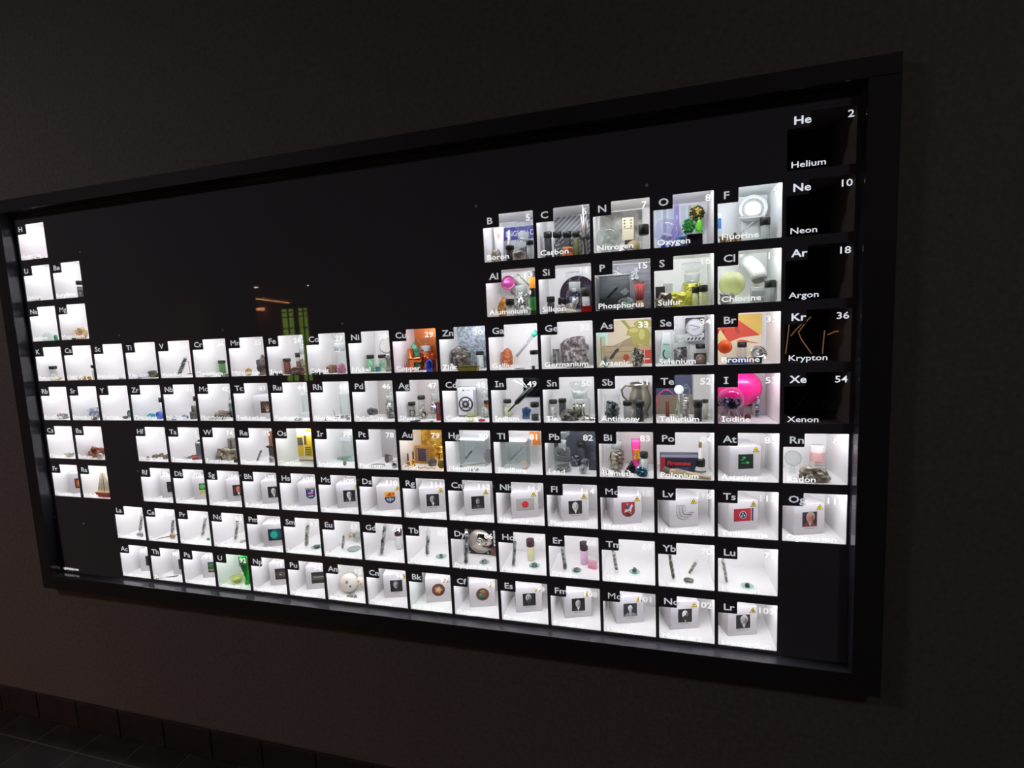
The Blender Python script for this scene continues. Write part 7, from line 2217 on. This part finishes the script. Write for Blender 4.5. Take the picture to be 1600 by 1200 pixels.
b.x, b.y = min(b.x, cx('Th') + OW - 0.004), min(b.y, 0.036)
MB().tube([a - o_, b - o_], 0.0013, 8).obj('rod', mat('#57575a', 0.35, 0.6), t)
MB().tube([a - o_ + (a - b).normalized() * 0.004, a - o_], [0.0002, 0.0014], 8).obj('tip', mat('#1c1c1e', 0.4), t)
p = Print()
p.lay(rect(0, 1, 0, 1), '#122018').lay(rect(0.06, 1, 0.3, 0.92), '#2a5a38').lay(ell(0.3, 0.7, 0.2, 0.14), '#3f7a4a').lay(ell(0.7, 0.6, 0.2, 0.2), '#1c3a26').lay(rect(0.06, 1, 0.16, 0.3), '#8f8a50').lay(rect(0.06, 1, 0.08, 0.16), '#2c2c18')
cube('Pa', 'white cube with a dark green woodland print', p, None, sign=False)
p = Print()
p.lay(rect(0, 1, 0, 1), '#221e1a')
for k in range(4):
    p.lay(ell(0.5, 0.48, 0.42 - 0.09 * k, 0.30 - 0.06 * k), ('#4a443c', '#2a2620', '#6d665a', '#2f2a24')[k])
p.lay(ell(0.42, 0.46, 0.08, 0.06), '#a8a08f')
cube('Np', 'white cube with a dark ringed print', p, None, 0.040, 0.035, sign=False, px=0.0165)
p = Print()
p.lay(rect(0, 1, 0, 1), '#24241f').lay(rect(0.06, 1, 0.3, 0.72), '#3f3f38').lay(rect(0.06, 1, 0.5, 0.62), '#8a8a7e').lay(rect(0.06, 1, 0.34, 0.4), '#5d5d54').lay(ell(0.14, 0.5, 0.07, 0.2), '#55554c')
cube('Pu', 'white cube with a print of a grey metal cylinder', p, None, 0.040, 0.035, sign=False, px=0.0165)
S = 'U'
q = hit(386, 905, 2, cfloor(S))
t = thing('green_glass_vase', 'vivid green ribbed uranium glass vase' + where(S), 'vase', Vector((min(hit(386, 895, 1, 0.04).x, cx(S) + OW - 0.022), 0.04, cfloor(S))))
GG = glass('#3fc04a', 0.9, 0.55)
MB().lathe([(0, 0), (0.009, 0), (0.010, 0.003), (0.006, 0.012), (0.009, 0.03), (0.015, 0.055), (0.018, 0.075), (0.0175, 0.09), (0.020, 0.100), (0.0185, 0.100), (0.016, 0.088), (0.0165, 0.074), (0.0135, 0.055), (0.007, 0.03)], 24).obj('vase_body', GG, t)
for k in range(6):
    MB().tube([(0.0185 * math.cos(6.2832 * i / 20), 0.0185 * math.sin(6.2832 * i / 20), 0.066 + 0.006 * k + 0.003 * math.sin(6.2832 * i / 20)) for i in range(20)], 0.0011, 5, 0, True).obj('dark_rib', mat('#0f3a16', 0.3), t)
q = hit(371, 909, 2, cfloor(S))
t = thing('green_glass_bowl', 'pale yellow green glass bowl' + where(S), 'bowl', Vector((q.x, min(max(q.y, 0.03), 0.08), cfloor(S))))
MB().lathe([(0, 0.001), (0.008, 0.001), (0.009, 0.0), (0.010, 0.002), (0.019, 0.012), (0.021, 0.016), (0.0195, 0.016), (0.0175, 0.012), (0.008, 0.003), (0, 0.003)], 24).obj('bowl_body', glass('#dbe6a8', 1.0, 0.35), t)
MB().lump(0.010, 0.008, 0.006, (0, 0, 0.009), 3, 0.3, 2).obj('yellow_cake', mat('#d6cc5a', 0.6), t)
S = 'Am'


def alarm(x, y, z, r, lab, tilt):
    t = thing('smoke_alarm', lab + where(S), 'smoke alarm', Vector((x, y, cfloor(S))))
    M = Matrix.Translation((0, 0, z)) @ Matrix.Rotation(math.radians(tilt), 4, 'X')
    MB().lathe([(0, -0.008), (r * 0.95, -0.008), (r, -0.005), (r * 0.96, 0.003), (r * 0.8, 0.006), (0, 0.0065)], 32, 0, M).obj('cover', mat('#cfc6ba', 0.45), t)
    MB().lathe([(r * 1.06, -0.009), (r * 1.06, -0.006), (r, -0.005)], 32, 0, M).obj('mounting_ring', mat('#8a8680', 0.45), t)
    MB().cyl(r * 0.2, 0.006, 0.0080, 16, 0, M @ Matrix.Translation((-r * 0.05, r * 0.12, 0))).obj('test_button', mat('#a39a8e', 0.45), t)
    MB().cyl(r * 0.08, 0.006, 0.0084, 10, 0, M @ Matrix.Translation((-r * 0.0, r * 0.05, 0))).obj('button_slot', mat('#2a2624', 0.45), t)
    MB().cyl(r * 0.1, 0.006, 0.0074, 10, 0, M @ Matrix.Translation((r * 0.42, -r * 0.3, 0))).obj('vent_hole', mat('#231f1d', 0.45), t)
    return t


qa, qb = hit(542.5, 908, 1, 0.045), hit(562, 906, 1, 0.06)
alarm(qa.x, 0.05, 0.030, 0.0275, 'big cream round smoke alarm standing on edge', 68)
alarm(min(qb.x, cx(S) + OW - 0.0165), 0.062, 0.030, 0.0155, 'second smaller cream smoke alarm behind the big one', 68)
p = Print()
p.lay(rect(0, 1, 0, 1), '#e0e2dc')
for k in range(4):
    p.lay(rect(0.1, 0.85 - 0.1 * (k % 2), 0.68 + 0.06 * k, 0.70 + 0.06 * k), '#9aa09a')
p.lay([(0.2, 0.66), (0.26, 0.66), (0.36, 0.92), (0.31, 0.92)], '#4a524c')
p.done(COMP[S], (0.03, 0.134, 0.02), 0.088, 0.090, 'instruction_print')
for k in range(3):
    q = hit(550 + 6.5 * k, 927 - 0.5 * k, 2, cfloor(S))
    t = thing('alarm_part', ('left', 'middle', 'right')[k] + ' small metal alarm part at the front' + where(S), 'metal part', Vector((q.x, max(0.012, min(q.y, 0.03)), cfloor(S))), 0.3 * k)
    MB().bev(-0.0042, 0.0042, -0.003, 0.003, 0, 0.005, 0.0006).obj('base', mat('#8a8a88', 0.3, 0.7), t)
    MB().cyl(0.0022, 0.005, 0.0085, 10).obj('knob', mat('#dcdad6', 0.3), t)
cube('Cm', 'white cube with a portrait of a woman with upswept hair', portrait('#1a1819', '#1f1d1e', '#a8a5a2', '#5a5856', '#4a4846', False, -0.5, '#2a2829'), 'Marie Curie')
p = Print()
p.lay(ell(0.5, 0.5, 0.5, 0.5, 32), '#4e2018').lay(ell(0.5, 0.5, 0.42, 0.42, 32), '#6a3424').lay([(0.5 + (0.32 if k % 2 == 0 else 0.22) * math.cos(math.radians(36 * k)), 0.5 + (0.32 if k % 2 == 0 else 0.22) * math.sin(math.radians(36 * k))) for k in range(10)], '#b08c64').lay(ell(0.5, 0.5, 0.14, 0.14), '#c9a880')
cube('Bk', 'white cube with a round red brown seal', p, None, 0.036, 0.036, name='seal_print')
p = Print()
p.lay(ell(0.5, 0.5, 0.5, 0.5, 32), '#8a5a3c').lay(ell(0.5, 0.5, 0.44, 0.44, 32), '#4a3a28').lay(ell(0.4, 0.44, 0.22, 0.16), '#2f6a58').lay(ell(0.64, 0.56, 0.18, 0.24), '#7a4a2c').lay(ell(0.5, 0.74, 0.2, 0.1), '#9a7a54').lay(ell(0.34, 0.52, 0.1, 0.06), '#4f9a84')
cube('Cf', 'white cube with a round brown and green seal', p, None, 0.036, 0.036, name='seal_print')
cube('Es', 'white cube with a portrait of a moustached man in darkness', portrait('#121012', '#141214', '#9a9794', '#bcb9b6', '#4a4846', False, -0.2, '#1c1a1c', '#3a3836', 0.46, 0.95), 'Albert Einstein')
cube('Fm', 'white cube with a portrait of a balding suited man', portrait('#151314', '#2c2a2a', '#b9b6b3', '#5a5856', '#77746f', True, 0, '#cfccc9', None, 0.48), 'Enrico Fermi')
cube('Md', 'white cube with a portrait of a seated long bearded man', portrait('#22262a', '#7d7f80', '#c9c7c4', '#d6d4d1', '#8a8886', False, 0, '#9a9c9c', '#b8b6b3', 0.5, 0.7), 'Dmitri Mendeleev')
cube('No', 'white cube with a half lit portrait of a bearded man', portrait('#1c1a1c', '#201e20', '#dcdad7', '#4a4846', '#55524f', True, 0, '#bcbab7', '#2c2a2a', 0.5, 1.1), 'Alfred Nobel')
cube('Lr', 'white cube with a portrait of a grey haired man', portrait('#1e1c1e', '#242224', '#a8a5a2', '#c0bdba', '#6a6764', False, 0.2, '#d6d4d1', None, 0.55, 1.1), 'Ernest Lawrence')
